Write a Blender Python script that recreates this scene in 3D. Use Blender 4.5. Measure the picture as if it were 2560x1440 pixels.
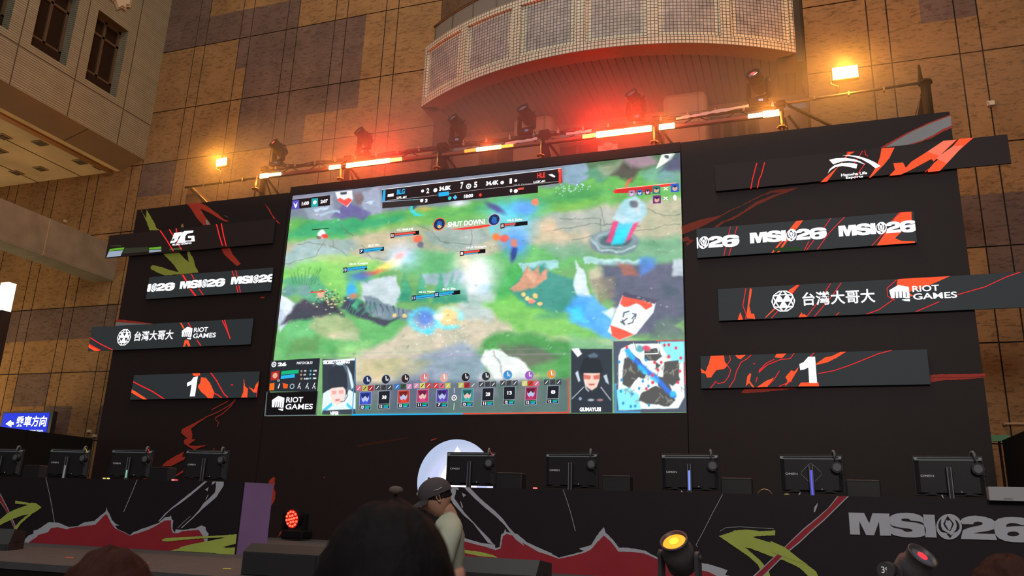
import bpy, bmesh, math, random
import numpy as np
from mathutils import Vector, Matrix
from mathutils.geometry import tessellate_polygon
from mathutils import noise as mnoise

random.seed(7)
for _o in list(bpy.data.objects):
    bpy.data.objects.remove(_o)
SC = bpy.context.scene
COL = SC.collection
PI = math.pi

# ------------------------------------------------------------------ camera
# world: X right along the stage, Y away from the camera, Z up, lobby floor z = 0
FPX = 2007.714
CX, CY = 1280.0, 720.0
ROW = np.array([[0.94470835, -0.05865259, -0.32262363],
                [0.32614176, 0.27015365, 0.90589655],
                [0.03402477, -0.96102907, 0.27434546]])
CAM = np.array([0.0, 0.0, 1.6])
cd = bpy.data.cameras.new('camera')
cd.sensor_width = 36.0
cd.lens = FPX / 2560 * 36.0
cd.clip_start = 0.05
cd.clip_end = 200
cd.dof.use_dof = True
cd.dof.focus_distance = 13.0
cd.dof.aperture_fstop = 5.0
cam = bpy.data.objects.new('camera', cd)
COL.objects.link(cam)
xa, ya, za = Vector(ROW[:, 0]), Vector(-ROW[:, 1]), Vector(-ROW[:, 2])
M = Matrix((( xa[0], ya[0], za[0], 0.0), (xa[1], ya[1], za[1], 0.0), (xa[2], ya[2], za[2], CAM[2]), (0, 0, 0, 1)))
cam.matrix_world = M
SC.camera = cam

# ------------------------------------------------------------------ world, exposure, lights
SC.view_settings.view_transform = 'Standard'
SC.view_settings.look = 'None'
SC.view_settings.exposure = 0.0
SC.view_settings.gamma = 1.0
SC.view_settings.use_curve_mapping = False
w = bpy.data.worlds.new('World')
SC.world = w
w.use_nodes = True
bgn = w.node_tree.nodes['Background']
bgn.inputs['Color'].default_value = (0.88, 0.90, 1.0, 1)
bgn.inputs['Strength'].default_value = 0.09

def area(name, loc, target, size, color, power, sy=None):
    l = bpy.data.lights.new(name, 'AREA')
    l.energy = power
    l.color = color
    l.shape = 'RECTANGLE' if sy else 'SQUARE'
    l.size = size
    if sy: l.size_y = sy
    o = bpy.data.objects.new(name, l)
    COL.objects.link(o)
    o.location = loc
    d = Vector(target) - Vector(loc)
    o.rotation_euler = d.to_track_quat('-Z', 'Y').to_euler()
    return o

# lobby skylight / house lights high above and behind the crowd
area('skylight_lamp', (-5, 3.0, 23), (-5, 6, 0), 12, (0.84, 0.95, 1.0), 650, 10)
area('house_light_lamp', (-3, 10.2, 24), (-8, 16.5, 11), 9, (1.0, 0.68, 0.38), 1150, 4)
area('lobby_front_lamp', (3, -9, 12), (-5, 14, 7), 7, (1.0, 0.90, 0.84), 1350, 5)
area('wing_lamp', (-6, 4, 15), (-17, 12, 13), 5, (0.95, 0.92, 0.66), 110, 4)
area('left_hall_lamp', (-22, 13.2, 3.2), (-21, 14.5, 10), 2.5, (1.0, 0.72, 0.36), 190, 2.5)

# ------------------------------------------------------------------ photo pixel -> point on a real plane
def _ray(px, py):
    return ROW @ np.array([px - CX, py - CY, FPX])
def PY(px, py, y):
    r = _ray(px, py); return Vector(CAM + r * (y / r[1]))
def PX(px, py, x):
    r = _ray(px, py); return Vector(CAM + r * (x / r[0]))
def PZ(px, py, z):
    r = _ray(px, py); return Vector(CAM + r * ((z - CAM[2]) / r[2]))

STAGE = 1.06      # stage floor height
YD = 8.45         # front face of the player desks
DTOP = 1.90       # desk top height
YB = 14.0         # face of the backdrop and LED wall
YT = 14.40        # lighting truss
YW = 16.5         # stone wall
ZL = lambda s, x0, y0: (lambda pts: [(x0 + a / s, y0 + b / s) for a, b in pts])

# ------------------------------------------------------------------ materials
def lin(c):
    return tuple(((v / 255.0) / 12.92 if v / 255.0 <= 0.04045 else ((v / 255.0 + 0.055) / 1.055) ** 2.4) for v in c)

_M = {}
def mat(name, col, rough=0.6, metal=0.0, emis=None, es=0.0, spec=0.5, var=0.0, vs=8.0, bump=0.0, bs=60.0, srgb=False, coat=0.0, trans=0.0):
    if name in _M: return _M[name]
    if srgb: col = lin(col)
    m = bpy.data.materials.new(name)
    m.use_nodes = True
    nt = m.node_tree
    b = nt.nodes['Principled BSDF']
    b.inputs['Base Color'].default_value = (*col, 1)
    b.inputs['Roughness'].default_value = rough
    b.inputs['Metallic'].default_value = metal
    b.inputs['Specular IOR Level'].default_value = spec
    b.inputs['Coat Weight'].default_value = coat
    b.inputs['Transmission Weight'].default_value = trans
    if emis:
        b.inputs['Emission Color'].default_value = (*emis, 1)
        b.inputs['Emission Strength'].default_value = es
    if var > 0 or bump > 0:
        tc = nt.nodes.new('ShaderNodeTexCoord')
    if var > 0:
        n = nt.nodes.new('ShaderNodeTexNoise')
        n.inputs['Scale'].default_value = vs
        n.inputs['Detail'].default_value = 6
        r = nt.nodes.new('ShaderNodeValToRGB')
        r.color_ramp.elements[0].position = 0.3
        r.color_ramp.elements[1].position = 0.7
        r.color_ramp.elements[0].color = (*[c * (1 - var) for c in col], 1)
        r.color_ramp.elements[1].color = (*[min(1, c * (1 + var)) for c in col], 1)
        nt.links.new(tc.outputs['Object'], n.inputs['Vector'])
        nt.links.new(n.outputs['Fac'], r.inputs['Fac'])
        nt.links.new(r.outputs['Color'], b.inputs['Base Color'])
    if bump > 0:
        n2 = nt.nodes.new('ShaderNodeTexNoise')
        n2.inputs['Scale'].default_value = bs
        n2.inputs['Detail'].default_value = 4
        bp = nt.nodes.new('ShaderNodeBump')
        bp.inputs['Strength'].default_value = bump
        bp.inputs['Distance'].default_value = 0.01
        nt.links.new(tc.outputs['Object'], n2.inputs['Vector'])
        nt.links.new(n2.outputs['Fac'], bp.inputs['Height'])
        nt.links.new(bp.outputs['Normal'], b.inputs['Normal'])
    _M[name] = m
    return m

def glow(rgb, es=1.0):
    key = 'glow_%d_%d_%d_%s' % (*rgb, str(round(es, 2)).replace('.', '_'))
    return mat(key, (0.01, 0.01, 0.01), rough=0.5, emis=lin(rgb), es=es, spec=0.1)

def ink(rgb, rough=0.55):
    return mat('print_%d_%d_%d' % rgb, rgb, rough=rough, srgb=True, spec=0.25, var=0.06, vs=3)

def attr_material(name, rough, es=0.0, attr='Col', bump=0.0, bscale=20.0, spec=0.3, tex=None):
    """surface whose own colours are stored per vertex / per panel"""
    if name in _M: return _M[name]
    m = bpy.data.materials.new(name); m.use_nodes = True
    nt = m.node_tree; b = nt.nodes['Principled BSDF']
    a = nt.nodes.new('ShaderNodeVertexColor'); a.layer_name = attr
    b.inputs['Roughness'].default_value = rough
    b.inputs['Specular IOR Level'].default_value = spec
    if es > 0:
        b.inputs['Base Color'].default_value = (0.01, 0.01, 0.01, 1)
        nt.links.new(a.outputs['Color'], b.inputs['Emission Color'])
        b.inputs['Emission Strength'].default_value = es
    else:
        nt.links.new(a.outputs['Color'], b.inputs['Base Color'])
    _M[name] = m
    return m

# ------------------------------------------------------------------ mesh builder
class MB:
    def __init__(self):
        self.bm = bmesh.new(); self.mats = []
    def mi(self, m):
        if m not in self.mats: self.mats.append(m)
        return self.mats.index(m)
    def _fin(self, vs, m, smooth=False):
        i = self.mi(m)
        fs = set()
        for v in vs:
            for f in v.link_faces: fs.add(f)
        for f in fs:
            f.material_index = i; f.smooth = smooth
    def box(self, c, s, m, rot=None, bevel=0.0):
        mt = Matrix.Translation(Vector(c))
        if rot is not None: mt = mt @ rot.to_4x4()
        r = bmesh.ops.create_cube(self.bm, size=1.0)
        vs = r['verts']
        for v in vs: v.co = Vector((v.co.x * s[0], v.co.y * s[1], v.co.z * s[2]))
        if bevel > 0:
            es = list({e for v in vs for e in v.link_edges})
            rb = bmesh.ops.bevel(self.bm, geom=es, offset=bevel, segments=2, affect='EDGES', profile=0.5)
            vs = list(set(rb['verts']) | {v for v in vs if v.is_valid})
        for v in vs: v.co = mt @ v.co
        self._fin(vs, m)
        return self
    def cyl(self, p0, p1, r0, m, r1=None, n=20, caps=True, smooth=True):
        p0, p1 = Vector(p0), Vector(p1)
        if r1 is None: r1 = r0
        d = p1 - p0; L = d.length
        q = d.to_track_quat('Z', 'Y').to_matrix()
        i = self.mi(m)
        a = [self.bm.verts.new(p0 + q @ Vector((r0 * math.cos(2 * PI * k / n), r0 * math.sin(2 * PI * k / n), 0))) for k in range(n)]
        b = [self.bm.verts.new(p0 + q @ Vector((r1 * math.cos(2 * PI * k / n), r1 * math.sin(2 * PI * k / n), L))) for k in range(n)]
        for k in range(n):
            f = self.bm.faces.new((a[k], a[(k + 1) % n], b[(k + 1) % n], b[k])); f.material_index = i; f.smooth = smooth
        if caps:
            f = self.bm.faces.new(a[::-1]); f.material_index = i
            f = self.bm.faces.new(b); f.material_index = i
        return self
    def lathe(self, prof, m, mt=None, n=28, smooth=True):
        """prof: (radius, z) pairs; axis Z, then transformed by mt"""
        mt = mt or Matrix.Identity(4); i = self.mi(m)
        rings = []
        for r, z in prof:
            if r < 1e-5: rings.append([self.bm.verts.new(mt @ Vector((0, 0, z)))])
            else: rings.append([self.bm.verts.new(mt @ Vector((r * math.cos(2 * PI * k / n), r * math.sin(2 * PI * k / n), z))) for k in range(n)])
        for A, B in zip(rings, rings[1:]):
            for k in range(n):
                if len(A) == 1 and len(B) == 1: continue
                if len(A) == 1: vs = (A[0], B[(k + 1) % n], B[k])
                elif len(B) == 1: vs = (A[k], A[(k + 1) % n], B[0])
                else: vs = (A[k], A[(k + 1) % n], B[(k + 1) % n], B[k])
                f = self.bm.faces.new(vs); f.material_index = i; f.smooth = smooth
        return self
    def tube(self, pts, r, m, n=8, closed=False):
        pts = [Vector(p) for p in pts]; i = self.mi(m); rings = []
        N = len(pts); up = Vector((0, 0, 1))
        for k, p in enumerate(pts):
            a = pts[(k - 1) % N] if (closed or k > 0) else p
            b = pts[(k + 1) % N] if (closed or k < N - 1) else p
            t = (b - a).normalized()
            s = t.cross(up)
            if s.length < 1e-3: s = t.cross(Vector((0, 1, 0)))
            s.normalize(); u = s.cross(t)
            rr = r[k] if isinstance(r, (list, tuple)) else r
            rings.append([self.bm.verts.new(p + s * rr * math.cos(2 * PI * j / n) + u * rr * math.sin(2 * PI * j / n)) for j in range(n)])
        pr = list(zip(rings, rings[1:]))
        if closed: pr.append((rings[-1], rings[0]))
        for A, B in pr:
            for j in range(n):
                f = self.bm.faces.new((A[j], A[(j + 1) % n], B[(j + 1) % n], B[j])); f.material_index = i; f.smooth = True
        if not closed:
            f = self.bm.faces.new(rings[0][::-1]); f.material_index = i
            f = self.bm.faces.new(rings[-1]); f.material_index = i
        return self
    def prism(self, pts, vec, m):
        """closed outline (3D points) extruded along vec"""
        i = self.mi(m); vec = Vector(vec)
        a = [self.bm.verts.new(Vector(p)) for p in pts]
        b = [self.bm.verts.new(Vector(p) + vec) for p in pts]
        tris = tessellate_polygon([[Vector(p) for p in pts]])
        for t in tris:
            try:
                f = self.bm.faces.new([a[k] for k in t]); f.material_index = i
                f = self.bm.faces.new([b[k] for k in t][::-1]); f.material_index = i
            except ValueError: pass
        n = len(pts)
        for k in range(n):
            f = self.bm.faces.new((a[k], b[k], b[(k + 1) % n], a[(k + 1) % n])); f.material_index = i
        bmesh.ops.recalc_face_normals(self.bm, faces=list({f for v in a + b for f in v.link_faces}))
        return self
    def flat(self, pts, m):
        i = self.mi(m)
        P = [Vector(p) for p in pts]
        vs = [self.bm.verts.new(p) for p in P]
        for t in tessellate_polygon([P]):
            try:
                f = self.bm.faces.new([vs[k] for k in t]); f.material_index = i
            except ValueError: pass
        return self
    def sphere(self, c, r, m, seg=24, rings=16, scale=(1, 1, 1), rot=None):
        mt = Matrix.Translation(Vector(c))
        if rot is not None: mt = mt @ rot.to_4x4()
        mt = mt @ Matrix.Diagonal((r * scale[0], r * scale[1], r * scale[2], 1))
        rr = bmesh.ops.create_uvsphere(self.bm, u_segments=seg, v_segments=rings, radius=1.0, matrix=mt)
        self._fin(rr['verts'], m, True)
        return rr['verts']
    def mesh(self, me, mt, m):
        i = self.mi(m); vs = [self.bm.verts.new(mt @ v.co) for v in me.vertices]
        for p in me.polygons:
            try:
                f = self.bm.faces.new([vs[k] for k in p.vertices]); f.material_index = i; f.smooth = p.use_smooth
            except ValueError: pass
        return self
    def build(self, name, parent=None, mt=None):
        me = bpy.data.meshes.new(name)
        self.bm.to_mesh(me); self.bm.free()
        for m in self.mats: me.materials.append(m)
        o = bpy.data.objects.new(name, me); COL.objects.link(o)
        if parent is not None:
            o.parent = parent
            R = RM.get(parent.name)
            if R is None and parent.parent is not None: R = RM.get(parent.parent.name)
            if mt is None and R is not None: me.transform(R.inverted())
        elif mt is None:
            # put the origin of a free-standing mesh at the base of its bounds
            if me.vertices:
                xs = [v.co for v in me.vertices]
                c = Vector((sum(v.x for v in xs) / len(xs), sum(v.y for v in xs) / len(xs), min(v.z for v in xs)))
                me.transform(Matrix.Translation(-c)); o.location = c
                RM[o.name] = Matrix.Translation(c)
        return o

RM = {}
def thing(name, label, cat, loc=(0, 0, 0), rz=0.0, group=None, kind=None):
    o = bpy.data.objects.new(name, None); COL.objects.link(o)
    o.empty_display_size = 0.1
    o.location = loc; o.rotation_euler = (0, 0, rz)
    RM[o.name] = Matrix.Translation(Vector(loc)) @ Matrix.Rotation(rz, 4, 'Z')
    o['label'] = label; o['category'] = cat
    if group: o['group'] = group
    if kind: o['kind'] = kind
    return o
def tag(o, label, cat, group=None, kind=None):
    o['label'] = label; o['category'] = cat
    if group: o['group'] = group
    if kind: o['kind'] = kind
    return o
def struct(o, label=None):
    o['kind'] = 'structure'
    if label: o['label'] = label
    o['category'] = 'building'
    return o
def dup(root, loc, rz=None, label=None, group=None):
    r = root.copy(); COL.objects.link(r); r.location = loc
    if rz is not None: r.rotation_euler = (0, 0, rz)
    if label: r['label'] = label
    if group: r['group'] = group
    def rec(src, dst):
        for ch in list(src.children):
            c = ch.copy(); COL.objects.link(c); c.parent = dst
            rec(ch, c)
    rec(root, r)
    return r

# ------------------------------------------------------------------ flat artwork on a plane y = const (prints, LED graphics)
def rough_edge(pts, amp=1.0, seg=6.0, seed=1):
    rnd = random.Random(seed); out = []
    n = len(pts)
    for k in range(n):
        a, b = pts[k], pts[(k + 1) % n]
        L = math.hypot(b[0] - a[0], b[1] - a[1]); q = max(1, int(L / seg))
        for j in range(q):
            t = j / q
            jx = 0 if j == 0 else rnd.uniform(-amp, amp); jy = 0 if j == 0 else rnd.uniform(-amp, amp)
            out.append((a[0] + (b[0] - a[0]) * t + jx, a[1] + (b[1] - a[1]) * t + jy))
    return out

def clip_rect(P, x0, z0, x1, z1):
    for ax, lim, s in ((0, x0, 1), (0, x1, -1), (1, z0, 1), (1, z1, -1)):
        out = []
        for k in range(len(P)):
            a, b = P[k - 1], P[k]
            ia = s * (a[ax] - lim) >= 0; ib = s * (b[ax] - lim) >= 0
            if ia != ib:
                t = (lim - a[ax]) / (b[ax] - a[ax])
                q = (a[0] + (b[0] - a[0]) * t, a[1] + (b[1] - a[1]) * t)
                out.append(q)
            if ib: out.append(b)
        P = out
        if len(P) < 3: return []
    return P

class Art:
    """shapes laid on the vertical plane y; given either in photo pixels or in plane metres"""
    def __init__(self, y, mb=None, clip=None, step=0.0006):
        self.y = y; self.mb = mb or MB(); self.k = 1; self.clip = clip; self.step = step
    def xz(self, pts):
        return [(p.x, p.z) for p in (PY(a, b, self.y) for a, b in pts)]
    def m(self, P, mt, nxt=True):
        if self.clip: P = clip_rect(P, *self.clip)
        Q = []
        for p in P:
            if not Q or (abs(p[0] - Q[-1][0]) + abs(p[1] - Q[-1][1])) > 1e-5: Q.append(p)
        if len(Q) >= 3:
            yy = self.y - self.k * self.step
            self.mb.flat([(a, yy, b) for a, b in Q], mt)
        if nxt: self.k += 1
    def poly(self, pts, mt, nxt=True, rough=0, seg=6, seed=1):
        if rough: pts = rough_edge(pts, rough, seg, seed)
        self.m(self.xz(pts), mt, nxt)
    def line(self, pts, wpx, mt, taper=False):
        L, R = [], []
        n = len(pts)
        for k, p in enumerate(pts):
            a = pts[max(0, k - 1)]; b = pts[min(n - 1, k + 1)]
            dx, dy = b[0] - a[0], b[1] - a[1]; d = math.hypot(dx, dy) or 1
            wv = wpx / 2 * ((1 - 0.8 * k / (n - 1)) if taper else 1)
            L.append((p[0] - dy / d * wv, p[1] + dx / d * wv)); R.append((p[0] + dy / d * wv, p[1] - dx / d * wv))
        self.poly(L + R[::-1], mt)
    def text(self, s, bl, br, h, mt, bold=0.0, shear=0.0, font_w=None):
        """s from baseline-left to baseline-right pixel, cap height h px at the left"""
        A = PY(*bl, self.y); B = PY(*br, self.y); T = PY(bl[0], bl[1] - h, self.y)
        self.text_m(s, A.x, A.z, B.x - A.x, T.z - A.z, mt, bold, shear)
    def text_m(self, s, x, z, wdt, hgt, mt, bold=0.0, shear=0.0):
        c = bpy.data.curves.new('lettering', 'FONT'); c.body = s; c.offset = bold; c.resolution_u = 4
        c.shear = shear
        o = bpy.data.objects.new('lettering', c)
        me = o.to_mesh()
        if len(me.vertices):
            xs = [v.co.x for v in me.vertices]; ys = [v.co.y for v in me.vertices]
            x0, x1, y0, y1 = min(xs), max(xs), min(ys), max(ys)
            yy = self.y - self.k * self.step
            T = []
            for p in me.polygons:
                P = [(x + (me.vertices[k].co.x - x0) / (x1 - x0) * wdt, z + (me.vertices[k].co.y - y0) / (y1 - y0) * hgt) for k in p.vertices]
                if self.clip: P = clip_rect(P, *self.clip)
                if len(P) >= 3: T.append(P)
            i = self.mb.mi(mt)
            for P in T:
                try:
                    f = self.mb.bm.faces.new([self.mb.bm.verts.new((a, yy, b)) for a, b in P]); f.material_index = i
                except ValueError: pass
        o.to_mesh_clear(); bpy.data.objects.remove(o); bpy.data.curves.remove(c)
        self.k += 1
    def disc(self, cx, cz, r, mt, n=40, rz=None):
        rz = rz or r
        self.m([(cx + r * math.cos(2 * PI * k / n), cz + rz * math.sin(2 * PI * k / n)) for k in range(n)], mt)
    def discp(self, px, py, rp, mt, n=28):
        c = PY(px, py, self.y); e = PY(px + rp, py, self.y)
        self.disc(c.x, c.z, abs(e.x - c.x), mt, n)
# ------------------------------------------------------------------ the event wordmark: M S I (emblem) 2 6
_zd = ZL(5.565, 2100, 1240)
def _norm(pts):
    out = []
    for a, b in _zd(pts):
        p = PY(a, b, YD); out.append((p.x, p.z))
    return out
_G = {
 'M': ([(118,230),(333,236),(405,380),(450,240),(683,245),(710,552),(556,550),(540,358),(472,546),(362,542),(268,352),(277,538),(140,534)], []),
 'S': ([(690,290),(720,268),(770,248),(830,238),(930,234),(1030,244),(1100,265),(1140,290),(1165,320),(1168,408),(1184,440),(1192,480),(1188,530),(1165,555),(1110,570),(1040,578),(920,575),(800,558),(745,543),(705,520),(703,470),(694,390)],
       [[(850,332),(858,320),(885,314),(930,315),(960,322),(985,342),(1040,348),(1110,356),(1140,368),(1160,388),(1170,412),(1120,388),(1040,368),(960,358),(890,352),(862,346)],
        [(694,386),(725,412),(790,430),(860,443),(950,453),(985,460),(1004,472),(1007,486),(985,494),(930,497),(895,490),(862,466),(800,452),(745,440),(712,420)]]),
 'I': ([(1153,256),(1312,262),(1343,578),(1186,573)], []),
 'O': ([(1515 + 178 * math.cos(2 * PI * k / 36), 428 + 178 * math.sin(2 * PI * k / 36)) for k in range(36)],
       [[(1492,275),(1582,385),(1560,440),(1530,490),(1490,470),(1455,430),(1434,385)],
        [(1410,313),(1382,345),(1364,395),(1368,450),(1400,495),(1462,515),(1420,462),(1402,415),(1400,360)],
        [(1590,322),(1630,350),(1658,400),(1660,450),(1630,490),(1572,515),(1612,465),(1622,415),(1612,365)],
        [(1400,490),(1450,505),(1580,545),(1530,528),(1440,480)],
        [(1472,520),(1530,587),(1572,525),(1545,548),(1520,530)]]),
 '2': ([(1672,345),(1700,312),(1780,282),(1880,274),(2000,287),(2100,318),(2152,352),(2138,462),(2152,527),(2182,614),(1680,597),(1690,540),(1707,470),(1698,390)],
       [[(1698,390),(1850,393),(1858,372),(1880,360),(1910,356),(1950,360),(1975,370),(1982,385),(1965,402),(1900,417),(1800,438),(1707,472)],
        [(1848,518),(1950,500),(2060,485),(2138,460),(2152,528),(1990,524)]]),
 '6': ([(2153,352),(2200,315),(2290,296),(2400,292),(2520,300),(2610,316),(2690,345),(2725,385),(2725,440),(2745,490),(2735,560),(2680,612),(2600,638),(2530,646),(2400,642),(2290,625),(2205,588),(2160,540),(2140,460)],
       [[(2305,430),(2312,400),(2335,384),(2370,377),(2430,378),(2480,388),(2510,402),(2560,407),(2720,404),(2735,425),(2600,420),(2500,418),(2430,420),(2370,425)],
        [(2405 + 83 * math.cos(2 * PI * k / 20), 527 + 34 * math.sin(2 * PI * k / 20)) for k in range(20)]]),
}
_E = [(1500,350),(1520,332),(1558,388),(1530,468),(1512,478),(1500,455),(1458,388),(1478,330)]   # light petal inside the emblem
_N = {}
_all = []
for k_, (o_, h_) in _G.items():
    _N[k_] = (_norm(o_), [_norm(h) for h in h_]); _all += _N[k_][0]
_NE = _norm(_E)
_gx0 = min(p[0] for p in _all); _gx1 = max(p[0] for p in _all)
_gz0 = min(p[1] for p in _N['M'][0]); _gz1 = max(p[1] for p in _N['M'][0])
def wordmark(art, x, z, wdt, hgt, mt, dark):
    """x, z: lower-left of the M; wdt: whole width; hgt: height of the M"""
    def T(P): return [(x + (a - _gx0) / (_gx1 - _gx0) * wdt, z + (b - _gz0) / (_gz1 - _gz0) * hgt) for a, b in P]
    for k in 'MSI26O':
        art.m(T(_N[k][0]), mt, False)
    art.k += 1
    for k in 'MSI26O':
        for h in _N[k][1]: art.m(T(h), dark, False)
    art.k += 1
    art.m(T(_NE), mt)

def sponsor_ball(art, cx, cz, r, mt, dark):
    art.disc(cx, cz, r, mt, 10)
    s = r * 0.93
    P = [(cx + s * math.cos(PI / 2 + k * PI / 3), cz + s * math.sin(PI / 2 + k * PI / 3)) for k in range(6)]
    I = [(cx + r * 0.52 * math.cos(PI / 3 * k + PI / 3), cz + r * 0.52 * math.sin(PI / 3 * k + PI / 3)) for k in range(6)]
    # six dark facets leave a ball of triangles
    for k in range(6):
        a = (cx, cz)
        ang = PI / 2 + k * PI / 3
        if k % 2 == 0:
            art.m([(cx + r * .12 * math.cos(ang), cz + r * .12 * math.sin(ang)), (cx + r * .58 * math.cos(ang - .42), cz + r * .58 * math.sin(ang - .42)), (cx + r * .58 * math.cos(ang + .42), cz + r * .58 * math.sin(ang + .42))], dark, False)
        art.m([(cx + r * .90 * math.cos(ang), cz + r * .90 * math.sin(ang)), (cx + r * .66 * math.cos(ang - .30), cz + r * .66 * math.sin(ang - .30)), (cx + r * .66 * math.cos(ang + .30), cz + r * .66 * math.sin(ang + .30))], dark, False)
        art.m([(cx + r * .93 * math.cos(ang + .12), cz + r * .93 * math.sin(ang + .12)), (cx + r * .72 * math.cos(ang + .5), cz + r * .72 * math.sin(ang + .5)), (cx + r * .93 * math.cos(ang + .9), cz + r * .93 * math.sin(ang + .9))], dark, False)
    art.k += 1

def fist_logo(art, x, z, wdt, hgt, mt, dark):
    U = lambda P: [(x + a * wdt, z + b * hgt) for a, b in P]
    art.m(U([(0.0, .72), (.48, 1.0), (1.0, .86), (1.0, .22), (.60, .16), (.60, .08), (.97, 0.02), (.97, .18), (.60, .24), (.18, .24), (.06, .24)]), mt, False)
    art.m(U([(.60, .15), (1.0, .13), (.98, 0.0), (.70, .04)]), mt, False)
    art.k += 1
    for a in (.24, .42, .60):
        art.m(U([(a, .24), (a + .03, .62), (a + .065, .62), (a + .06, .24)]), dark, False)
    art.m(U([(.80, .26), (.82, .56), (.86, .56), (.85, .26)]), dark, False)
    art.m(U([(.58, .17), (1.0, .20), (1.0, .15), (.62, .13)]), dark, False)
    art.k += 1

def fist_brand(art, x, z, wdt, hgt, mt, dark):
    fist_logo(art, x, z, wdt * .30, hgt, mt, dark)
    art.text_m('RIOT', x + wdt * .35, z + hgt * .54, wdt * .40, hgt * .36, mt, .02)
    art.text_m('GAMES', x + wdt * .35, z + hgt * .08, wdt * .65, hgt * .36, mt, .018)
# ------------------------------------------------------------------ lobby floor
b = MB(); b.box((-5, 8, -0.05), (46, 44, 0.1), mat('lobby_floor_granite', (0.10, 0.085, 0.07), rough=0.35, var=0.3, vs=3))
struct(b.build('floor', mt=1))

# ------------------------------------------------------------------ stone wall with panels
def stone_material():
    m = bpy.data.materials.new('granite_panels'); m.use_nodes = True
    nt = m.node_tree; bs = nt.nodes['Principled BSDF']
    a = nt.nodes.new('ShaderNodeVertexColor'); a.layer_name = 'Col'
    tc = nt.nodes.new('ShaderNodeTexCoord')
    n1 = nt.nodes.new('ShaderNodeTexNoise'); n1.inputs['Scale'].default_value = 1.1; n1.inputs['Detail'].default_value = 8
    mp = nt.nodes.new('ShaderNodeMapping'); mp.inputs['Scale'].default_value = (7, 7, 22)
    n2 = nt.nodes.new('ShaderNodeTexNoise'); n2.inputs['Scale'].default_value = 1.0; n2.inputs['Detail'].default_value = 6; n2.inputs['Roughness'].default_value = 0.7
    r1 = nt.nodes.new('ShaderNodeMapRange'); r1.inputs[1].default_value = 0.3; r1.inputs[2].default_value = 0.7; r1.inputs[3].default_value = 0.84; r1.inputs[4].default_value = 1.16
    r2 = nt.nodes.new('ShaderNodeMapRange'); r2.inputs[1].default_value = 0.36; r2.inputs[2].default_value = 0.50; r2.inputs[3].default_value = 0.56; r2.inputs[4].default_value = 1.06
    mu = nt.nodes.new('ShaderNodeMath'); mu.operation = 'MULTIPLY'
    vm = nt.nodes.new('ShaderNodeVectorMath'); vm.operation = 'SCALE'
    L = nt.links
    L.new(tc.outputs['Object'], n1.inputs['Vector']); L.new(tc.outputs['Object'], mp.inputs['Vector']); L.new(mp.outputs['Vector'], n2.inputs['Vector'])
    L.new(n1.outputs['Fac'], r1.inputs[0]); L.new(n2.outputs['Fac'], r2.inputs[0])
    L.new(r1.outputs[0], mu.inputs[0]); L.new(r2.outputs[0], mu.inputs[1])
    L.new(a.outputs['Color'], vm.inputs[0]); L.new(mu.outputs[0], vm.inputs['Scale']); L.new(vm.outputs[0], bs.inputs['Base Color'])
    bp = nt.nodes.new('ShaderNodeBump'); bp.inputs['Strength'].default_value = 0.5; bp.inputs['Distance'].default_value = 0.01
    L.new(n2.outputs['Fac'], bp.inputs['Height']); L.new(bp.outputs['Normal'], bs.inputs['Normal'])
    bs.inputs['Roughness'].default_value = 0.8; bs.inputs['Specular IOR Level'].default_value = 0.25
    return m
STONE = stone_material()
JOINT = mat('stone_joint', (0.035, 0.022, 0.014), rough=0.9)

def pj(x, y, z):
    v = ROW.T @ (np.array((x, y, z)) - CAM)
    return (CX + v[0] * FPX / v[2], CY + v[1] * FPX / v[2])
OPL, OPR = -8.10, 0.69
ROWS = [-0.1, 1.3, 3.15, 4.98, 6.83, 8.95, 10.98, 12.62, 14.62, 16.52, 18.4, 20.3, 22.2]
# tone patches of the cladding: darker plum granite, given as where the photo shows them
DARK = [(405, 10, 750, 135), (612, 75, 745, 205), (742, 60, 915, 118), (742, 90, 785, 185), (778, 116, 905, 282), (598, 205, 765, 372), (720, 225, 905, 292), (345, 398, 445, 520),
        (-200, 760, 300, 872), (2310, -120, 2440, 45), (2400, 515, 2700, 615), (2455, 640, 2700, 700), (2500, 180, 2540, 260), (240, 1010, 300, 1090), (40, 935, 110, 1000), (110, 1000, 170, 1080)]
def tone(x, z):
    p = pj(x, YW, z)
    d = any(a <= p[0] <= c and b_ <= p[1] <= d_ for a, b_, c, d_ in DARK)
    if not (-100 < p[0] < 2700 and -100 < p[1] < 1300):
        d = mnoise.noise(Vector((x * 0.31, z * 0.37, 3.1))) > 0.28
    base = (0.150, 0.096, 0.076) if d else (0.290, 0.162, 0.070)
    j = 1 + 0.10 * mnoise.noise(Vector((x * 3.7, z * 2.9, 1.2))) + random.uniform(-0.035, 0.035)
    return tuple(c * j for c in base)
def col_edges():
    L = []
    x = -16.07
    left = []
    k = -15
    while True:
        a = -16.07 + 1.579 * k
        if a > OPL - 0.2: break
        left += [a, a + 0.37]; k += 1
    left = [e for e in left if e < OPL - 0.05] + [OPL]
    right = [OPR, 1.97, 2.36, 3.62, 4.03, 5.25, 5.65, 6.9, 7.3, 8.6, 9.0, 10.3, 10.7, 12.0]
    return left, right
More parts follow.
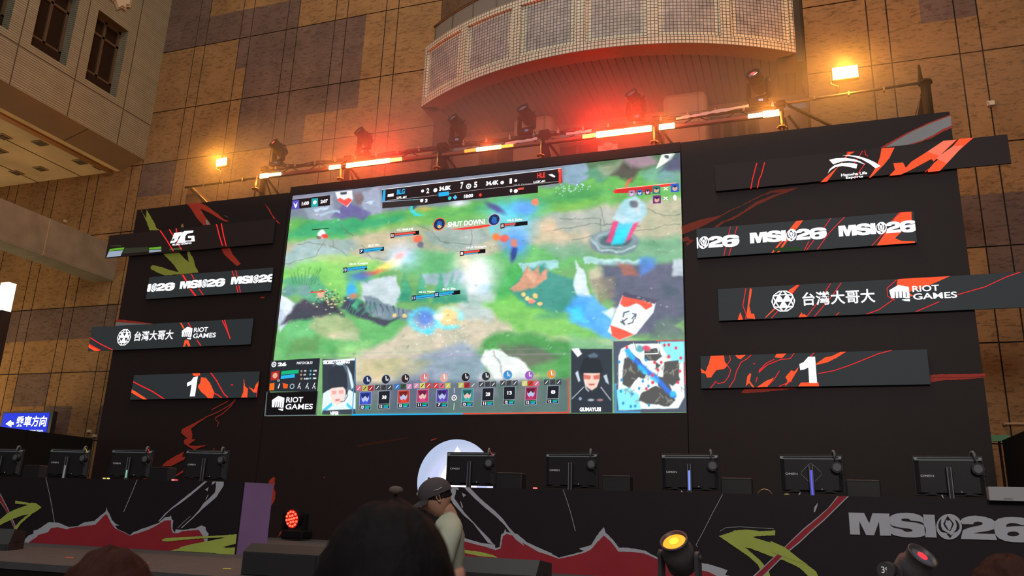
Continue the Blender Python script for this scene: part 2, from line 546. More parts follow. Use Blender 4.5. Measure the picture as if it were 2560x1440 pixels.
def stone_wall():
    bm = bmesh.new(); cl = bm.loops.layers.float_color.new('Col')
    left, right = col_edges()
    g = 0.013
    for E_ in (left, right):
        for x0, x1 in zip(E_, E_[1:]):
            for z0, z1 in zip(ROWS, ROWS[1:]):
                # split each slab course in two half courses and each wide slab in two leaves that can differ in tone
                xs = [x0 + g, (x0 + x1) / 2, x1 - g] if x1 - x0 > 0.8 else [x0 + g, x1 - g]
                zs = [z0 + g, (z0 + z1) / 2, z1 - g]
                for a, b_ in zip(xs, xs[1:]):
                    for c, d in zip(zs, zs[1:]):
                        t = tone((a + b_) / 2, (c + d) / 2)
                        f = bm.faces.new([bm.verts.new((a, YW, c)), bm.verts.new((b_, YW, c)), bm.verts.new((b_, YW, d)), bm.verts.new((a, YW, d))])
                        for lp in f.loops: lp[cl] = (*t, 1)
                # slab edges
                for (p, q) in (((xs[0], zs[0]), (xs[-1], zs[0])), ((xs[-1], zs[0]), (xs[-1], zs[-1])), ((xs[-1], zs[-1]), (xs[0], zs[-1])), ((xs[0], zs[-1]), (xs[0], zs[0]))):
                    f = bm.faces.new([bm.verts.new((p[0], YW, p[1])), bm.verts.new((p[0], YW + .03, p[1])), bm.verts.new((q[0], YW + .03, q[1])), bm.verts.new((q[0], YW, q[1]))])
                    for lp in f.loops: lp[cl] = (0.08, 0.05, 0.03, 1)
    me = bpy.data.meshes.new('wall_back')
    n_panel = len(bm.faces)
    # bedding behind the slabs
    for x0, x1 in ((left[0], OPL), (OPR, right[-1])):
        f = bm.faces.new([bm.verts.new(v) for v in ((x0, YW + .03, ROWS[0]), (x1, YW + .03, ROWS[0]), (x1, YW + .03, ROWS[-1]), (x0, YW + .03, ROWS[-1]))]); f.material_index = 1
    for x in (OPL, OPR):     # reveals of the opening
        f = bm.faces.new([bm.verts.new(v) for v in ((x, YW, ROWS[0]), (x, YW + 1.25, ROWS[0]), (x, YW + 1.25, ROWS[-1]), (x, YW, ROWS[-1]))])
        for lp in f.loops: lp[cl] = (0.20, 0.125, 0.075, 1)
    bm.to_mesh(me); bm.free(); me.materials.append(STONE); me.materials.append(JOINT)
    o = bpy.data.objects.new('wall_back', me); COL.objects.link(o); struct(o)
stone_wall()

# ------------------------------------------------------------------ recess under and behind the balcony
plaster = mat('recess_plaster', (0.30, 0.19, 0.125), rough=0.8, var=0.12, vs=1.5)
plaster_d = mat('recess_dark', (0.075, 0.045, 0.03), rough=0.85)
YR = YW + 1.25
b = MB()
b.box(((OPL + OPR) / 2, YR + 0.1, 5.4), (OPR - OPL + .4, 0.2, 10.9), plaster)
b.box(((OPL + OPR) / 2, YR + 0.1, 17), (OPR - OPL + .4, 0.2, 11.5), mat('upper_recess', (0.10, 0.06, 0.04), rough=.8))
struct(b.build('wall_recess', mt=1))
# ------------------------------------------------------------------ curved balcony
BC = (-3.81, 22.19); BR = 7.76; BZ0, BZ1 = 11.07, 12.73
TH = math.asin(4.29 / BR)
def arc(t, r): return (BC[0] + r * math.sin(t), BC[1] - r * math.cos(t))
def mosaic(name, c1, c2, mortar, sc, msize, noise_amt, dirty=0.0):
    m = bpy.data.materials.new(name); m.use_nodes = True
    nt = m.node_tree; bs = nt.nodes['Principled BSDF']; L = nt.links
    uv = nt.nodes.new('ShaderNodeUVMap'); uv.uv_map = 'UVMap'
    br = nt.nodes.new('ShaderNodeTexBrick')
    br.offset = 0.0; br.squash = 1.0
    br.inputs['Color1'].default_value = (*c1, 1); br.inputs['Color2'].default_value = (*c2, 1); br.inputs['Mortar'].default_value = (*mortar, 1)
    br.inputs['Scale'].default_value = 1.0; br.inputs['Mortar Size'].default_value = msize; br.inputs['Mortar Smooth'].default_value = 0.1; br.inputs['Bias'].default_value = 0
    br.inputs['Brick Width'].default_value = sc[0]; br.inputs['Row Height'].default_value = sc[1]
    L.new(uv.outputs['UV'], br.inputs['Vector'])
    n = nt.nodes.new('ShaderNodeTexNoise'); n.inputs['Scale'].default_value = 2.2; n.inputs['Detail'].default_value = 7; n.inputs['Roughness'].default_value = 0.65
    L.new(uv.outputs['UV'], n.inputs['Vector'])
    mr = nt.nodes.new('ShaderNodeMapRange'); mr.inputs[1].default_value = .3; mr.inputs[2].default_value = .7; mr.inputs[3].default_value = 1 - noise_amt; mr.inputs[4].default_value = 1 + noise_amt * .6
    L.new(n.outputs['Fac'], mr.inputs[0])
    vm = nt.nodes.new('ShaderNodeVectorMath'); vm.operation = 'SCALE'
    L.new(br.outputs['Color'], vm.inputs[0]); L.new(mr.outputs[0], vm.inputs['Scale']); L.new(vm.outputs[0], bs.inputs['Base Color'])
    bp = nt.nodes.new('ShaderNodeBump'); bp.inputs['Strength'].default_value = 0.4; bp.inputs['Distance'].default_value = 0.004; bp.invert = True
    L.new(br.outputs['Fac'], bp.inputs['Height']); L.new(bp.outputs['Normal'], bs.inputs['Normal'])
    bs.inputs['Roughness'].default_value = 0.55
    return m
MOS = mosaic('balcony_mosaic', (0.80, 0.71, 0.56), (0.70, 0.62, 0.48), (0.10, 0.075, 0.055), (0.078, 0.078), 0.008, .14)
MOSI = mosaic('balcony_mosaic_inset', (0.56, 0.49, 0.46), (0.42, 0.37, 0.36), (0.12, 0.09, 0.075), (0.078, 0.078), 0.008, .30)
FAC = mosaic('facade_mosaic', (0.27, 0.245, 0.172), (0.245, 0.22, 0.155), (0.11, 0.095, 0.065), (40.0, 0.062), 0.010, .16)

class UVB:
    def __init__(s): s.bm = bmesh.new(); s.uv = s.bm.loops.layers.uv.new('UVMap'); s.mats = []
    def q(s, P, U, m, smooth=False):
        if m not in s.mats: s.mats.append(m)
        f = s.bm.faces.new([s.bm.verts.new(p) for p in P]); f.material_index = s.mats.index(m); f.smooth = smooth
        for lp, u in zip(f.loops, U): lp[s.uv].uv = u
    def build(s, name, parent=None):
        me = bpy.data.meshes.new(name); bmesh.ops.remove_doubles(s.bm, verts=s.bm.verts, dist=1e-5)
        s.bm.to_mesh(me); s.bm.free()
        for m in s.mats: me.materials.append(m)
        o = bpy.data.objects.new(name, me); COL.objects.link(o)
        if parent:
            o.parent = parent; me.transform(RM[parent.name].inverted())
        return o

bal = thing('balcony', 'curved balcony clad in pale square mosaic tiles above the stage', 'balcony', (BC[0], YW, BZ0))
u = UVB()
def arcband(u, t0, t1, z0, z1, r, m, n=8, r1=None):
    r1 = r if r1 is None else r1
    for k in range(n):
        a, c = t0 + (t1 - t0) * k / n, t0 + (t1 - t0) * (k + 1) / n
        pa, pc = arc(a, r), arc(c, r); qa, qc = arc(a, r1), arc(c, r1)
        u.q([(*pa, z0), (*pc, z0), (*qc, z1), (*qa, z1)], [(a * BR, z0), (c * BR, z0), (c * BR, z1 + abs(r - r1)), (a * BR, z1 + abs(r - r1))], m)
seg = 2 * TH / 6; rin = BR - 0.055
mg = 0.11 / BR
arcband(u, -TH, TH, BZ0, BZ0 + .20, BR, MOS, 48); arcband(u, -TH, TH, BZ1 - .16, BZ1, BR, MOS, 48)
z0, z1 = BZ0 + .20, BZ1 - .16
for k in range(6):
    a, c = -TH + seg * k, -TH + seg * (k + 1)
    arcband(u, a, a + mg, z0, z1, BR, MOS, 2); arcband(u, c - mg, c, z0, z1, BR, MOS, 2)
    arcband(u, a + mg, c - mg, z0, z0, BR, MOS, 8, rin); arcband(u, a + mg, c - mg, z1, z1, BR, MOS, 8, rin)
    for t in (a + mg, c - mg):
        p, q = arc(t, BR), arc(t, rin)
        u.q([(*p, z0), (*q, z0), (*q, z1), (*p, z1)], [(0, z0), (.05, z0), (.05, z1), (0, z1)], MOS)
    e = 0.12 / BR
    arcband(u, a + mg, a + mg + e, z0, z1, rin, MOS, 2); arcband(u, c - mg - e, c - mg, z0, z1, rin, MOS, 2)
    arcband(u, a + mg + e, c - mg - e, z0, z0 + .12, rin, MOS, 6); arcband(u, a + mg + e, c - mg - e, z1 - .1, z1, rin, MOS, 6)
    arcband(u, a + mg + e, c - mg - e, z0 + .12, z1 - .1, rin, MOSI, 6)
for s_ in (-1, 1):    # side cheeks back to the wall
    p = arc(s_ * TH, BR)
    u.q([(p[0], p[1], BZ0), (p[0], YW + .02, BZ0), (p[0], YW + .02, BZ1), (p[0], p[1], BZ1)], [(0, BZ0), (YW - p[1], BZ0), (YW - p[1], BZ1), (0, BZ1)], MOS)
arcband(u, -TH, TH, BZ1, BZ1, BR, MOS, 48, BR - 0.35)
u.build('parapet', bal)
# rim and slatted soffit
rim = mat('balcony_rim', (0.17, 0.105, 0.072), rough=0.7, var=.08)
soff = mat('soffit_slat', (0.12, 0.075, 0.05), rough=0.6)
u = UVB()
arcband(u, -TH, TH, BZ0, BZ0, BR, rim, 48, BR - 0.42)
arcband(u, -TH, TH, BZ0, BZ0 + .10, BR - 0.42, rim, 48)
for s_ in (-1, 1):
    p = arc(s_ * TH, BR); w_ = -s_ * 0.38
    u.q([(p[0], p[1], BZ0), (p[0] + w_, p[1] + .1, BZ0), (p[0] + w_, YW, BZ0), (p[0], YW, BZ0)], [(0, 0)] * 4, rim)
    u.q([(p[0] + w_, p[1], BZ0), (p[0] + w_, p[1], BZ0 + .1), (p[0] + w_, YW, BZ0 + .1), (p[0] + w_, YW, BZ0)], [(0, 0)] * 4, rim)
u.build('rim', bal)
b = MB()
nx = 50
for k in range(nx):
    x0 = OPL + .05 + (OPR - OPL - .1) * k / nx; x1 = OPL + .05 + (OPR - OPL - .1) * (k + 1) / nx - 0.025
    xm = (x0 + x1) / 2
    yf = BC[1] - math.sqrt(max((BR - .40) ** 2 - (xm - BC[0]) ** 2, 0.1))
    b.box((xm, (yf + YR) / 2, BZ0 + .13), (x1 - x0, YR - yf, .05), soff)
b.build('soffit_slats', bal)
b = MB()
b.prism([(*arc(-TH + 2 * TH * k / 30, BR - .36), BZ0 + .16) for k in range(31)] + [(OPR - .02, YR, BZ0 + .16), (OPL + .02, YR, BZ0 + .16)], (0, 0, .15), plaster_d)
b.build('slab', bal)
# balustrade of glass above the parapet
gl = mat('balustrade_glass', (0.75, 0.70, 0.66), rough=0.06, trans=0.82, spec=.5)
u = UVB(); RG = BR - 0.22
arcband(u, -TH * .99, TH * .99, BZ1 + .02, BZ1 + .62, RG, gl, 30)
gk = u.build('glass_panel', bal)
b = MB(); rl = mat('handrail_bronze', (0.16, 0.10, 0.06), rough=.4, metal=.6)
b.tube([(*arc(-TH + 2 * TH * k / 40, RG), BZ1 + .66) for k in range(41)], 0.035, rl)
b.build('handrail', bal)
for k in range(13):
    t = -TH * .985 + 2 * TH * .985 * k / 12; p = arc(t, RG)
    c = MB(); c.box((p[0], p[1], BZ1 + .33), (.03, .03, .66), rl); c.build('post', bal)

# pale columns and windows of the recess
def column(px, py, wpx, label):
    q = PZ(px, py, BZ0 + .10)
    a = PY(px - wpx / 2, py, q.y); c = PY(px + wpx / 2, py, q.y); wd = c.x - a.x
    b = MB(); m = mat('column_cladding', (0.46, 0.30, 0.20), rough=.7, var=.08, vs=2)
    b.box((q.x, q.y + wd * .45, 5.5), (wd, wd * .9, 11.2), m, bevel=.12)
    jm = mat('column_joint', (0.10, 0.06, 0.04), rough=.9)
    for z in (8.0, 9.35, 10.55): b.box((q.x, q.y + wd * .45, z), (wd * 1.003, wd * .903, .015), jm)
    b.box((q.x + wd * .32, q.y + wd * .45, 5.5), (.015, wd * .905, 11.2), jm)
    o = b.build('column', mt=1); struct(o)
column(1709, 222, 108, '')
column(1330, 283, 96, '')
wn = 1
for (xa_, xb_, yt_) in ((1205, 1282, 374), (1393, 1500, 362), (1776, 1832, 297), (1838, 1893, 289)):
    q_ = PY((xa_ + xb_) / 2, yt_, YR); x0, x1, z1 = PY(xa_, yt_, YR).x, PY(xb_, yt_, YR).x, q_.z; z0 = z1 - 2.2
    wd = MB()
    fm = mat('window_frame_brown', (0.07, 0.04, 0.025), rough=.5)
    wd.box(((x0 + x1) / 2, YR - .02, (z0 + z1) / 2), (x1 - x0, .04, z1 - z0), mat('window_glass_dark', (0.02, 0.012, 0.01), rough=.15))
    for x in (x0, x1, (x0 + x1) / 2): wd.box((x, YR - .05, (z0 + z1) / 2), (.07, .08, z1 - z0), fm)
    for z in (z0, z1): wd.box(((x0 + x1) / 2, YR - .05, z), (x1 - x0, .08, .07), fm)
    o = wd.build('window_%d' % wn, mt=1); struct(o); wn += 1
# cross beam between column and wall
b = MB(); b.box(((OPL + OPR) / 2, YR - .08, BZ0 - .02), (OPR - OPL - .02, .14, .16), plaster); struct(b.build('trim_1', mt=1))

# ------------------------------------------------------------------ wing of the building on the left
XF = -17.24; ZF = 11.13; ZSO = 10.88
wins = [(10.78, 11.82), (12.44, 13.48), (14.10, 15.16)]; WZ0, WZ1 = 12.40, 14.50
u = UVB()
ys = [3.0] + [v for w_ in wins for v in w_] + [YW]
def fq(y0, y1, z0, z1, m=None):
    u.q([(XF, y1, z0), (XF, y0, z0), (XF, y0, z1), (XF, y1, z1)], [(y1, z0), (y0, z0), (y0, z1), (y1, z1)], m or FAC)
fq(3.0, YW, ZF, WZ0); fq(3.0, YW, WZ1, 21)
for a, c in ((3.0, wins[0][0]), (wins[0][1], wins[1][0]), (wins[1][1], wins[2][0]), (wins[2][1], YW)): fq(a, c, WZ0, WZ1)
D = 0.34
for y0, y1 in wins:
    for P in ([(XF, y0, WZ0), (XF - D, y0, WZ0), (XF - D, y0, WZ1), (XF, y0, WZ1)], [(XF, y1, WZ0), (XF - D, y1, WZ0), (XF - D, y1, WZ1), (XF, y1, WZ1)],
              [(XF, y0, WZ0), (XF, y1, WZ0), (XF - D, y1, WZ0), (XF - D, y0, WZ0)], [(XF, y0, WZ1), (XF, y1, WZ1), (XF - D, y1, WZ1), (XF - D, y0, WZ1)]):
        u.q(P, [(p[0] + p[1], p[2]) for p in P], FAC)
jm = mat('facade_joint', (0.06, 0.045, 0.03), rough=.9)
for y in (12.13, 13.79, 15.45, 10.45, 8.8):
    u.q([(XF + .003, y, ZF), (XF + .003, y + .03, ZF), (XF + .003, y + .03, 21), (XF + .003, y, 21)], [(0, 0)] * 4, jm)
u.q([(XF + .004, 3, 12.14), (XF + .004, YW, 12.20), (XF + .004, YW, 12.235), (XF + .004, 3, 12.175)], [(0, 0)] * 4, jm)
struct(u.build('wall_left'))
band = mat('soffit_band', (0.205, 0.14, 0.085), rough=.75, var=.08, vs=1.2)
sofm = mat('soffit_panel_cream', (0.62, 0.46, 0.27), rough=.8, var=.18, vs=.9)
xe = PY(303, 421, YW).x
b = MB()
b.flat([(XF, 3, ZF), (XF, YW, ZF), (xe, YW, ZSO), (xe, 3, ZSO)], band)
for y in (6.5, 9.2, 11.9, 14.5): b.box(((XF + xe) / 2, y, (ZF + ZSO) / 2 - .003), (abs(XF - xe) * 1.03, .02, .012), jm, rot=Matrix.Rotation(math.atan2(ZF - ZSO, XF - xe), 3, 'Y').inverted())
struct(b.build('trim_2', mt=1))
b = MB()
b.box(((xe - 30) / 2 - .05, (3 + YW) / 2, ZSO + .05), (abs(-30 - xe) + .1, YW - 3, .1), sofm)
for x in (xe - 1.5, xe - 3.2, xe - 4.9): b.box((x, (3 + YW) / 2, ZSO - .002), (.03, YW - 3, .012), jm)
struct(b.build('ceiling', mt=1))
b = MB(); b.cyl((xe - .28, 3, ZSO - .062), (xe - .28, YW - .05, ZSO - .062), .055, mat('pipe_cream', (0.40, 0.29, 0.18), rough=.5)); 
tag(b.build('soffit_pipe'), 'cream round pipe running along the edge of the left soffit', 'pipe')
for k, (a, c) in enumerate([(9, 341), (100, 357), (200, 404), (102, 421), (42, 431), (0, 376), (250, 418)]):
    p = PZ(a, c, ZSO)
    b = MB(); b.box((p.x, p.y, ZSO - .012), (.30, .30, .03), mat('louvre_frame', (0.30, 0.22, 0.13), rough=.6))
    for j in range(4): b.box((p.x, p.y - .09 + .06 * j, ZSO - .03), (.24, .025, .012), mat('louvre_dark', (0.03, 0.02, 0.015), rough=.7))
    tag(b.build('ceiling_vent'), 'small square dark vent set in the cream soffit at upper left', 'vent', 'vents in the left soffit')
# wing windows
for k, (y0, y1) in enumerate(wins):
    t = thing('wing_window', ['brown-framed window cut by the left edge of the photo, high on the left wing', 'middle brown-framed window high on the left wing, left of the one nearest the corner', 'brown-framed window nearest the corner, high on the left wing'][k], 'window', (XF - D, (y0 + y1) / 2, WZ0))
    b = MB(); b.box((XF - D + .02, (y0 + y1) / 2, (WZ0 + WZ1) / 2), (.02, y1 - y0, WZ1 - WZ0), mat('window_pane_dark', (0.020, 0.012, 0.008), rough=.9, spec=.05)); b.build('pane', t)
    fm = mat('window_frame_wing', (0.085, 0.055, 0.034), rough=.8, spec=.1)
    b = MB()
    for y in (y0 + .04, y1 - .04, (y0 + y1) / 2): b.box((XF - D + .05, y, (WZ0 + WZ1) / 2), (.05, .08, WZ1 - WZ0), fm)
    for z in (WZ0 + .42, WZ1 - .5, WZ1 - .03): b.box((XF - D + .05, (y0 + y1) / 2, z), (.05, y1 - y0, .07), fm)
    b.build('frame', t)
    b = MB(); b.box((XF - D + .06, (y0 + y1) / 2, WZ0 + .2), (.04, y1 - y0, .40), mat('window_sill_panel', (0.022, 0.013, 0.009), rough=.9, spec=.05)); b.build('lower_panel', t)
# ornamental plaque over the corner window
b = MB(); yc = 14.62
pm = mat('plaque_stone', (0.50, 0.44, 0.33), rough=.7)
out = [(-.42, .95), (-.42, .42), (-.28, .34), (-.28, .22), (-.14, .22), (0, .06), (.14, .22), (.28, .22), (.28, .34), (.42, .42), (.42, .95)]
b.prism([(XF + .002, yc + a, 14.78 + z) for a, z in out], (.05, 0, 0), mat('plaque_border', (0.33, 0.27, 0.18), rough=.7))
b.prism([(XF + .05, yc + a * .78, 14.82 + z * .92 + .03) for a, z in out], (.04, 0, 0), pm)
tag(b.build('wall_plaque'), 'pale ornamental stone plaque above the corner window of the left wing', 'plaque')

# ------------------------------------------------------------------ grey stone bridge beam running towards the wall at left
XB = -17.58; bz0, bz1 = 7.52, 8.50
b = MB(); gm = mat('beam_granite', (0.185, 0.17, 0.135), rough=.7, var=.18, vs=2.2)
b.box((XB - .36, (4 + YW) / 2, (bz0 + bz1) / 2), (.72, YW - 4 - .01, bz1 - bz0), gm)
for y in (7.2, 9.0, 10.8, 12.55, 14.2): b.box((XB - .36, y, (bz0 + bz1) / 2), (.725, .018, bz1 - bz0 + .006), mat('beam_joint', (0.34, 0.30, 0.24), rough=.6))
b.box((XB - .36, (4 + YW) / 2, bz0 + .07), (.728, YW - 4 - .02, .008), mat('beam_joint', (0.3, .3, .3)))
struct(b.build('trim_3', mt=1))

# ------------------------------------------------------------------ lit column at the left edge
p0 = PY(7, 775, 13.2); p1 = PY(10, 706, 13.2)
t = thing('light_column', 'dark pillar topped by a bright white lit panel at the left edge', 'pillar', (p0.x - .12, 13.3, 0))
b = MB(); b.box((p0.x - .12, 13.3, (p0.z + p1.z) / 2), (.26, .2, p1.z - p0.z), glow((255, 225, 190), 3.2)); b.build('lit_panel', t)
b = MB(); b.box((p0.x - .16, 13.3, p0.z / 2), (.36, .24, p0.z - .01), mat('pillar_dark', (0.03, 0.02, 0.018), rough=.5))
b.build('pillar', t)
b = MB(); b.box((p0.x - .10, 13.16, p0.z - .45), (.10, .02, .42), glow((255, 30, 40), 1.6)); b.build('red_light_strip', t)

# ------------------------------------------------------------------ blue lit direction sign
ys_ = 15.6
A = PY(9, 1033, ys_); B_ = PY(125, 1031, ys_); C_ = PY(117, 1081, ys_)
sg = thing('direction_sign', 'blue lit sign with a white left arrow and Chinese characters', 'sign', ((A.x + B_.x) / 2, ys_ + .1, C_.z - .05))
b = MB(); b.box(((A.x + B_.x) / 2 + .03, ys_ + .08, (A.z + C_.z) / 2 - .04), (B_.x - A.x + .14, .14, A.z - C_.z + .16), mat('sign_case', (0.02, 0.02, 0.03), rough=.4)); b.build('case', sg)
ar = Art(ys_ + .004)
ar.m([(A.x, A.z), (B_.x, A.z), (B_.x, C_.z - .05), (A.x, C_.z - .05)], glow((22, 50, 205), 1.2))
wh = glow((245, 250, 255), 1.9)
ar.poly([(14, 1060), (27, 1050), (29, 1055), (34, 1055), (35, 1062), (29, 1062), (28, 1068)], wh)
ar.text('乘車方向', (38, 1067), (114, 1066), 27, wh, .022)
ar.text('DIRECTION', (74, 1079), (107, 1079), 4, wh, .02)
ar.mb.build('lit_face', sg)
# support posts of the sign
b = MB()
for x in (A.x + .25, B_.x - .25): b.cyl((x, ys_ + .1, 0), (x, ys_ + .1, C_.z - .04), .03, mat('sign_post', (0.05, 0.05, 0.05), metal=.5))
b.build('post', sg)

# ------------------------------------------------------------------ black side screens
blk = mat('black_fabric', (0.010, 0.008, 0.008), rough=.9, spec=.15)
t = thing('side_screen', 'black side screen closing the stage at the left, under the blue sign', 'screen', (-14.69, 11.4, 1.08))
for k, (y0, y1) in enumerate(((9.0, 10.6), (10.6, 12.3), (12.3, 13.97))):
    b = MB(); b.box((-15.06 + .37, (y0 + y1) / 2, 2.02), (.06, y1 - y0 - .012, 1.88), blk); b.build('panel', t)
b = MB()
p = PX(2495, 1105, 2.9)
t = thing('side_screen', 'black side screen closing the stage at the right edge', 'screen', (2.96, 12, 1.08))
for k, (y0, y1) in enumerate(((9.4, 10.9), (10.9, 12.4), (12.4, 13.97))):
    b = MB(); b.box((2.96, (y0 + y1) / 2, 2.02), (.06, y1 - y0 - .012, 1.88), blk); b.build('panel', t)
# box painted green as the glow of a lamp, pale pipe beyond it
p = PY(2497, 1096, 15.2)
b = MB(); b.box((p.x, 15.2, p.z), (.3, .1, .10), mat('green_glow_box', (0.10, 0.30, 0.12), rough=.5)); b.cyl((p.x, 15.2, 0), (p.x, 15.2, p.z - .05), .02, blk)
tag(b.build('green_glow_box'), 'small box painted green for a lamp glow behind the stage at the lower right', 'box')
q = PY(2513, 1059, YW - .1)
b = MB(); b.cyl((q.x, YW - .06, q.z), (q.x + 3, YW - .06, q.z), .022, mat('pipe_pale', (0.45, 0.38, 0.28), rough=.4)); b.cyl((q.x, YW + .01, q.z), (q.x, YW - .06, q.z), .03, rl)
tag(b.build('wall_pipe'), 'thin pale pipe along the stone wall at the lower right edge', 'pipe')

# small boxes fixed to the stone
for k, (a, c, s_, lb) in enumerate([(2476, 256, .13, 'pale metal cable box high on the stone wall at far right'), (223, 1076, .09, 'small pale cable box low on the stone wall, left of the backdrop'), (237, 1088, .07, 'smaller pale bracket just below the low cable box, left of the backdrop'), (795, 466, .13, 'pale metal bracket on the stone wall just above the screen'), (164, 551, .08, 'small white sensor on the stone wall above the grey beam')]):
    p = PY(a, c, YW - .04)
    b = MB(); cm = mat('cable_box', (0.62, 0.56, 0.44), rough=.5)
    b.box((p.x, YW - .04, p.z), (s_, .07, s_ * .35), cm); b.box((p.x + s_ * .1, YW - .05, p.z - s_ * .42), (s_ * .7, .09, s_ * .4), cm); b.box((p.x - s_ * .4, YW - .04, p.z - s_ * .3), (s_ * .12, .07, s_ * .6), cm)
    tag(b.build('wall_box'), lb, 'box')
# pale projector-like unit behind the wall, lit red
p = PY(1518, 375, 15.6)
t = thing('wall_unit', 'pale wall-mounted unit glowing red behind the top of the screen', 'unit', (p.x, 15.7, p.z - .25))
b = MB(); b.box((p.x, 15.7, p.z - .02), (.44, .12, .34), mat('unit_pale', (0.55, 0.42, 0.36), rough=.5), bevel=.02); b.box((p.x, 15.75, p.z - .4), (.1, .06, .5), plaster_d); b.build('body', t)
b = MB(); b.sphere((p.x, 15.66, p.z + .12), .12, mat('unit_pale', (0.5, .4, .3)), scale=(1, .6, .8)); b.build('dome', t)
b = MB(); b.prism([(p.x - .1, 15.63, p.z - .02), (p.x + .1, 15.63, p.z - .02), (p.x, 15.63, p.z - .14)], (0, .01, 0), plaster_d); b.build('mark', t)
# ------------------------------------------------------------------ stage platform
YSF = 5.75
stg = thing('stage', 'low dark stage platform carrying the desks and backdrop', 'stage', (-6, YSF, 0))
b = MB(); carpet = mat('stage_carpet', (0.068, 0.066, 0.072), rough=.75, var=.15, vs=9, bump=.2, bs=200)
b.box((-6.0, (YSF + 14.3) / 2, STAGE - .03), (18.0, 14.3 - YSF, .06), carpet); b.build('deck', stg)
b = MB(); b.box((-6.0, YSF + .03, STAGE / 2 - .03), (18.0, .04, STAGE - .06), blk); b.build('skirt', stg)
for x in (-14, -10, -6, -2, 2):
    for y in (YSF + .3, 9.5, 13.6):
        b = MB(); b.cyl((x, y, 0), (x, y, STAGE - .06), .03, mat('leg_metal', (.2, .2, .2), metal=.8, rough=.4)); b.build('leg', stg)

# ------------------------------------------------------------------ backdrop with printed artwork
BXL, BXR = -14.585, 2.80
BZT = 8.39
prt = ink((46, 35, 35))
RED = ink((206, 70, 54)); GRN = ink((176, 184, 80)); GRY = ink((168, 170, 174))
bd = thing('stage_backdrop', 'wide dark printed backdrop wall with red and green brush graphics', 'backdrop', (-6, YB, STAGE))
SX0, SX1, SZ0, SZ1 = -10.262, -1.735, 3.42, 8.317      # LED screen opening
z4 = ZL(4.923, 200, 460); z5 = ZL(4.923, 200, 752); z6 = ZL(3.6, 0, 1040); z7 = ZL(2.977, 1700, 280); z8 = ZL(2.977, 1700, 640); z9 = ZL(3.6, 600, 1040)
jx0 = PY(726, 470, YB).x; jx1 = PY(1702, 360, YB).x
def bd_panel(x0, x1, zt, hole=None):
    b = MB()
    if hole:
        h0, h1, g0, g1 = hole
        b.box(((x0 + x1) / 2, YB + .06, (STAGE + g0) / 2), (x1 - x0, .12, g0 - STAGE), prt)
        b.box(((x0 + x1) / 2, YB + .06, (g1 + zt) / 2), (x1 - x0, .12, zt - g1), prt)
        if h0 > x0: b.box(((x0 + h0) / 2, YB + .06, (g0 + g1) / 2), (h0 - x0, .12, g1 - g0), prt)
        if x1 > h1: b.box(((h1 + x1) / 2, YB + .06, (g0 + g1) / 2), (x1 - h1, .12, g1 - g0), prt)
    else:
        b.box(((x0 + x1) / 2, YB + .06, (STAGE + zt) / 2), (x1 - x0, .12, zt - STAGE), prt)
    return b
# left wing
mb = bd_panel(BXL, jx0 - .006, PY(500, 507, YB).z)
A = Art(YB, mb)
A.poly(z4([(750,318),(800,420),(860,570),(985,570),(940,540),(910,470),(885,430),(870,400),(845,360),(822,312),(815,360),(812,420)]), GRN, rough=.8, seg=4)
A.poly(z4([(1005,830),(1200,820),(1270,900),(1340,965),(1325,880),(1310,808),(1340,806),(1360,860),(1400,930),(1420,1010),(1460,1090),(1280,1108),(1060,1125),(1000,1110),(920,1070),(872,1045),(868,1020),(890,1000),(960,1012),(1050,1040),(1120,1062),(1215,1085),(1150,990),(1060,900)]), GRN, rough=.8, seg=4, seed=2)
A.poly(z4([(1320,245),(1480,232),(1560,270),(1640,330),(1700,370),(1730,400),(1780,440),(1832,455),(1800,465),(1720,432),(1610,362),(1480,300),(1500,340),(1560,430),(1612,500),(1520,510),(1440,420),(1370,310)]), RED, rough=.4, seed=3)
A.poly(z4([(1545,430),(1570,450),(1602,500),(1558,502)]), GRY)
A.poly(z4([(1480,345),(1500,355),(1508,372)]), GRY); A.poly(z4([(1770,385),(1800,395),(1835,415)]), GRY)
A.poly(z4([(1722,760),(1830,755),(1850,790),(1880,865),(1980,985),(1935,1010),(1850,940),(1770,860)]), RED, rough=.4, seed=4)
A.poly(z4([(1800,762),(1815,762),(1832,805)]), GRY)
A.poly(z4([(2275,240),(2340,320),(2370,380),(2470,500),(2400,455),(2350,370)]), RED, rough=.3)
A.poly(z4([(1250,500),(1268,488),(1280,535),(1245,535)]), ink((170, 150, 100)))
A.poly(z4([(2215,1400),(2240,1388),(2278,1390),(2262,1410)]), RED, rough=.5, seg=3)
A.poly(z5([(448,232),(540,235),(700,255),(900,283),(980,286),(700,315),(442,322)]), RED, rough=.6, seg=3)
A.poly(z5([(448,262),(700,280),(975,287),(700,312),(440,320)]), GRY)
A.poly(z5([(1620,560),(1700,548),(1812,560),(1750,568)]), ink((110, 42, 24)))
for pts in ([(1830,1235),(1720,1290),(1620,1345)], [(1920,1215),(1840,1290),(1700,1370),(1540,1438)], [(1910,1222),(1860,1300),(1760,1390),(1670,1438)]):
    A.line(z5(pts), 2.4, RED)
A.poly(z6([(1870,0),(1760,60),(1640,120),(1632,150),(1690,200),(1660,215),(1660,250),(1700,275),(1780,322),(1760,300),(1868,262),(1790,268),(1720,268),(1700,255),(1765,215),(1730,205),(1735,165),(1722,115),(1800,55),(1880,2)]), RED, rough=.5, seg=4, seed=5)
A.line(z6([(1955,5),(1940,30),(1970,60),(1958,98)]), 2.2, RED)
A.poly(z6([(1662,320),(1640,370),(1672,368),(1660,392),(1545,452),(1458,455),(1500,410),(1580,360)]), RED, rough=.5, seg=4)
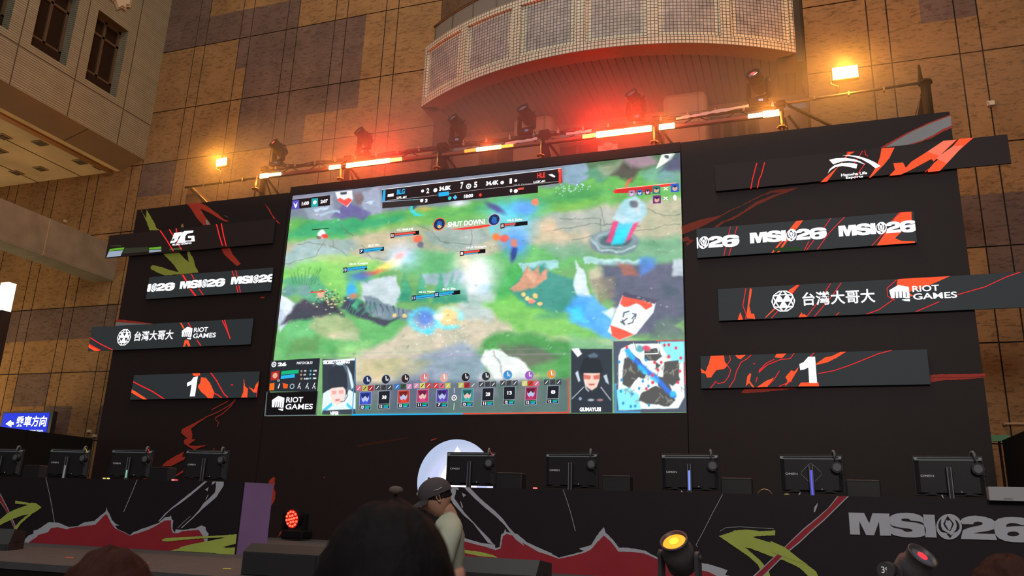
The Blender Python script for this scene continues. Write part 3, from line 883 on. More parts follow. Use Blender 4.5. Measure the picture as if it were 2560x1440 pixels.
A.poly(z6([(1290,570),(1300,558),(1362,520),(1368,560),(1320,568)]), RED); A.poly(z6([(1545,560),(1650,488),(1656,505),(1560,560)]), RED)
A.line(z6([(1935,290),(1915,318)]), 2, RED)
mb.build('left_panel', bd)
# centre
mb = bd_panel(jx0 + .006, jx1 - .006, PY(1200, 413, YB).z, (SX0, SX1, SZ0, SZ1))
A = Art(YB, mb)
A.poly(z9([(1055,262),(1060,280),(1250,250),(1400,225),(1540,195),(1530,190),(1400,205),(1200,232)]), ink((74, 38, 28)), rough=.5)
A.poly(z9([(1716,225),(1722,210),(1768,198),(1766,208)]), RED)
A.poly(z9([(262,585),(285,560),(310,545),(316,570),(308,640),(318,680),(318,740),(300,780),(268,825),(272,790),(262,700)]), RED, rough=1.2, seg=4, seed=9)
A.poly(z9([(340,1090),(365,1040),(400,1005),(398,1025),(370,1060)]), RED, rough=.5)
A.poly(z9([(748,550),(770,545),(760,560)]), RED)
mb.build('centre_panel', bd)
# right wing
mb = bd_panel(jx1 + .006, BXR, PY(2050, 316, YB).z)
A = Art(YB, mb)
A.poly(z7([(1480,272),(1560,225),(1700,150),(1850,80),(2013,18),(2026,100),(2022,118),(1960,145),(1880,190),(1790,225),(1700,252),(1600,268)]), RED, rough=.7, seg=4)
A.poly(z7([(1520,268),(1600,218),(1720,150),(1870,82),(2015,28),(2022,102),(1950,130),(1880,175),(1790,215),(1700,243),(1600,262)]), GRY, rough=.5, seg=5)
RD2 = ink((150, 56, 38))
A.poly(z7([(12,850),(150,802),(300,770),(360,735),(450,700),(560,640),(680,585),(760,572),(880,565),(800,600),(720,625),(560,700),(480,750),(400,800),(330,820),(280,860),(252,858),(300,822),(380,790),(470,740),(560,672),(690,618),(760,598),(690,600),(600,630),(480,690),(360,745),(270,800),(150,860),(60,895),(16,912)]), RD2, rough=.7, seg=4)
A.poly(z7([(20,940),(60,925),(75,950),(110,950),(70,985),(50,998),(48,975),(70,960),(20,965)]), RD2, rough=.6, seg=4)
A.poly(z8([(1862,885),(1960,880),(2100,880),(2270,874),(2276,905),(2100,920),(1960,925),(1864,940)]), RED, rough=.7, seg=4)
A.line(z8([(1862,905),(1960,900),(2030,906),(2270,898)]), 1.0, prt)
A.poly(z8([(455,1018),(480,990),(600,985),(860,970),(872,985),(740,1000),(600,1015),(500,1022)]), RED, rough=.8, seg=4)
mb.build('right_panel', bd)
# braces behind the wall
bk = mat('truss_black', (0.005, 0.0045, 0.0045), rough=.7, spec=.12)

# ------------------------------------------------------------------ LED tickers standing proud of the backdrop
YK = YB - .06
case = mat('led_case', (0.02, 0.018, 0.02), rough=.5)
face = mat('led_face', (0.030, 0.034, 0.038), rough=.6, emis=lin((44, 50, 53)), es=0.6, spec=.3)
face_b = mat('led_face_black', (0.030, 0.021, 0.021), rough=.55, emis=lin((20, 12, 11)), es=0.5, spec=.25)
WH = glow((250, 252, 255), 1.25); OR = glow((255, 84, 44), 1.1); LR = glow((255, 40, 44), 1.0); PK = glow((255, 120, 92), 1.0)
def ticker(label, TL, TR, BL, fm):
    """corner pixels of the lit face -> thing, Art"""
    a, c, d = PY(*TL, YK), PY(*TR, YK), PY(*BL, YK)
    x0, x1, z1, z0 = (a.x + d.x) / 2, c.x, (a.z + c.z) / 2, d.z
    t = thing('led_ticker', label, 'led display', ((x0 + x1) / 2, YB, z0), group=None)
    b = MB(); b.box(((x0 + x1) / 2, YK + .016, (z0 + z1) / 2), (x1 - x0, .030, z1 - z0), case); b.box(((x0 + x1) / 2, YK + .038, (z0 + z1) / 2), ((x1 - x0) * .5, .014, (z1 - z0) * .3), case); b.build('case', t)
    A = Art(YK - .002, clip=(x0, z0, x1, z1), step=0.0003)
    A.m([(x0, z0), (x1, z0), (x1, z1), (x0, z1)], fm)
    return t, A, (x0, z0, x1, z1)
def done(t, A): A.mb.build('lit_face', t)
def marks(A, row, full, dark):
    """row: photo y of the bottom and top of the M at px; full: list of (left px, right px)"""
    for (lx, rx, by, ty) in full:
        a = PY(lx, by, YK); c = PY(rx, by, YK); tp = PY(lx, ty, YK)
        wordmark(A, a.x, a.z, c.x - a.x, (tp.z - a.z), WH, dark)

# right side, top to bottom
t, A, R = ticker('top right LED strip with a white three-swoosh team logo', (1786, 412), (2518, 337), (1790, 478), face_b)
A.clip = (R[0] - .1, R[1] - .02, R[2], R[3] + .02)
for P in ([(1018,550),(1080,490),(1190,395),(1250,300),(1300,295),(1245,330),(1160,430),(1075,545)], [(1500,270),(1597,264),(1560,340),(1520,390),(1440,470),(1388,512),(1420,470),(1465,400),(1490,330)]):
    A.poly(z7(P), OR)
A.poly(z7([(1535,498),(1600,430),(1588,382),(1660,376),(1680,415),(1722,370),(1840,295),(1960,215),(2062,205),(1960,300),(1888,368),(1870,350),(1740,420),(1700,440),(1620,478)]), OR)
A.poly(z7([(1840,295),(1960,215),(2052,207),(1960,300),(1930,328)]), PK)
A.poly(z7([(2078,200),(2184,191),(2050,310),(1980,390),(1912,462),(1838,468),(1848,430),(1890,380),(2000,290)]), OR)
A.poly(z7([(2030,255),(2110,250),(1985,385),(1905,345)]), PK)
for P in ([(572,380),(540,500),(522,600)], [(630,375),(605,470),(590,500),(570,597)]): A.line(z7(P), 2.4, LR)
for P in ([(1240,300),(1300,297)], [(1375,287),(1380,315),(1398,330)], [(1360,290),(1285,400)], [(1120,470),(1075,545)], [(1380,380),(1282,520)], [(1850,425),(1802,468)]): A.line(z7(P), 1.6, LR)
A.poly(z7([(1110,357),(1160,345),(1230,342),(1300,352),(1345,370),(1380,393),(1320,372),(1250,365),(1200,370),(1140,390)]), WH)
A.poly(z7([(1205,323),(1260,322),(1330,330),(1400,352),(1450,375),(1492,403),(1455,420),(1410,385),(1350,352),(1280,332)]), WH)
A.poly(z7([(1100,458),(1115,425),(1150,397),(1200,382),(1260,379),(1320,388),(1312,422),(1270,412),(1210,402),(1160,410),(1125,430)]), WH)
A.text('Hanwha Life', z7([(1200,482)])[0], z7([(1393,468)])[0], 7.5, WH, .03)
A.text('Esports', z7([(1235,504)])[0], z7([(1363,492)])[0], 7.5, WH, .03)
done(t, A)
t, A, R = ticker('second LED strip on the right, white block wordmarks repeated', (1742, 574), (2284, 527), (1742, 645), face)
for P in ([(870,808),(920,803),(860,880),(800,960),(735,1048),(720,1048),(780,960)], [(868,808),(905,806),(840,890),(760,970),(692,1050),(680,1048),(760,950),(800,890)], [(1650,740),(1722,732),(1725,815),(1600,940),(1650,960),(1748,962),(1748,974),(1462,996),(1560,850),(1600,790)]):
    A.poly(z7(P), OR)
for P in ([(375,855),(350,960),(325,1078)], [(425,850),(400,940),(362,1075)], [(1125,785),(1060,880),(1040,940)], [(960,960),(925,1030)], [(1000,950),(940,1030)], [(1228,778),(1110,900),(1020,1025)], [(1640,742),(1560,830)], [(1560,850),(1425,998)]): A.line(z7(P), 1.7, LR)
A.poly(z7([(700,1015),(760,1008),(900,1008),(890,1030),(700,1035)]), glow((50, 90, 40), .5))
marks(A, 0, [(1875.5, 2069, 609, 582.5), (2097.5, 2297, 592, 565), (1655, 1850, 628, 601)], face)
done(t, A)
t, A, R = ticker('third LED strip on the right, with faceted ball and fist logos', (1795, 726), (2640, 672), (1797, 802), face)
for P in ([(430,475),(440,440),(450,418),(470,478)], [(520,240),(535,245),(530,290),(515,370),(530,430),(552,430),(560,475),(540,465),(500,465),(495,440)], [(815,250),(870,215),(890,215),(830,290),(735,370),(630,468),(640,450),(760,330)], [(880,460),(905,418),(915,440),(925,430),(950,455)], [(1620,175),(1640,170),(2010,150),(1840,225),(1700,270),(1740,300),(1600,300),(1610,230)]):
    A.poly(z8(P), OR)
for P in ([(490,240),(480,300),(468,370),(492,430),(490,475)], [(885,218),(820,300),(680,465)], [(1120,205),(1060,300)], [(1030,340),(940,455)], [(1200,200),(1130,300),(1000,452)], [(1612,178),(1540,240),(1545,300),(1600,330)], [(1580,330),(1480,400),(1385,435)], [(2560,110),(2420,160),(2270,230),(2060,290)], [(1930,340),(1755,415)], [(1185,420),(1158,445)]): A.line(z8(P), 1.9, LR)
a = PY(1958, 753, YK); e = PY(1988, 751, YK)
sponsor_ball(A, a.x, a.z, e.x - a.x, WH, face)
A.text('台灣大哥大', (2007, 765), (2189, 756), 34, WH, .018)
a = PY(2226, 756, YK); c = PY(2394, 750, YK); tp = PY(2226, 714, YK)
fist_brand(A, a.x, a.z, c.x - a.x, tp.z - a.z, WH, face)
done(t, A)
t, A, R = ticker('bottom right LED strip with a white number 1 and red splashes', (1751, 890), (2317, 874), (1753, 971), face)
for P in ([(230,738),(325,735),(335,790),(355,815),(330,840),(270,850),(230,905),(200,905),(190,875),(160,870),(150,835),(190,860),(215,800)], [(410,735),(430,760),(450,770),(490,735),(440,740)], [(705,755),(720,725),(795,722),(760,760)],
          [(490,970),(500,900),(520,870),(530,880),(518,930),(555,978),(540,978),(515,945)], [(570,978),(640,930),(700,905),(650,975)], [(880,970),(900,942),(1030,940),(1036,970)],
          [(780,970),(800,930),(785,900),(830,850),(850,860),(885,825),(870,860),(830,925)], [(1015,800),(1080,755),(1130,745),(1200,712),(1238,712),(1170,755),(1100,790),(1015,812)]):
    A.poly(z8(P), OR, rough=.4, seg=4)
for P in ([(370,740),(375,775),(350,810),(378,850),(360,900),(330,940),(280,950),(270,930),(225,985)], [(530,735),(500,765),(455,790),(420,860),(405,920),(365,980)], [(740,855),(700,920),(660,960)], [(850,722),(820,765),(750,770),(650,810),(585,870),(590,850),(640,800),(700,770)], [(1000,718),(960,760)], [(1580,700),(1470,730),(1360,775),(1260,815),(1140,855),(1030,875)], [(575,900),(565,940)], [(835,930),(735,972)], [(545,805),(558,800)]): A.line(z8(P), 1.9, LR)
A.poly(z8([(955,750),(1005,750),(1020,945),(962,945),(955,830),(925,845),(895,850),(888,805),(920,790)]), WH)
done(t, A)

# left side, top to bottom
t, A, R = ticker('top left LED strip with a slanted white team logo and green bars', (271, 592), (689, 544), (265, 645), face_b)
A.clip = None
A.poly(z4([(370,755),(510,752),(505,768),(380,765)]), glow((60, 66, 40), .8)); 
A.poly(z4([(365,800),(545,780),(540,806),(360,824)]), glow((98, 170, 44), 1.0)); A.poly(z4([(355,830),(530,815),(500,885),(325,905)]), glow((160, 176, 196), .9))
A.poly(z4([(560,790),(840,775),(845,830),(510,860)]), glow((58, 60, 44), .7))
A.poly(z4([(850,785),(1000,770),(1002,795),(850,808)]), glow((98, 170, 44), 1.0)); A.poly(z4([(850,815),(1000,805),(1002,830),(852,845)]), glow((160, 176, 196), .8))
A.poly(z4([(1105,795),(1260,785),(1255,808),(1100,815)]), glow((60, 96, 56), .8))
for P in ([(985,570),(1060,680),(1150,825)], [(1100,560),(1150,640),(1250,810)], [(1185,545),(1190,600)], [(1680,495),(1720,650),(1755,760)], [(1740,485),(1765,620),(1800,765)]): A.line(z4(P), 2.6, LR)
for P in ([(1160,605),(1255,590),(1250,625),(1215,650),(1205,690),(1170,722),(1110,730),(1120,700),(1160,698),(1165,665),(1130,690),(1145,650)], [(1265,590),(1320,585),(1255,700),(1310,698),(1300,722),(1195,725)],
          [(1285,580),(1398,572),(1392,600),(1322,612),(1300,640),(1290,700),(1412,692),(1415,705),(1250,712)], [(1330,640),(1408,636),(1415,700),(1370,705),(1375,665),(1330,668)]):
    A.poly(z4(P), WH)
A.text('BILIBILI GAMING', z4([(1138,760)])[0], z4([(1372,738)])[0], 4.6, WH, .03)
done(t, A)
t, A, R = ticker('second LED strip on the left, white block wordmarks repeated', (372, 695), (684, 667), (366, 748), face)
for P in ([(1258,1110),(1310,1195)], [(1355,1290),(1430,1385)]): A.line(z4(P), 4.0, LR)
for P in ([(1365,1100),(1405,1170)], [(1465,1290),(1520,1370)], [(1870,1055),(1900,1150)], [(1915,1050),(1935,1140)], [(1925,1250),(1945,1340)], [(1955,1245),(1975,1335)]): A.line(z4(P), 2.0, LR)
marks(A, 0, [(449, 561, 722.5, 704), (577, 691, 711.5, 693), (322, 435, 733, 714.5)], face)
done(t, A)
t, A, R = ticker('third LED strip on the left, with faceted ball and fist logos', (229, 817), (634, 797), (221, 878), face)
for P in ([(92,560),(100,530),(130,555),(250,612),(222,620),(180,618),(120,585)], [(1270,565),(1290,480),(1335,485),(1360,560),(1330,560),(1310,520),(1290,562)], [(1230,270),(1250,272),(1290,345),(1270,345)]):
    A.poly(z5(P), OR)
for P in ([(118,450),(250,530),(402,606)], [(1330,270),(1375,345)], [(1440,485),(1490,555)], [(1750,240),(1800,340),(1850,470)], [(1780,235),(1815,360),(1850,468)], [(105,528),(180,570),(252,610)]): A.line(z5(P), 2.4, LR)
a = PY(310.5, 843.5, YK); e = PY(327, 843, YK)
sponsor_ball(A, a.x, a.z, (e.x - a.x) * 1.05, WH, face)
A.text('台灣大哥大', (334, 853), (432, 848), 24, WH, .018)
a = PY(452, 850, YK); c = PY(539, 846, YK); tp = PY(452, 818, YK)
fist_brand(A, a.x, a.z, c.x - a.x, tp.z - a.z, WH, face)
done(t, A)
t, A, R = ticker('bottom left LED strip with a white number 1 and red flame shapes', (336, 938), (650, 928), (325, 999), face)
for P in ([(612,1100),(640,1090),(720,1140),(830,1215),(790,1220),(700,1170),(615,1120)], [(1380,890),(1400,878),(1475,880),(1480,915),(1440,930),(1400,925)], [(1490,940),(1550,950),(1600,1010),(1640,1100),(1655,1130),(1635,1198),(1575,1198),(1540,1160),(1490,1120),(1450,1060),(1480,1010)],
          [(1985,1190),(2010,1120),(2018,960),(2030,1050),(2068,1085),(2060,1190)], [(2075,1060),(2120,1080),(2140,1100),(2165,1030),(2210,980),(2190,1060),(2175,1130),(2140,1130)]):
    A.poly(z5(P), OR, rough=.4, seg=4)
for P in ([(640,990),(760,1050),(900,1120),(1040,1212)], [(1610,885),(1680,980),(1740,1090),(1775,1150),(1820,1190)], [(1640,1135),(1700,1160),(1745,1195)], [(2185,1060),(2178,1190)], [(1860,1035),(1885,1035)]): A.line(z5(P), 2.6, LR)
A.poly(z5([(1400,940),(1452,930),(1415,1176),(1352,1178),(1375,1030),(1320,1055),(1318,1010),(1370,985)]), WH)
done(t, A)

# ------------------------------------------------------------------ round lit emblem low on the backdrop
YE = YB - .08
c0 = PY(1137, 1203, YE); rr = c0.z * 0 + (PY(1137, 1098, YE).z - c0.z)
em = thing('lit_emblem', 'round glowing white emblem with lotus petals behind the right desk', 'lightbox', (c0.x, YB, c0.z - rr))
b = MB(); b.cyl((c0.x, YE + .075, c0.z), (c0.x, YE + .002, c0.z), rr, case, n=64); b.build('case', em)
def emblem_mesh():
    """disc whose lit face is brighter in the middle, petals brighter still"""
    A = Art(YE, step=.0006)
    P = lambda Q: [(c0.x + a * rr, c0.z + b_ * rr) for a, b_ in Q]
    A.m(P([(-.72, -.10), (-.66, .18), (-.38, .56), (-.46, .10), (-.42, -.3), (-.60, -.5)]), glow((196, 202, 245), 1.1))
    A.m(P([(-.86, -.62), (-.80, -.15), (-.60, -.45), (-.5, -.8)]), glow((200, 206, 245), 1.1))
    A.m(P([(0.02, .83), (.28, .48), (.55, .05), (.60, -.5), (.2, -.8), (-.45, -.85), (-.54, -.35), (-.36, .15), (-.14, .55)]), glow((250, 240, 255), 1.35))
    A.m(P([(.85, -.10), (.80, .18), (.52, .56), (.60, .10), (.56, -.3), (.74, -.5)]), glow((196, 202, 245), 1.1))
    return A.mb
emblem_mesh().build('petals', em)
def emblem_face():
    bm = bmesh.new(); cl_ = bm.verts.layers.float_color.new('Col'); N, Rn = 96, 24; rows = []
    for j in range(Rn + 1):
        row = []
        for k in range(N):
            a = 2 * PI * k / N; u_, v_ = j / Rn * math.cos(a), j / Rn * math.sin(a)
            d = min(1.0, math.hypot(u_ - .28, v_ + .22) / 1.15); c_ = [lin((246, 236, 252))[i] * (1 - d) ** 1.0 + lin((164, 176, 204))[i] * d ** .9 for i in range(3)]
            vt = bm.verts.new((c0.x + u_ * rr * .997, YE, c0.z + v_ * rr * .997)); vt[cl_] = (*c_, 1); row.append(vt)
        rows.append(row)
    for A_, B_ in zip(rows, rows[1:]):
        for k in range(N): bm.faces.new((A_[k], A_[(k + 1) % N], B_[(k + 1) % N], B_[k]))
    me = bpy.data.meshes.new('lit_face'); bm.to_mesh(me); bm.free(); me.materials.append(attr_material('emblem_light', .4, es=1.3)); me.transform(RM[em.name].inverted())
    o = bpy.data.objects.new('lit_face', me); COL.objects.link(o); o.parent = em
emblem_face()
# ------------------------------------------------------------------ the big LED screen: its picture is one emissive face coloured per vertex
scr = thing('video_screen', 'large bright LED screen showing a game broadcast between the two dark wings', 'screen', ((SX0 + SX1) / 2, YB, SZ0))
b = MB()
b.box(((SX0 + SX1) / 2, YB + .085, (SZ0 + SZ1) / 2), (SX1 - SX0 - .012, .07, SZ1 - SZ0 - .012), case)
b.build('cabinet', scr)
YS = YB + .045
NXS, NZS = 620, 360
gx = np.linspace(SX0 + .008, SX1 - .008, NXS); gz = np.linspace(SZ0 + .008, SZ1 - .008, NZS)
GX, GZ = np.meshgrid(gx, gz)
_v = np.stack([GX.ravel() - CAM[0], np.full(GX.size, YS) - CAM[1], GZ.ravel() - CAM[2]], 1) @ ROW
UP = (CX + _v[:, 0] * FPX / _v[:, 2]).reshape(GX.shape)
VP = (CY + _v[:, 1] * FPX / _v[:, 2]).reshape(GX.shape)
IMG = np.zeros(GX.shape + (3,))
def snoise(x, y, s, seed, octv=3):
    """smooth value noise on arrays"""
    out = np.zeros_like(x); amp = 1.0; tot = 0
    for o in range(octv):
        r = np.random.RandomState(seed + o * 17); T = r.rand(128, 128)
        u = x / s * (2 ** o) + 11.3 * o; v = y / s * (2 ** o) + 5.7 * o
        i = np.floor(u).astype(int); j = np.floor(v).astype(int); fu = u - i; fv = v - j
        fu = fu * fu * (3 - 2 * fu); fv = fv * fv * (3 - 2 * fv)
        i0, i1, j0, j1 = i % 128, (i + 1) % 128, j % 128, (j + 1) % 128
        n = (T[i0, j0] * (1 - fu) + T[i1, j0] * fu) * (1 - fv) + (T[i0, j1] * (1 - fu) + T[i1, j1] * fu) * fv
        out += n * amp; tot += amp; amp *= .55
    return out / tot
WU = UP + (snoise(UP, VP, 26, 3) - .5) * 16; WV = VP + (snoise(UP, VP, 26, 9) - .5) * 16
def cl(c): return np.array(c, float)
def _blend(mask, c, box):
    s = IMG[box]; a = mask[..., None]
    IMG[box] = s * (1 - a) + cl(c) * a
def bbox(x0, y0, x1, y1, pad):
    m = (UP > x0 - pad) & (UP < x1 + pad) & (VP > y0 - pad) & (VP < y1 + pad)
    r = np.where(m.any(1))[0]; c = np.where(m.any(0))[0]
    if len(r) == 0 or len(c) == 0: return None
    return (slice(r[0], r[-1] + 1), slice(c[0], c[-1] + 1))
def poly(pts, c, soft=3.0, al=1.0, warp=1.0):
    xs = [p[0] for p in pts]; ys = [p[1] for p in pts]
    bx = bbox(min(xs), min(ys), max(xs), max(ys), soft * 2 + 16 * warp + 2)
    if bx is None: return
    X = UP[bx] * (1 - warp) + WU[bx] * warp; Y = VP[bx] * (1 - warp) + WV[bx] * warp
    d = np.full(X.shape, 1e9); ins = np.zeros(X.shape, bool); n = len(pts)
    for k in range(n):
        ax, ay = pts[k - 1]; bx_, by = pts[k]
        ex, ey = bx_ - ax, by - ay
        t = np.clip(((X - ax) * ex + (Y - ay) * ey) / max(ex * ex + ey * ey, 1e-9), 0, 1)
        d = np.minimum(d, np.hypot(X - ax - t * ex, Y - ay - t * ey))
        cnd = (ay > Y) != (by > Y)
        with np.errstate(divide='ignore', invalid='ignore'):
            xi = ax + (Y - ay) * ex / (ey if ey else 1e-9)
        ins ^= cnd & (X < xi)
    sd = np.where(ins, -d, d)
    _blend(np.clip(.5 - sd / (2 * soft), 0, 1) * al, c, bx)
def ell(x, y, rx, ry, c, soft=.3, al=1.0, rot=0.0, warp=.6):
    R_ = max(rx, ry) * (1 + soft)
    bx = bbox(x - R_, y - R_, x + R_, y + R_, 16)
    if bx is None: return
    X = UP[bx] * (1 - warp) + WU[bx] * warp - x; Y = VP[bx] * (1 - warp) + WV[bx] * warp - y
    cr, sr = math.cos(rot), math.sin(rot)
    a = (X * cr + Y * sr) / rx; b_ = (-X * sr + Y * cr) / ry
    q = np.hypot(a, b_)
    _blend(np.clip((1 + soft - q) / (2 * soft), 0, 1) ** 1.2 * al, c, bx)
def stroke(pts, wd, c, soft=1.5, al=1.0, warp=.7):
    xs = [p[0] for p in pts]; ys = [p[1] for p in pts]
    bx = bbox(min(xs), min(ys), max(xs), max(ys), wd + soft * 2 + 16)
    if bx is None: return
    X = UP[bx] * (1 - warp) + WU[bx] * warp; Y = VP[bx] * (1 - warp) + WV[bx] * warp
    d = np.full(X.shape, 1e9)
    for (ax, ay), (bx_, by) in zip(pts, pts[1:]):
        ex, ey = bx_ - ax, by - ay
        t = np.clip(((X - ax) * ex + (Y - ay) * ey) / max(ex * ex + ey * ey, 1e-9), 0, 1)
        d = np.minimum(d, np.hypot(X - ax - t * ex, Y - ay - t * ey))
    _blend(np.clip((wd / 2 + soft - d) / (2 * soft), 0, 1) * al, c, bx)

# ground
IMG[:] = cl((98, 152, 84))
poly([(640,380),(1760,380),(1760,470),(1440,470),(1200,520),(960,545),(700,560)], (112, 116, 132), 6)          # ruins at the top
poly([(1430,470),(1430,400),(1720,370),(1720,480)], (66, 100, 62), 8)
# grass band under the ruins
poly([(690,620),(720,545),(860,548),(960,528),(1130,510),(1300,482),(1500,440),(1720,420),(1720,500),(1560,505),(1420,520),(1330,545),(1180,545),(1090,560),(980,575),(820,600)], (86, 158, 66), 8)
poly([(700,600),(770,552),(900,542),(1010,535),(1010,560),(860,590)], (40, 146, 96), 10, .8)
poly([(1090,535),(1230,515),(1420,480),(1500,470),(1540,480),(1420,505),(1250,530)], (62, 140, 70), 8, .8)
poly([(1220,545),(1350,520),(1470,500),(1500,505),(1380,535)], (130, 176, 62), 8, .6)
poly([(900,575),(1040,548),(1080,555),(960,585)], (150, 172, 76), 8, .6)
# road, warm earth with grey slabs
poly([(690,700),(705,610),(860,598),(1010,572),(1120,560),(1260,560),(1400,530),(1560,510),(1720,500),(1720,640),(1560,640),(1430,610),(1350,640),(1200,640),(1060,640),(980,660),(860,650),(760,670)], (166, 160, 130), 8)
poly([(700,640),(745,610),(790,600),(860,615),(880,640),(800,660),(700,680)], (140, 164, 160), 4)
poly([(800,600),(900,596),(920,615),(850,625),(790,618)], (132, 150, 142), 3); poly([(900,625),(960,610),(1000,620),(980,650),(920,650)], (146, 154, 140), 3)
poly([(1060,580),(1130,570),(1210,575),(1230,600),(1150,625),(1080,610)], (136, 150, 140), 4); poly([(1120,590),(1200,575),(1190,625),(1120,640)], (150, 162, 152), 3, .7)
poly([(880,590),(960,575),(1020,600),(1000,640),(900,625)], (196, 172, 136), 12, .75); poly([(1330,560),(1420,545),(1480,575),(1420,590),(1350,585)], (196, 166, 132), 10, .75)
poly([(1370,530),(1540,520),(1560,590),(1480,600),(1400,575)], (150, 156, 146), 6, .85); poly([(1620,500),(1720,495),(1720,590),(1640,610)], (176, 166, 136), 10, .8)
poly([(1340,590),(1470,575),(1500,600),(1420,640),(1330,620)], (196, 172, 140), 12, .6)
for L_ in ([(745,612),(770,608),(835,618),(870,640)], [(835,600),(838,620)], [(905,612),(930,645),(1000,650)], [(1080,575),(1100,605),(1180,610)], [(1180,575),(1175,640)], [(1400,545),(1500,548),(1500,600)], [(1500,520),(1510,560),(1590,575),(1700,560)], [(1380,575),(1480,560),(1600,565)], [(710,660),(790,640),(810,610)], [(705,690),(800,665)], [(1620,520),(1660,540),(1700,535)], [(850,560),(880,590)], [(1040,560),(1075,575)], [(1430,600),(1480,590),(1510,610)]):
    stroke(L_, 1.6, (92, 96, 84), 1.0, .8)
# lower left grass
poly([(690,730),(700,670),(780,648),(880,640),(950,655),(940,720),(860,740),(780,735)], (118, 186, 84), 10)
poly([(790,645),(880,640),(930,655),(870,665)], (170, 180, 106), 10, .7)
poly([(1000,640),(1060,620),(1140,630),(1150,690),(1060,690),(1000,680)], (84, 160, 96), 8, .9)
poly([(1180,650),(1310,610),(1460,620),(1480,650),(1340,690),(1260,720),(1240,760),(1200,720)], (96, 170, 90), 10)
poly([(1240,700),(1290,660),(1330,690),(1300,760),(1250,800)], (64, 160, 72), 8); poly([(1500,600),(1700,590),(1720,660),(1560,660)], (96, 150, 110), 10, .9)
poly([(1340,612),(1460,600),(1490,640),(1400,650)], (120, 150, 130), 8, .7)
# lower path
poly([(860,930),(900,840),(1030,800),(1150,760),(1260,770),(1420,790),(1520,830),(1600,860),(1560,900),(1420,860),(1290,830),(1200,870),(1130,930),(1000,1000),(900,1000)], (190, 176, 150), 12)
poly([(1140,730),(1200,700),(1240,740),(1230,800),(1150,800)], (176, 190, 190), 10, .8)
poly([(690,900),(700,760),(900,790),(1020,800),(980,850),(880,880)], (86, 160, 84), 8)
poly([(700,760),(760,790),(830,800),(780,850),(720,860)], (96, 176, 104), 10, .8)
poly([(790,780),(870,790),(900,830),(820,850),(770,820)], (170, 166, 120), 8, .75); poly([(820,835),(890,830),(900,850),(830,850)], (196, 180, 150), 5, .7)
poly([(840,865),(930,850),(900,890),(850,900)], (136, 190, 110), 8, .8); poly([(730,850),(800,840),(790,880),(720,885)], (84, 120, 60), 8, .6)
poly([(1290,830),(1200,760),(1320,730),(1500,790),(1560,850),(1440,850)], (104, 178, 72), 8, .9)
poly([(1200,860),(1240,830),(1340,835),(1430,860),(1480,930),(1430,950),(1330,930),(1240,920)], (70, 140, 66), 8); poly([(1250,868),(1330,862),(1400,890),(1330,920),(1260,900)], (96, 88, 78), 8, .8)
poly([(1420,840),(1560,860),(1540,990),(1480,990),(1450,930)], (104, 170, 110), 10, .8)
poly([(1020,900),(1160,850),(1220,900),(1200,1000),(980,1000),(960,960)], (126, 140, 160), 10, .9)
poly([(900,900),(1000,890),(1080,905),(1020,950),(900,950)], (180, 164, 110), 10, .6)
stroke([(900,892),(1700,880)], 1.2, (190, 150, 200), 2, .5, 0); stroke([(690,888),(1430,870)], 1.2, (120, 150, 130), 2, .5, 0)
poly([(1000,945),(1080,935),(1100,1030),(960,1030)], (84, 92, 110), 12, .8)
# top ruins: pillars, banner, foliage
poly([(760,500),(830,485),(835,545),(770,548)], (134, 140, 156), 3); poly([(905,480),(950,470),(955,530),(900,538)], (140, 146, 166), 3); poly([(830,540),(865,500),(930,530),(905,548)], (84, 70, 130), 4, .8)
poly([(780,520),(825,515),(820,522),(785,528)], (170, 190, 206), 1.5); poly([(795,532),(850,524),(848,530),(800,536)], (150, 176, 190), 1.5); poly([(905,505),(935,500),(930,508)], (180, 196, 210), 1.5)
poly([(838,480),(880,476),(882,498),(868,518),(845,502)], (226, 224, 232), 1.5, 1, 0); poly([(842,500),(850,494),(860,500),(872,494),(881,500),(866,516)], (238, 62, 52), 1.2, 1, 0); poly([(850,481),(868,479),(866,486),(852,487)], (50, 52, 60), 1, 1, 0)
poly([(884,482),(905,480),(900,510),(888,508)], (110, 70, 66), 4, .7); poly([(1410,420),(1460,400),(1480,440),(1440,470),(1410,460)], (122, 146, 166), 4); poly([(1462,430),(1500,412),(1530,440),(1500,462)], (74, 132, 96), 5)
poly([(1490,420),(1550,400),(1570,430),(1510,445)], (150, 150, 120), 6, .7); poly([(1530,440),(1560,410),(1600,420),(1580,455)], (62, 44, 44), 6, .8); poly([(1545,395),(1620,385),(1650,410),(1580,420)], (150, 110, 130), 6, .8); poly([(1600,430),(1660,415),(1690,440),(1620,455)], (96, 150, 130), 6, .8)
poly([(1655,384),(1690,380),(1680,398),(1640,422)], (222, 226, 212), 1.5, 1, 0); poly([(1690,384),(1720,380),(1720,430),(1650,430)], (66, 58, 96), 6, .8); ell(1668, 391, 7, 5, (50, 60, 66), .2)
poly([(1650,440),(1700,425),(1710,470),(1640,460)], (96, 120, 170), 8, .5)
poly([(728,500),(800,480),(960,462),(1240,430),(1420,412),(1420,402),(1200,420),(960,450),(728,482)], (96, 88, 104), 4, .7)
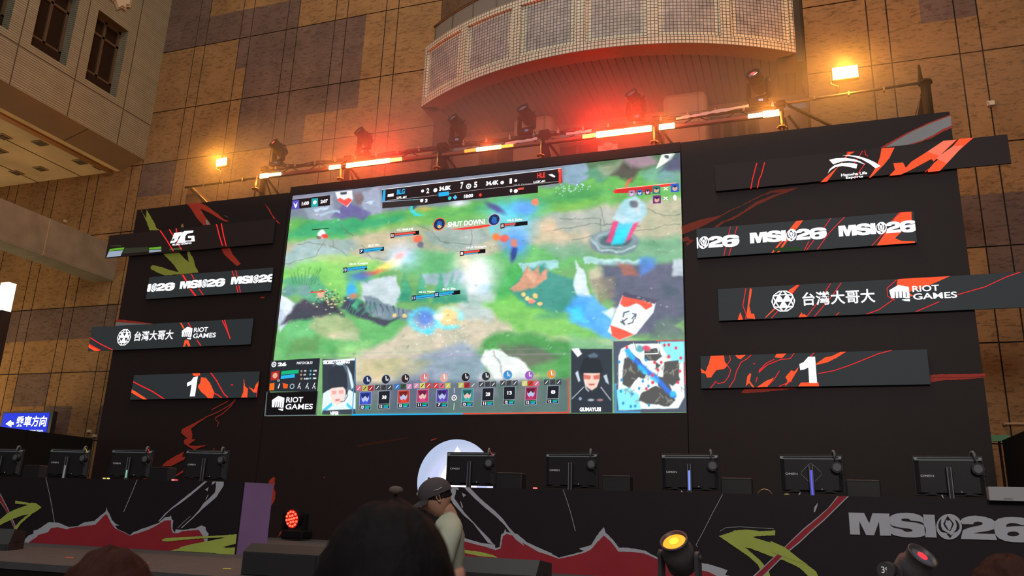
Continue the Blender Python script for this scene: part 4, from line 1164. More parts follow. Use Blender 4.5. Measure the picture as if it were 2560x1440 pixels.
# mid rocks, bushes and pits
poly([(690,800),(700,735),(740,760),(725,800),(700,830)], (176, 186, 200), 3); poly([(700,812),(735,765),(760,745),(830,750),(860,790),(820,785),(760,800)], (54, 50, 62), 5)
poly([(760,690),(800,690),(830,740),(790,760),(750,745),(720,720),(700,700)], (74, 150, 110), 6, .9); ell(722, 728, 20, 14, (84, 130, 120)); ell(760, 725, 18, 16, (100, 140, 130))
poly([(905,705),(990,690),(995,715),(1010,745),(985,770),(930,755),(900,745)], (186, 196, 200), 3); poly([(905,735),(940,740),(985,770),(1035,775),(1035,800),(960,800),(920,780)], (110, 124, 136), 3); poly([(860,740),(900,748),(930,790),(975,800),(1000,795),(960,815),(880,785),(850,770)], (52, 52, 66), 4)
for k in range(8): poly([(908 + k * 14, 748 + k * 4), (914 + k * 14, 746 + k * 4), (914 + k * 14, 782 + k * 2)], (74, 86, 100), 1.5)
poly([(1045,688),(1150,676),(1170,700),(1130,720),(1060,712)], (132, 160, 162), 4); 
for x in (1012, 1052, 1130, 1100, 1150):
    poly([(x - 18, 755), (x, 682), (x + 18, 755)], (44, 132, 96), 5); poly([(x - 12, 725), (x + 2, 690), (x + 12, 730)], (70, 160, 116), 4, .8)
poly([(1295,660),(1390,650),(1400,665),(1310,690)], (150, 196, 196), 2); poly([(1460,645),(1608,648),(1606,662),(1462,662)], (156, 196, 190), 2)
poly([(1275,720),(1310,680),(1360,662),(1400,690),(1440,700),(1450,760),(1400,780),(1320,760),(1290,740)], (52, 128, 112), 6)
poly([(1305,690),(1318,665),(1330,685),(1345,668),(1352,690),(1372,670),(1368,700),(1340,720),(1290,732),(1275,725)], (196, 134, 104), 3); poly([(1315,690),(1325,672),(1345,690),(1335,715)], (226, 166, 136), 3, .7)
poly([(1435,720),(1440,655),(1465,690),(1475,740),(1455,760)], (196, 210, 214), 3); poly([(1470,680),(1500,665),(1520,700),(1490,750)], (190, 170, 150), 6, .8); poly([(1500,660),(1720,655),(1720,830),(1590,840),(1540,780),(1510,720)], (78, 80, 98), 8)
poly([(1480,700),(1540,690),(1540,740),(1500,760)], (120, 110, 90), 6, .7); poly([(1540,655),(1580,660),(1600,690),(1560,685)], (150, 84, 66), 4, .8); poly([(1440,740),(1480,740),(1540,800),(1560,850),(1500,840),(1430,800),(1410,775)], (70, 150, 226), 8); poly([(1420,770),(1450,765),(1470,800),(1430,800)], (60, 196, 246), 6, .8)
poly([(1500,780),(1550,770),(1530,800)], (230, 230, 240), 4, .7); poly([(1680,650),(1720,650),(1720,690),(1680,690)], (190, 200, 206), 4, .8); poly([(1600,645),(1640,640),(1640,670),(1600,690)], (60, 120, 210), 6, .7)
poly([(1640,800),(1720,790),(1720,850),(1620,850)], (84, 104, 92), 8, .8); poly([(1690,810),(1712,800),(1710,830)], (110, 150, 90), 4)
for (x, y) in ((1310,735),(1320,745),(1330,750),(1350,758),(985,788),(1012,790),(1340,740)): ell(x, y, 6, 5, (236, 190, 110), .3); 
ell(1332, 752, 8, 5, (230, 120, 100)); poly([(1335,790),(1380,770),(1420,790),(1380,800)], (60, 130, 96), 6, .6)
# big pale rock, lower right
poly([(1205,900),(1215,874),(1260,880),(1310,905),(1330,930),(1310,960),(1245,960),(1225,930)], (216, 218, 214), 3); stroke([(1235,880),(1245,905),(1262,950)], 3, (150, 146, 140), 2)
poly([(1180,980),(1200,930),(1230,930),(1250,990)], (196, 190, 186), 5, .8); poly([(1300,950),(1340,935),(1350,1000),(1290,1000)], (206, 160, 120), 6, .6)
poly([(690,760),(700,735),(735,760),(715,790)], (200, 208, 216), 3); poly([(880,760),(900,745),(895,775)], (60, 160, 110), 3)
for k in range(10): stroke([(860 + k * 7, 790 - (k % 3) * 5), (866 + k * 9, 765 - (k % 2) * 8)], 2, (50, 130, 96), 1.2, .8)
for k in range(9): stroke([(735 + k * 6, 710), (728 + k * 9, 685 - (k % 3) * 8)], 2, (60, 110, 60), 1.2, .7)
# stone monument on the right (plain stand-in): plinth, statue bulk, cloth
ell(1535, 605, 62, 32, (92, 112, 118), .12); ell(1535, 598, 50, 24, (132, 152, 154), .12); ell(1538, 600, 42, 18, (66, 84, 92), .15); stroke([(1480,600),(1500,622),(1540,632),(1585,615)], 5, (150, 170, 170), 2)
poly([(1532,555),(1548,552),(1528,608),(1515,605)], (206, 60, 110), 2, 1, .2); poly([(1582,560),(1600,550),(1575,598),(1560,606)], (206, 60, 110), 2, 1, .2); poly([(1548,552),(1584,556),(1562,606),(1526,612)], (64, 176, 200), 2.5, 1, .2); poly([(1545,575),(1570,570),(1555,612),(1530,612)], (20, 206, 226), 4, .7, .3)
poly([(1560,500),(1590,490),(1612,510),(1618,530),(1600,555),(1560,560),(1535,548),(1545,520)], (150, 190, 200), 4, 1, .4); poly([(1575,500),(1600,505),(1600,535),(1580,530)], (200, 196, 196), 4, .7); ell(1584, 512, 12, 10, (84, 92, 100), .3); poly([(1540,530),(1575,545),(1560,560),(1530,550)], (176, 200, 210), 3, .8)
poly([(1575,445),(1582,440),(1570,480),(1562,480)], (240, 70, 50), 3, .8)
# banner lower right
poly([(1557,738),(1640,752),(1634,780),(1590,835),(1548,850),(1520,828)], (232, 234, 240), 2, 1, .05); poly([(1557,738),(1625,748),(1632,765),(1615,775),(1600,762),(1590,758),(1572,766),(1560,768),(1550,760)], (244, 72, 50), 1.6, 1, .1); poly([(1525,812),(1540,818),(1560,825),(1585,836),(1548,850),(1530,840)], (244, 72, 50), 1.6, 1, .1)
poly([(1556,735),(1562,728),(1575,735),(1600,740),(1640,750),(1648,748),(1636,760),(1600,750),(1560,742)], (66, 60, 80), 1.5, 1, 0)
for P in ([(1560,782),(1572,778)], [(1560,782),(1558,792)], [(1552,804),(1562,812),(1556,800)], [(1554,806),(1568,796)], [(1580,796),(1590,786),(1582,784)], [(1590,786),(1588,796)], [(1570,810),(1582,806),(1584,798)]): stroke(P, 3, (70, 72, 80), 1, 1, 0)
# light effects of the fight
ell(1190, 690, 48, 44, (236, 214, 246), .8, .8); ell(1193, 685, 28, 34, (255, 255, 255), .7, 1); ell(1165, 655, 22, 16, (250, 226, 190), .9, .7); ell(1210, 720, 18, 12, (160, 200, 250), .9, .6)
ell(1010, 640, 34, 26, (176, 206, 246), .8, .8); ell(990, 655, 22, 14, (255, 255, 250), .7, .9, -.5); ell(960, 668, 26, 10, (246, 214, 96), .7, .9, -.4); ell(1000, 640, 16, 8, (246, 150, 140), .6, .7, -.6); ell(925, 682, 30, 7, (226, 70, 50), .6, .8, -.2); ell(900, 690, 30, 14, (40, 90, 200), .6, .7); ell(880, 725, 14, 22, (40, 150, 230), .5, .9); ell(885, 740, 10, 6, (226, 110, 70), .5, .8)
for (x, y, r_) in ((1060, 800, 34), (1122, 795, 30)):
    for k in range(14):
        t = 2 * PI * k / 14; ell(x + r_ * math.cos(t), y + r_ * .8 * math.sin(t), 8, 6, (90, 226, 250), .8, .8)
ell(1062, 795, 26, 24, (66, 110, 220), .5, .8); ell(1120, 788, 26, 22, (250, 206, 130), .5, .9); ell(1096, 790, 10, 7, (255, 250, 250), .7, .9); ell(1150, 805, 16, 8, (250, 176, 110), .7, .7); ell(1072, 830, 10, 6, (60, 200, 246), .7, .8)
ell(1285, 560, 56, 56, (104, 196, 246), .35, .55); ell(1285, 525, 70, 26, (70, 190, 230), .6, .6); ell(1310, 520, 26, 16, (90, 140, 246), .6, .9); ell(1240, 520, 26, 8, (56, 40, 110), .5, .8, .5); ell(1290, 610, 30, 34, (60, 130, 246), .6, .75); ell(1285, 635, 8, 22, (30, 40, 120), .4, .9, .2)
ell(1336, 505, 9, 8, (250, 110, 80), .3); ell(1241, 592, 11, 10, (230, 110, 50), .3, 1); ell(1262, 596, 12, 10, (226, 80, 66), .3, 1); ell(1286, 608, 10, 12, (200, 110, 80), .3, .9); ell(1230, 565, 6, 22, (70, 206, 236), .6, .8)
ell(804, 587, 9, 11, (238, 238, 240), .25, 1); ell(812, 592, 9, 6, (206, 50, 44), .25, 1); ell(798, 596, 6, 4, (120, 60, 60), .3, .8); ell(1044, 598, 12, 10, (230, 90, 60), .25, 1); ell(1052, 612, 9, 8, (96, 90, 110), .25, 1)
poly([(1028,500),(1048,505),(1042,528),(1060,536),(1040,541),(1028,530)], (44, 190, 196), 2); poly([(1030,500),(1048,512),(1040,520)], (30, 50, 70), 2); ell(1150, 508, 20, 8, (232, 220, 240), .7, .8); ell(1060, 520, 22, 6, (200, 160, 50), .6, .6)
ell(800, 735, 9, 9, (246, 160, 130), .4, .9); 
_r = np.random.RandomState(5)
for k in range(90):
    x, y = _r.normal(822, 18), _r.normal(748, 16); ell(x, y, 1.6 + _r.rand() * 1.6, 1.5, (240, 206, 130) if k % 2 else (40, 34, 40), .5, .9, 0, 0)
for k in range(60):
    x, y = _r.uniform(1040, 1170), _r.normal(825, 20); ell(x, y, 1.3, 1.3, (190, 240, 250), .6, .9, 0, 0)
for k in range(50):
    x, y = _r.uniform(1390, 1480), _r.normal(470, 8); ell(x, y - (x - 1430) * .11, 1.6, 1.2, (210, 220, 250), .5, .8, 0, 0)
for k in range(160):
    x, y = _r.uniform(700, 1700), _r.uniform(520, 900); ell(x, y, _r.uniform(1, 5), _r.uniform(.7, 2.2), (226, 236, 214) if k % 3 else (60, 80, 50), .6, .35, _r.uniform(-1, 1), 0)
# painterly tone variation of the landscape
n1 = snoise(UP, VP, 38, 21, 4)[..., None]; n2 = snoise(UP * .6, VP * 1.5, 11, 40, 3)[..., None]
IMG *= (0.80 + .26 * n1 + .16 * n2)
IMG += (n1 - .5) * np.array((26, -4, 8)) * .8
# a warm pink haze of the lamps lies over nothing here: keep the picture's own colours
# dark vignette strip of the broadcast frame behind the lower boxes
poly([(884,960),(1426,945),(1426,1034),(884,1040)], (60, 66, 84), 8, .72, 0)

# ---- two player cameras
def portrait(x0, y0, x1, y1, jersey, glasses, hairc=(22, 24, 30)):
    W_, H_ = x1 - x0, y1 - y0; X = lambda a: x0 + a * W_; Y = lambda b_: y0 + b_ * H_
    poly([(x0, y0), (x1, y0), (x1, y1), (x0, y1)], (30, 34, 42), .8, 1, 0)
    return X, Y, W_, H_
def pp(X, Y, P, c, soft=1.2, al=1.0): poly([(X(a), Y(b_)) for a, b_ in P], c, soft, al, 0)
X, Y, W_, H_ = portrait(806, 898, 889, 1036, None, None)
pp(X, Y, [(.30,.12),(.42,.06),(.66,.06),(.80,.16),(.95,.50),(.86,.62),(.70,.55),(.62,.2)], (70, 84, 96)); pp(X, Y, [(.42,.07),(.60,.06),(.62,.10),(.45,.12)], (190, 214, 226)); pp(X, Y, [(.74,.12),(.88,.28),(.95,.5),(.88,.54),(.80,.3)], (206, 216, 222))
pp(X, Y, [(-.02,.96),(.02,.62),(.20,.55),(.36,.72),(.66,.72),(.80,.55),(1.0,.62),(1.0,.96)], (206, 226, 232)); pp(X, Y, [(0,.92),(.28,.78),(.30,.84),(.05,.96)], (60, 176, 226)); pp(X, Y, [(.98,.92),(.74,.78),(.72,.84),(.95,.96)], (60, 176, 226))
pp(X, Y, [(.20,.52),(.70,.50),(.70,.66),(.60,.80),(.44,.84),(.30,.78),(.22,.66)], (232, 196, 186)); pp(X, Y, [(.22,.20),(.40,.10),(.62,.12),(.74,.26),(.76,.50),(.70,.56),(.62,.50),(.30,.52),(.18,.56),(.16,.36)], (26, 30, 38))
pp(X, Y, [(.28,.57),(.42,.57),(.42,.63),(.30,.64)], (216, 130, 124), 1, .8); pp(X, Y, [(.50,.56),(.64,.56),(.63,.62),(.50,.63)], (216, 130, 124), 1, .8); pp(X, Y, [(.38,.73),(.52,.72),(.52,.75),(.40,.76)], (190, 90, 90)); stroke([(X(.72),Y(.5)),(X(.76),Y(.66)),(X(.66),Y(.76)),(X(.54),Y(.77))], 1.6, (30, 30, 36), .8, 1, 0)
pp(X, Y, [(0,.93),(1,.90),(1,1.0),(0,1.0)], (42, 46, 56)); pp(X, Y, [(0.02,.02),(.98,-.01),(.98,.02),(0.02,.05)], (226, 228, 232)); 
X, Y, W_, H_ = portrait(1428, 872, 1531, 1032, None, None)
pp(X, Y, [(.20,.34),(.30,.16),(.50,.10),(.70,.18),(.78,.34),(.70,.44),(.30,.44)], (20, 22, 28)); pp(X, Y, [(.40,.10),(.55,.06),(.66,.10),(.62,.14),(.44,.14)], (70, 84, 100)); pp(X, Y, [(.30,.38),(.70,.38),(.68,.50),(.62,.60),(.50,.65),(.38,.60),(.31,.50)], (236, 186, 166)); pp(X, Y, [(.30,.40),(.48,.42),(.46,.48),(.32,.47)], (190, 80, 66), 1.2, .9); pp(X, Y, [(.53,.42),(.70,.40),(.68,.47),(.55,.48)], (190, 80, 66), 1.2, .9)
pp(X, Y, [(.42,.545),(.57,.545),(.56,.57),(.44,.57)], (170, 60, 60)); pp(X, Y, [(0,.80),(.14,.68),(.34,.60),(.50,.70),(.66,.60),(.88,.68),(1,.80),(1,1),(0,1)], (24, 28, 36)); stroke([(X(.02),Y(.78)),(X(.30),Y(.60))], 1.5, (220, 226, 236), .8, 1, 0); stroke([(X(.96),Y(.80)),(X(.72),Y(.60))], 1.5, (220, 226, 236), .8, 1, 0)
pp(X, Y, [(.10,.38),(.16,.34),(.22,.50),(.18,.52)], (190, 200, 210)); pp(X, Y, [(.78,.42),(.86,.40),(.92,.56),(.84,.52)], (176, 186, 196)); pp(X, Y, [(0,.0),(.18,-.01),(.26,.08),(.16,.13)], (240, 240, 244)); stroke([(X(.33),Y(.50)),(X(.36),Y(.62)),(X(.42),Y(.66))], 3, (220, 220, 226), 1, .8, 0)
ell(X(.22), Y(.78), 4, 4, (140, 160, 180), .3, .9, 0, 0); ell(X(.48), Y(.80), 8, 3, (170, 176, 186), .3, .9, 0, 0); ell(X(.70), Y(.80), 8, 3, (170, 110, 116), .3, .9, 0, 0)
# ---- minimap
MX0, MY0, MX1, MY1 = 1538, 850, 1716, 1030
poly([(1533,853),(1712,850),(1718,1031),(1537,1032)], (62, 66, 82), .8, 1, 0)
poly([(1553,872),(1578,860),(1690,858),(1708,866),(1711,992),(1696,1020),(1640,1022),(1548,1022),(1545,990),(1546,890)], (232, 244, 236), 1.5, 1, .15)
poly([(1650,854),(1711,853),(1711,905),(1680,905),(1662,880)], (126, 216, 232), 1.5, 1, .15); poly([(1542,975),(1570,968),(1596,985),(1602,1024),(1546,1026)], (120, 214, 236), 1.5, 1, .15)
_r = np.random.RandomState(12)
def ms(P, c, s=1.5, al=1): poly(P, c, s, al, .5)
for P in ([(1560,895),(1580,885),(1600,900),(1612,920),(1590,950),(1575,970),(1555,960),(1556,925)], [(1600,985),(1640,965),(1680,985),(1690,1000),(1670,1015),(1615,1010),(1595,1000)], [(1660,905),(1695,900),(1700,950),(1680,965),(1655,945)], [(1610,875),(1640,870),(1655,890),(1640,905),(1612,900)], [(1595,925),(1615,935),(1608,948),(1590,940)], [(1645,940),(1668,950),(1680,975),(1665,985),(1645,965)], [(1640,905),(1652,915),(1640,925)]):
    ms(P, (66, 62, 60))
for k in range(46):
    t = _r.rand(); x = _r.choice([1577, 1645, 1678, 1625]) + _r.normal(0, 14); y = {0: 0}.get(9, 0) + _r.choice([925, 993, 935, 888]) + _r.normal(0, 12); stroke([(x, y), (x + _r.uniform(-9, 9), y + _r.uniform(-9, 9)), (x + _r.uniform(-14, 14), y + _r.uniform(-10, 12))], 2.4, (130, 126, 112), 1, .8, .2)
stroke([(1568,876),(1585,900),(1615,925),(1640,945),(1668,975),(1686,990)], 11, (40, 96, 206), 3, 1, .4); stroke([(1568,876),(1582,895)], 11, (40, 170, 236), 3, .9, .3); stroke([(1600,918),(1612,930)], 12, (40, 176, 236), 3, .8, .3); stroke([(1630,945),(1642,952)], 12, (60, 170, 240), 3, .8, .3); ell(1683, 985, 8, 7, (40, 170, 236), .3)
ell(1600, 872, 10, 9, (80, 150, 160), .3); ell(1615, 870, 10, 8, (206, 60, 90), .3); stroke([(1584,857),(1585,886),(1645,884),(1646,855)], 1.6, (250, 250, 250), .7, 1, 0)
for (x, y) in ((1567, 868), (1636, 906), (1653, 906), (1645, 925), (1700, 928), (1661, 863), (1672, 862), (1690, 870), (1672, 892), (1702, 895), (1631, 938), (1632, 956), (1616, 972), (1695, 956)): ell(x, y, 3.6, 4.4, (216, 46, 66), .25, 1, 0, 0)
for (x, y) in ((1548, 905), (1554, 950), (1607, 953), (1598, 971), (1621, 965), (1622, 1013), (1552, 978), (1580, 985), (1588, 1015), (1558, 1008), (1577, 1016), (1615, 900)): ell(x, y, 3.4, 4.2, (40, 130, 190), .25, 1, 0, 0)
stroke([(1714,852),(1714,960)], 2.4, (236, 50, 50), 1, 1, 0); stroke([(1640,852),(1712,851)], 2, (236, 50, 50), 1, .9, 0); stroke([(1539,960),(1540,1030),(1600,1030)], 3, (50, 150, 240), 1.5, 1, 0)
IMG = np.clip(IMG * .93 + np.array((20, 24, 26)), 0, 255) / 255.0
_lin = np.where(IMG <= 0.04045, IMG / 12.92, ((IMG + 0.055) / 1.055) ** 2.4)
me = bpy.data.meshes.new('picture')
co = np.stack([GX.ravel(), np.full(GX.size, YS), GZ.ravel()], 1).astype(np.float32)
idx = np.arange(NXS * NZS).reshape(NZS, NXS)
q = np.stack([idx[:-1, :-1], idx[:-1, 1:], idx[1:, 1:], idx[1:, :-1]], -1).reshape(-1, 4)
me.vertices.add(len(co)); me.vertices.foreach_set('co', co.ravel())
me.loops.add(q.size); me.loops.foreach_set('vertex_index', q.ravel().astype(np.int32))
me.polygons.add(len(q)); me.polygons.foreach_set('loop_start', np.arange(0, q.size, 4, dtype=np.int32)); me.polygons.foreach_set('loop_total', np.full(len(q), 4, dtype=np.int32))
me.update()
ca = me.color_attributes.new('Col', 'FLOAT_COLOR', 'POINT')
ca.data.foreach_set('color', np.concatenate([_lin.reshape(-1, 3), np.ones((len(co), 1))], 1).astype(np.float32).ravel())
me.materials.append(attr_material('screen_picture', .4, es=1.3))
po = bpy.data.objects.new('picture', me); COL.objects.link(po); po.parent = scr; me.transform(RM[scr.name].inverted())

# ---- crisp broadcast overlay: bars, numbers, names (own part of the screen)
A = Art(YS - .001, step=.00035)
dk = glow((38, 22, 26), .9); dk2 = glow((34, 36, 46), .95); W1 = glow((246, 248, 252), 1.2); CY_ = glow((40, 176, 236), 1.1); RD = glow((240, 62, 56), 1.1); GN = glow((20, 180, 120), 1.1); TL = glow((40, 170, 170), 1.1); VI = glow((92, 84, 190), 1.1)
hz = ZL(5.018, 700, 380)
A.poly([(729,500),(825,488),(825,513),(729,524)], dk)
A.poly([(731,502),(748,500),(748,522),(730,524)], VI); A.poly([(779,497),(795,495),(795,516),(778,518)], TL)
A.poly([(734,506),(739,512),(744,505),(742,516),(739,520),(736,515)], W1); A.discp(787, 506, 4.5, W1)
A.text('1:00', (754, 514), (772, 512), 9, W1, .05); A.text('2:07', (801, 509), (819, 507), 9, W1, .05)
A.poly([(955,475),(1404,421),(1406,457),(1300,471),(1300,483),(1060,512),(1060,497),(956,503)], dk)
A.poly([(956,506),(1070,498),(1070,512),(956,521)], glow((62, 50, 50), .8)); A.poly([(1060,494),(1345,462),(1345,482),(1062,510)], dk)
A.line([(955,474),(1404,421)], 1.2, W1); A.line([(968,501),(1060,492),(1200,474),(1404,453)], 1.0, glow((200, 190, 190), .8))
A.poly([(958,476),(964,475),(963,503),(956,504)], CY_); A.poly([(1397,424),(1404,423),(1404,457),(1397,458)], RD); A.poly([(1395,423),(1401,422),(1401,430),(1395,431)], glow((250, 90, 70), 1.2))
A.text('BLG', (992, 487), (1012, 485), 13, CY_, .04, 0); A.text('LPL #1', (992, 498), (1016, 496), 6, W1, .05); A.text('HLE', (1343, 446), (1363, 444), 13, RD, .04); A.text('LCK #1', (1334, 459), (1363, 456), 6, W1, .05)
A.poly([(970,486),(985,484),(984,491),(969,493)], W1); A.poly([(1371,437),(1380,435),(1389,441),(1386,444),(1378,441)], W1)
A.text('2', (1066, 484), (1073, 483), 13, W1, .04); A.text('34.8K', (1098, 478), (1128, 475), 11, W1, .055); A.text('7', (1151, 473), (1158, 472), 17, W1, .04); A.text('5', (1185, 470), (1193, 469), 15, W1, .04); A.discp(1172, 466, 6.5, W1); A.discp(1172, 466, 4, dk); A.discp(1172, 466, 2, W1)
A.text('34.4K', (1215, 465), (1247, 461), 11, W1, .055); A.text('1', (1274, 460), (1280, 459), 13, W1, .04); A.text('18:00', (1160, 496), (1183, 493), 9, W1, .055)
A.poly([(1097,482),(1123,479),(1123,489),(1097,492)], CY_); A.discp(1057, 478, 3.6, W1); A.discp(1089, 476, 5, W1); A.discp(1256, 457, 4.5, W1); A.discp(1290, 452, 3.6, W1); A.discp(1055, 502, 4, W1); A.text('3', (1063, 507), (1069, 506), 9, W1, .05); A.text('0', (1275, 482), (1281, 481), 9, W1, .05); A.discp(1290, 478, 5, W1)
A.discp(1125, 496, 4.5, glow((60, 200, 200), 1.1)); A.poly([(1139,488),(1144,494),(1138,500),(1133,494)], glow((90, 190, 240), 1.1)); A.poly([(1202,483),(1206,488),(1201,493),(1197,488)], RD)
# announcement
A.text('SHUT DOWN!', (1120, 569), (1213, 560), 13, W1, .035)
A.poly([(1125,574),(1235,560),(1235,564),(1200,571),(1160,575)], RD)
for (x, y, r_, c_) in ((1099, 561, 15, (220, 120, 80)), (1236, 550, 15, (190, 190, 210))):
    A.discp(x, y, r_ + 1, glow(c_, 1.1)); A.discp(x, y, r_ - 1.5, glow((30, 50, 90), 1.0)); A.poly([(x - 7, y + 4), (x - 3, y - 8), (x + 6, y - 6), (x + 7, y + 6), (x, y + 10)], glow((50, 110, 190), 1.0)); A.poly([(x - 6, y + 7), (x, y + 1), (x + 7, y + 7), (x, y + 11)], glow((236, 190, 110) if x < 1200 else (60, 90, 200), 1.0))
def bar(x, y, wd, c, num, name, nm=None, fill=.85, sl=-.11):
    Y_ = lambda d: y + d * sl
    A.poly([(x - 10, Y_(-10) - 6), (x, y - 6), (x, y + 6), (x - 10, Y_(-10) + 7)], glow((90, 24, 26) if c is RDB else (26, 40, 90), .9)); A.text(num, (x - 8.5, y + 4.5), (x - 2, y + 4), 7, W1, .03)
    A.poly([(x, y - 5), (x + wd, Y_(wd) - 5), (x + wd, Y_(wd) + 5), (x, y + 5)], glow((16, 16, 24), .9)); A.poly([(x + .5, y - 4), (x + wd * fill, Y_(wd * fill) - 4), (x + wd * fill, Y_(wd * fill) + 1), (x + .5, y + 1)], c); A.poly([(x + .5, y + 2), (x + wd * fill * .9, Y_(wd * fill * .9) + 2), (x + wd * fill * .9, Y_(wd * fill * .9) + 4.4), (x + .5, y + 4.4)], glow((110, 190, 236), 1.0))
    if name: A.text(name, (x + (nm or 8), y - 10), (x + (nm or 8) + len(name) * 4.6, Y_(len(name) * 4.6) - 10), 5.5, W1, .03)
RDB = glow((232, 84, 72), 1.05); BLB = glow((40, 176, 230), 1.05)
bar(987, 589, 62, RDB, '15', 'CC IMMUNE', 6, .85); bar(910, 628, 51, BLB, '7', 'BLG ON', 12, .93); bar(869, 675, 50, BLB, '13', 'BLG Knight', 6, .98); bar(1262, 565, 58, RDB, '15', 'HLE Zeka', 8, .48); bar(1161, 634, 54, RDB, '8', 'HLE Delight', 6, .72); bar(1041, 745, 60, BLB, '11', 'BLG Viper', 8, .98); bar(1098, 737, 54, BLB, '15', 'BLG Bin', 10, .70); 
A.poly([(782,575),(824,571),(824,573),(782,577)], glow((60, 40, 40), 1)); A.poly([(778,731),(814,728),(814,731),(778,734)], RDB); A.text('HLE Gumayusi', (1286, 467), (1340, 461), 4, glow((200, 200, 200), 1), .0); A.poly([(1296,472),(1311,470),(1311,475),(1296,477)], RDB)
# kill feed right
A.poly([(1533,481),(1541,474),(1690,460),(1690,465),(1545,483),(1540,486)], RD); A.poly([(1541,476),(1632,468),(1632,482),(1543,485)], glow((220, 50, 46), 1.0)); A.line([(1541,474),(1690,459)], 1.6, glow((250, 200, 170), 1.1))
for (x, y, s_, c_) in ((1642, 477, 20, (60, 130, 120)), (1688, 472, 21, (60, 100, 210)), (1643, 501, 20, (120, 50, 130)), (1580, 486, 15, (190, 150, 190)), (1600, 484, 14, (50, 110, 190)), (1620, 482, 14, (120, 70, 90))):
    A.poly([(x - s_ / 2, y - s_ / 2), (x + s_ / 2, y - s_ / 2 - 1), (x + s_ / 2, y + s_ / 2 - 1), (x - s_ / 2, y + s_ / 2)], glow(c_, 1)); A.discp(x, y + 1, s_ * .3, glow((226, 180, 150) if s_ > 18 else (226, 200, 236), 1)); A.poly([(x - s_ * .3, y - s_ * .3), (x + s_ * .3, y - s_ * .3), (x, y)], glow(tuple(int(v * .5) for v in c_), 1))
for (x, y) in ((1665, 474), (1665, 498)): A.line([(x - 5, y - 4), (x + 5, y + 4)], 2, W1); A.line([(x - 5, y + 4), (x + 5, y - 4)], 2, W1)
A.poly([(1688,488),(1693,494),(1691,503),(1686,503),(1683,494)], W1)
# lower left stat panel
A.poly([(680,903),(803,896),(796,980),(676,980)], glow((42, 46, 54), 1)); A.poly([(672,982),(797,979),(792,1040),(667,1040)], glow((16, 12, 14), .9))
A.poly([(664,1041),(670,980),(672,980),(667,1039),(793,1037),(797,979),(799,979),(795,1040)], glow((110, 122, 130), .9))
A.text('26', (697, 917), (719, 916), 10, W1, .06); A.discp(688, 912, 6, W1); A.discp(688, 912, 3.5, glow((42, 46, 54), 1)); A.discp(688, 912, 2, W1); A.text('PATCH 26.13', (745, 912), (784, 909), 6.5, W1, .03)
A.poly([(707,929),(750,925),(750,934),(706,938)], GN); A.poly([(706,940),(740,936),(740,945),(705,948)], CY_); A.poly([(682,931),(702,928),(700,950),(680,952)], glow((190, 40, 36), 1)); A.discp(691, 940, 6, glow((236, 180, 150), 1)); A.text('13', (697, 955), (702, 954), 5, W1, .03)
for (x, y, s_) in ((757, 929, '79'), (780, 928, '130'), (756, 938, '67'), (779, 937, '44'), (757, 948, '0.82'), (779, 947, '390')):
    A.discp(x, y, 2.5, glow((180, 140, 110) if x < 770 else (90, 180, 190), 1)); A.text(s_, (x + 6, y + 2), (x + 6 + 3 * len(s_), y + 2), 4, W1, .03)
A.poly([(678,960),(690,958),(689,976),(677,977)], glow((240, 110, 30), 1.1)); A.poly([(710,958),(724,962),(722,972),(712,972)], glow((236, 90, 30), 1.1)); A.line([(703,960),(699,972)], 2, W1); A.discp(734, 967, 6, glow((150, 180, 190), 1)); A.discp(734, 967, 3.5, dk2)
for x in (751, 771, 788): A.line([(x - 3, 972), (x + 3, 958)], 1.6, W1); A.line([(x + 2, 966), (x + 4, 974)], 1.5, W1)
a = PY(681, 1028, A.y); c = PY(785, 1026, A.y); tp = PY(681, 991, A.y)
fist_brand(A, a.x, a.z, c.x - a.x, tp.z - a.z, W1, dk)
A.text('VIPER', (828, 1039), (851, 1038), 9.5, W1, .06); A.text('BILIBILI GAMING', (812, 912), (878, 909), 7.5, W1, .06); A.text('GUMAYUSI', (1451, 1030), (1504, 1029), 10.5, W1, .06)
for (x0, y0, x1, y1) in ((804, 897, 892, 1038), (1427, 871, 1532, 1033)): 
    A.line([(x0, y0), (x1, y0 - 3)], 1.0, glow((150, 156, 160), 1)); A.line([(x1, y0 - 2), (x1 - (6 if x0 < 1000 else -2), y1)], 1.0, glow((150, 156, 160), 1)); A.line([(x0, y0), (x0 - (6 if x0 < 1000 else -1), y1)], 1.0, glow((150, 156, 160), 1))
A.poly([(884,1036),(1160,1034),(1160,1037),(882,1040)], CY_); A.poly([(1160,1034),(1424,1031),(1424,1034),(1160,1037)], RD); A.line([(884,1036),(893,896)], 1.6, glow((60, 160, 230), .9)); A.line([(1424,1032),(1422,945)], 2.2, RD)
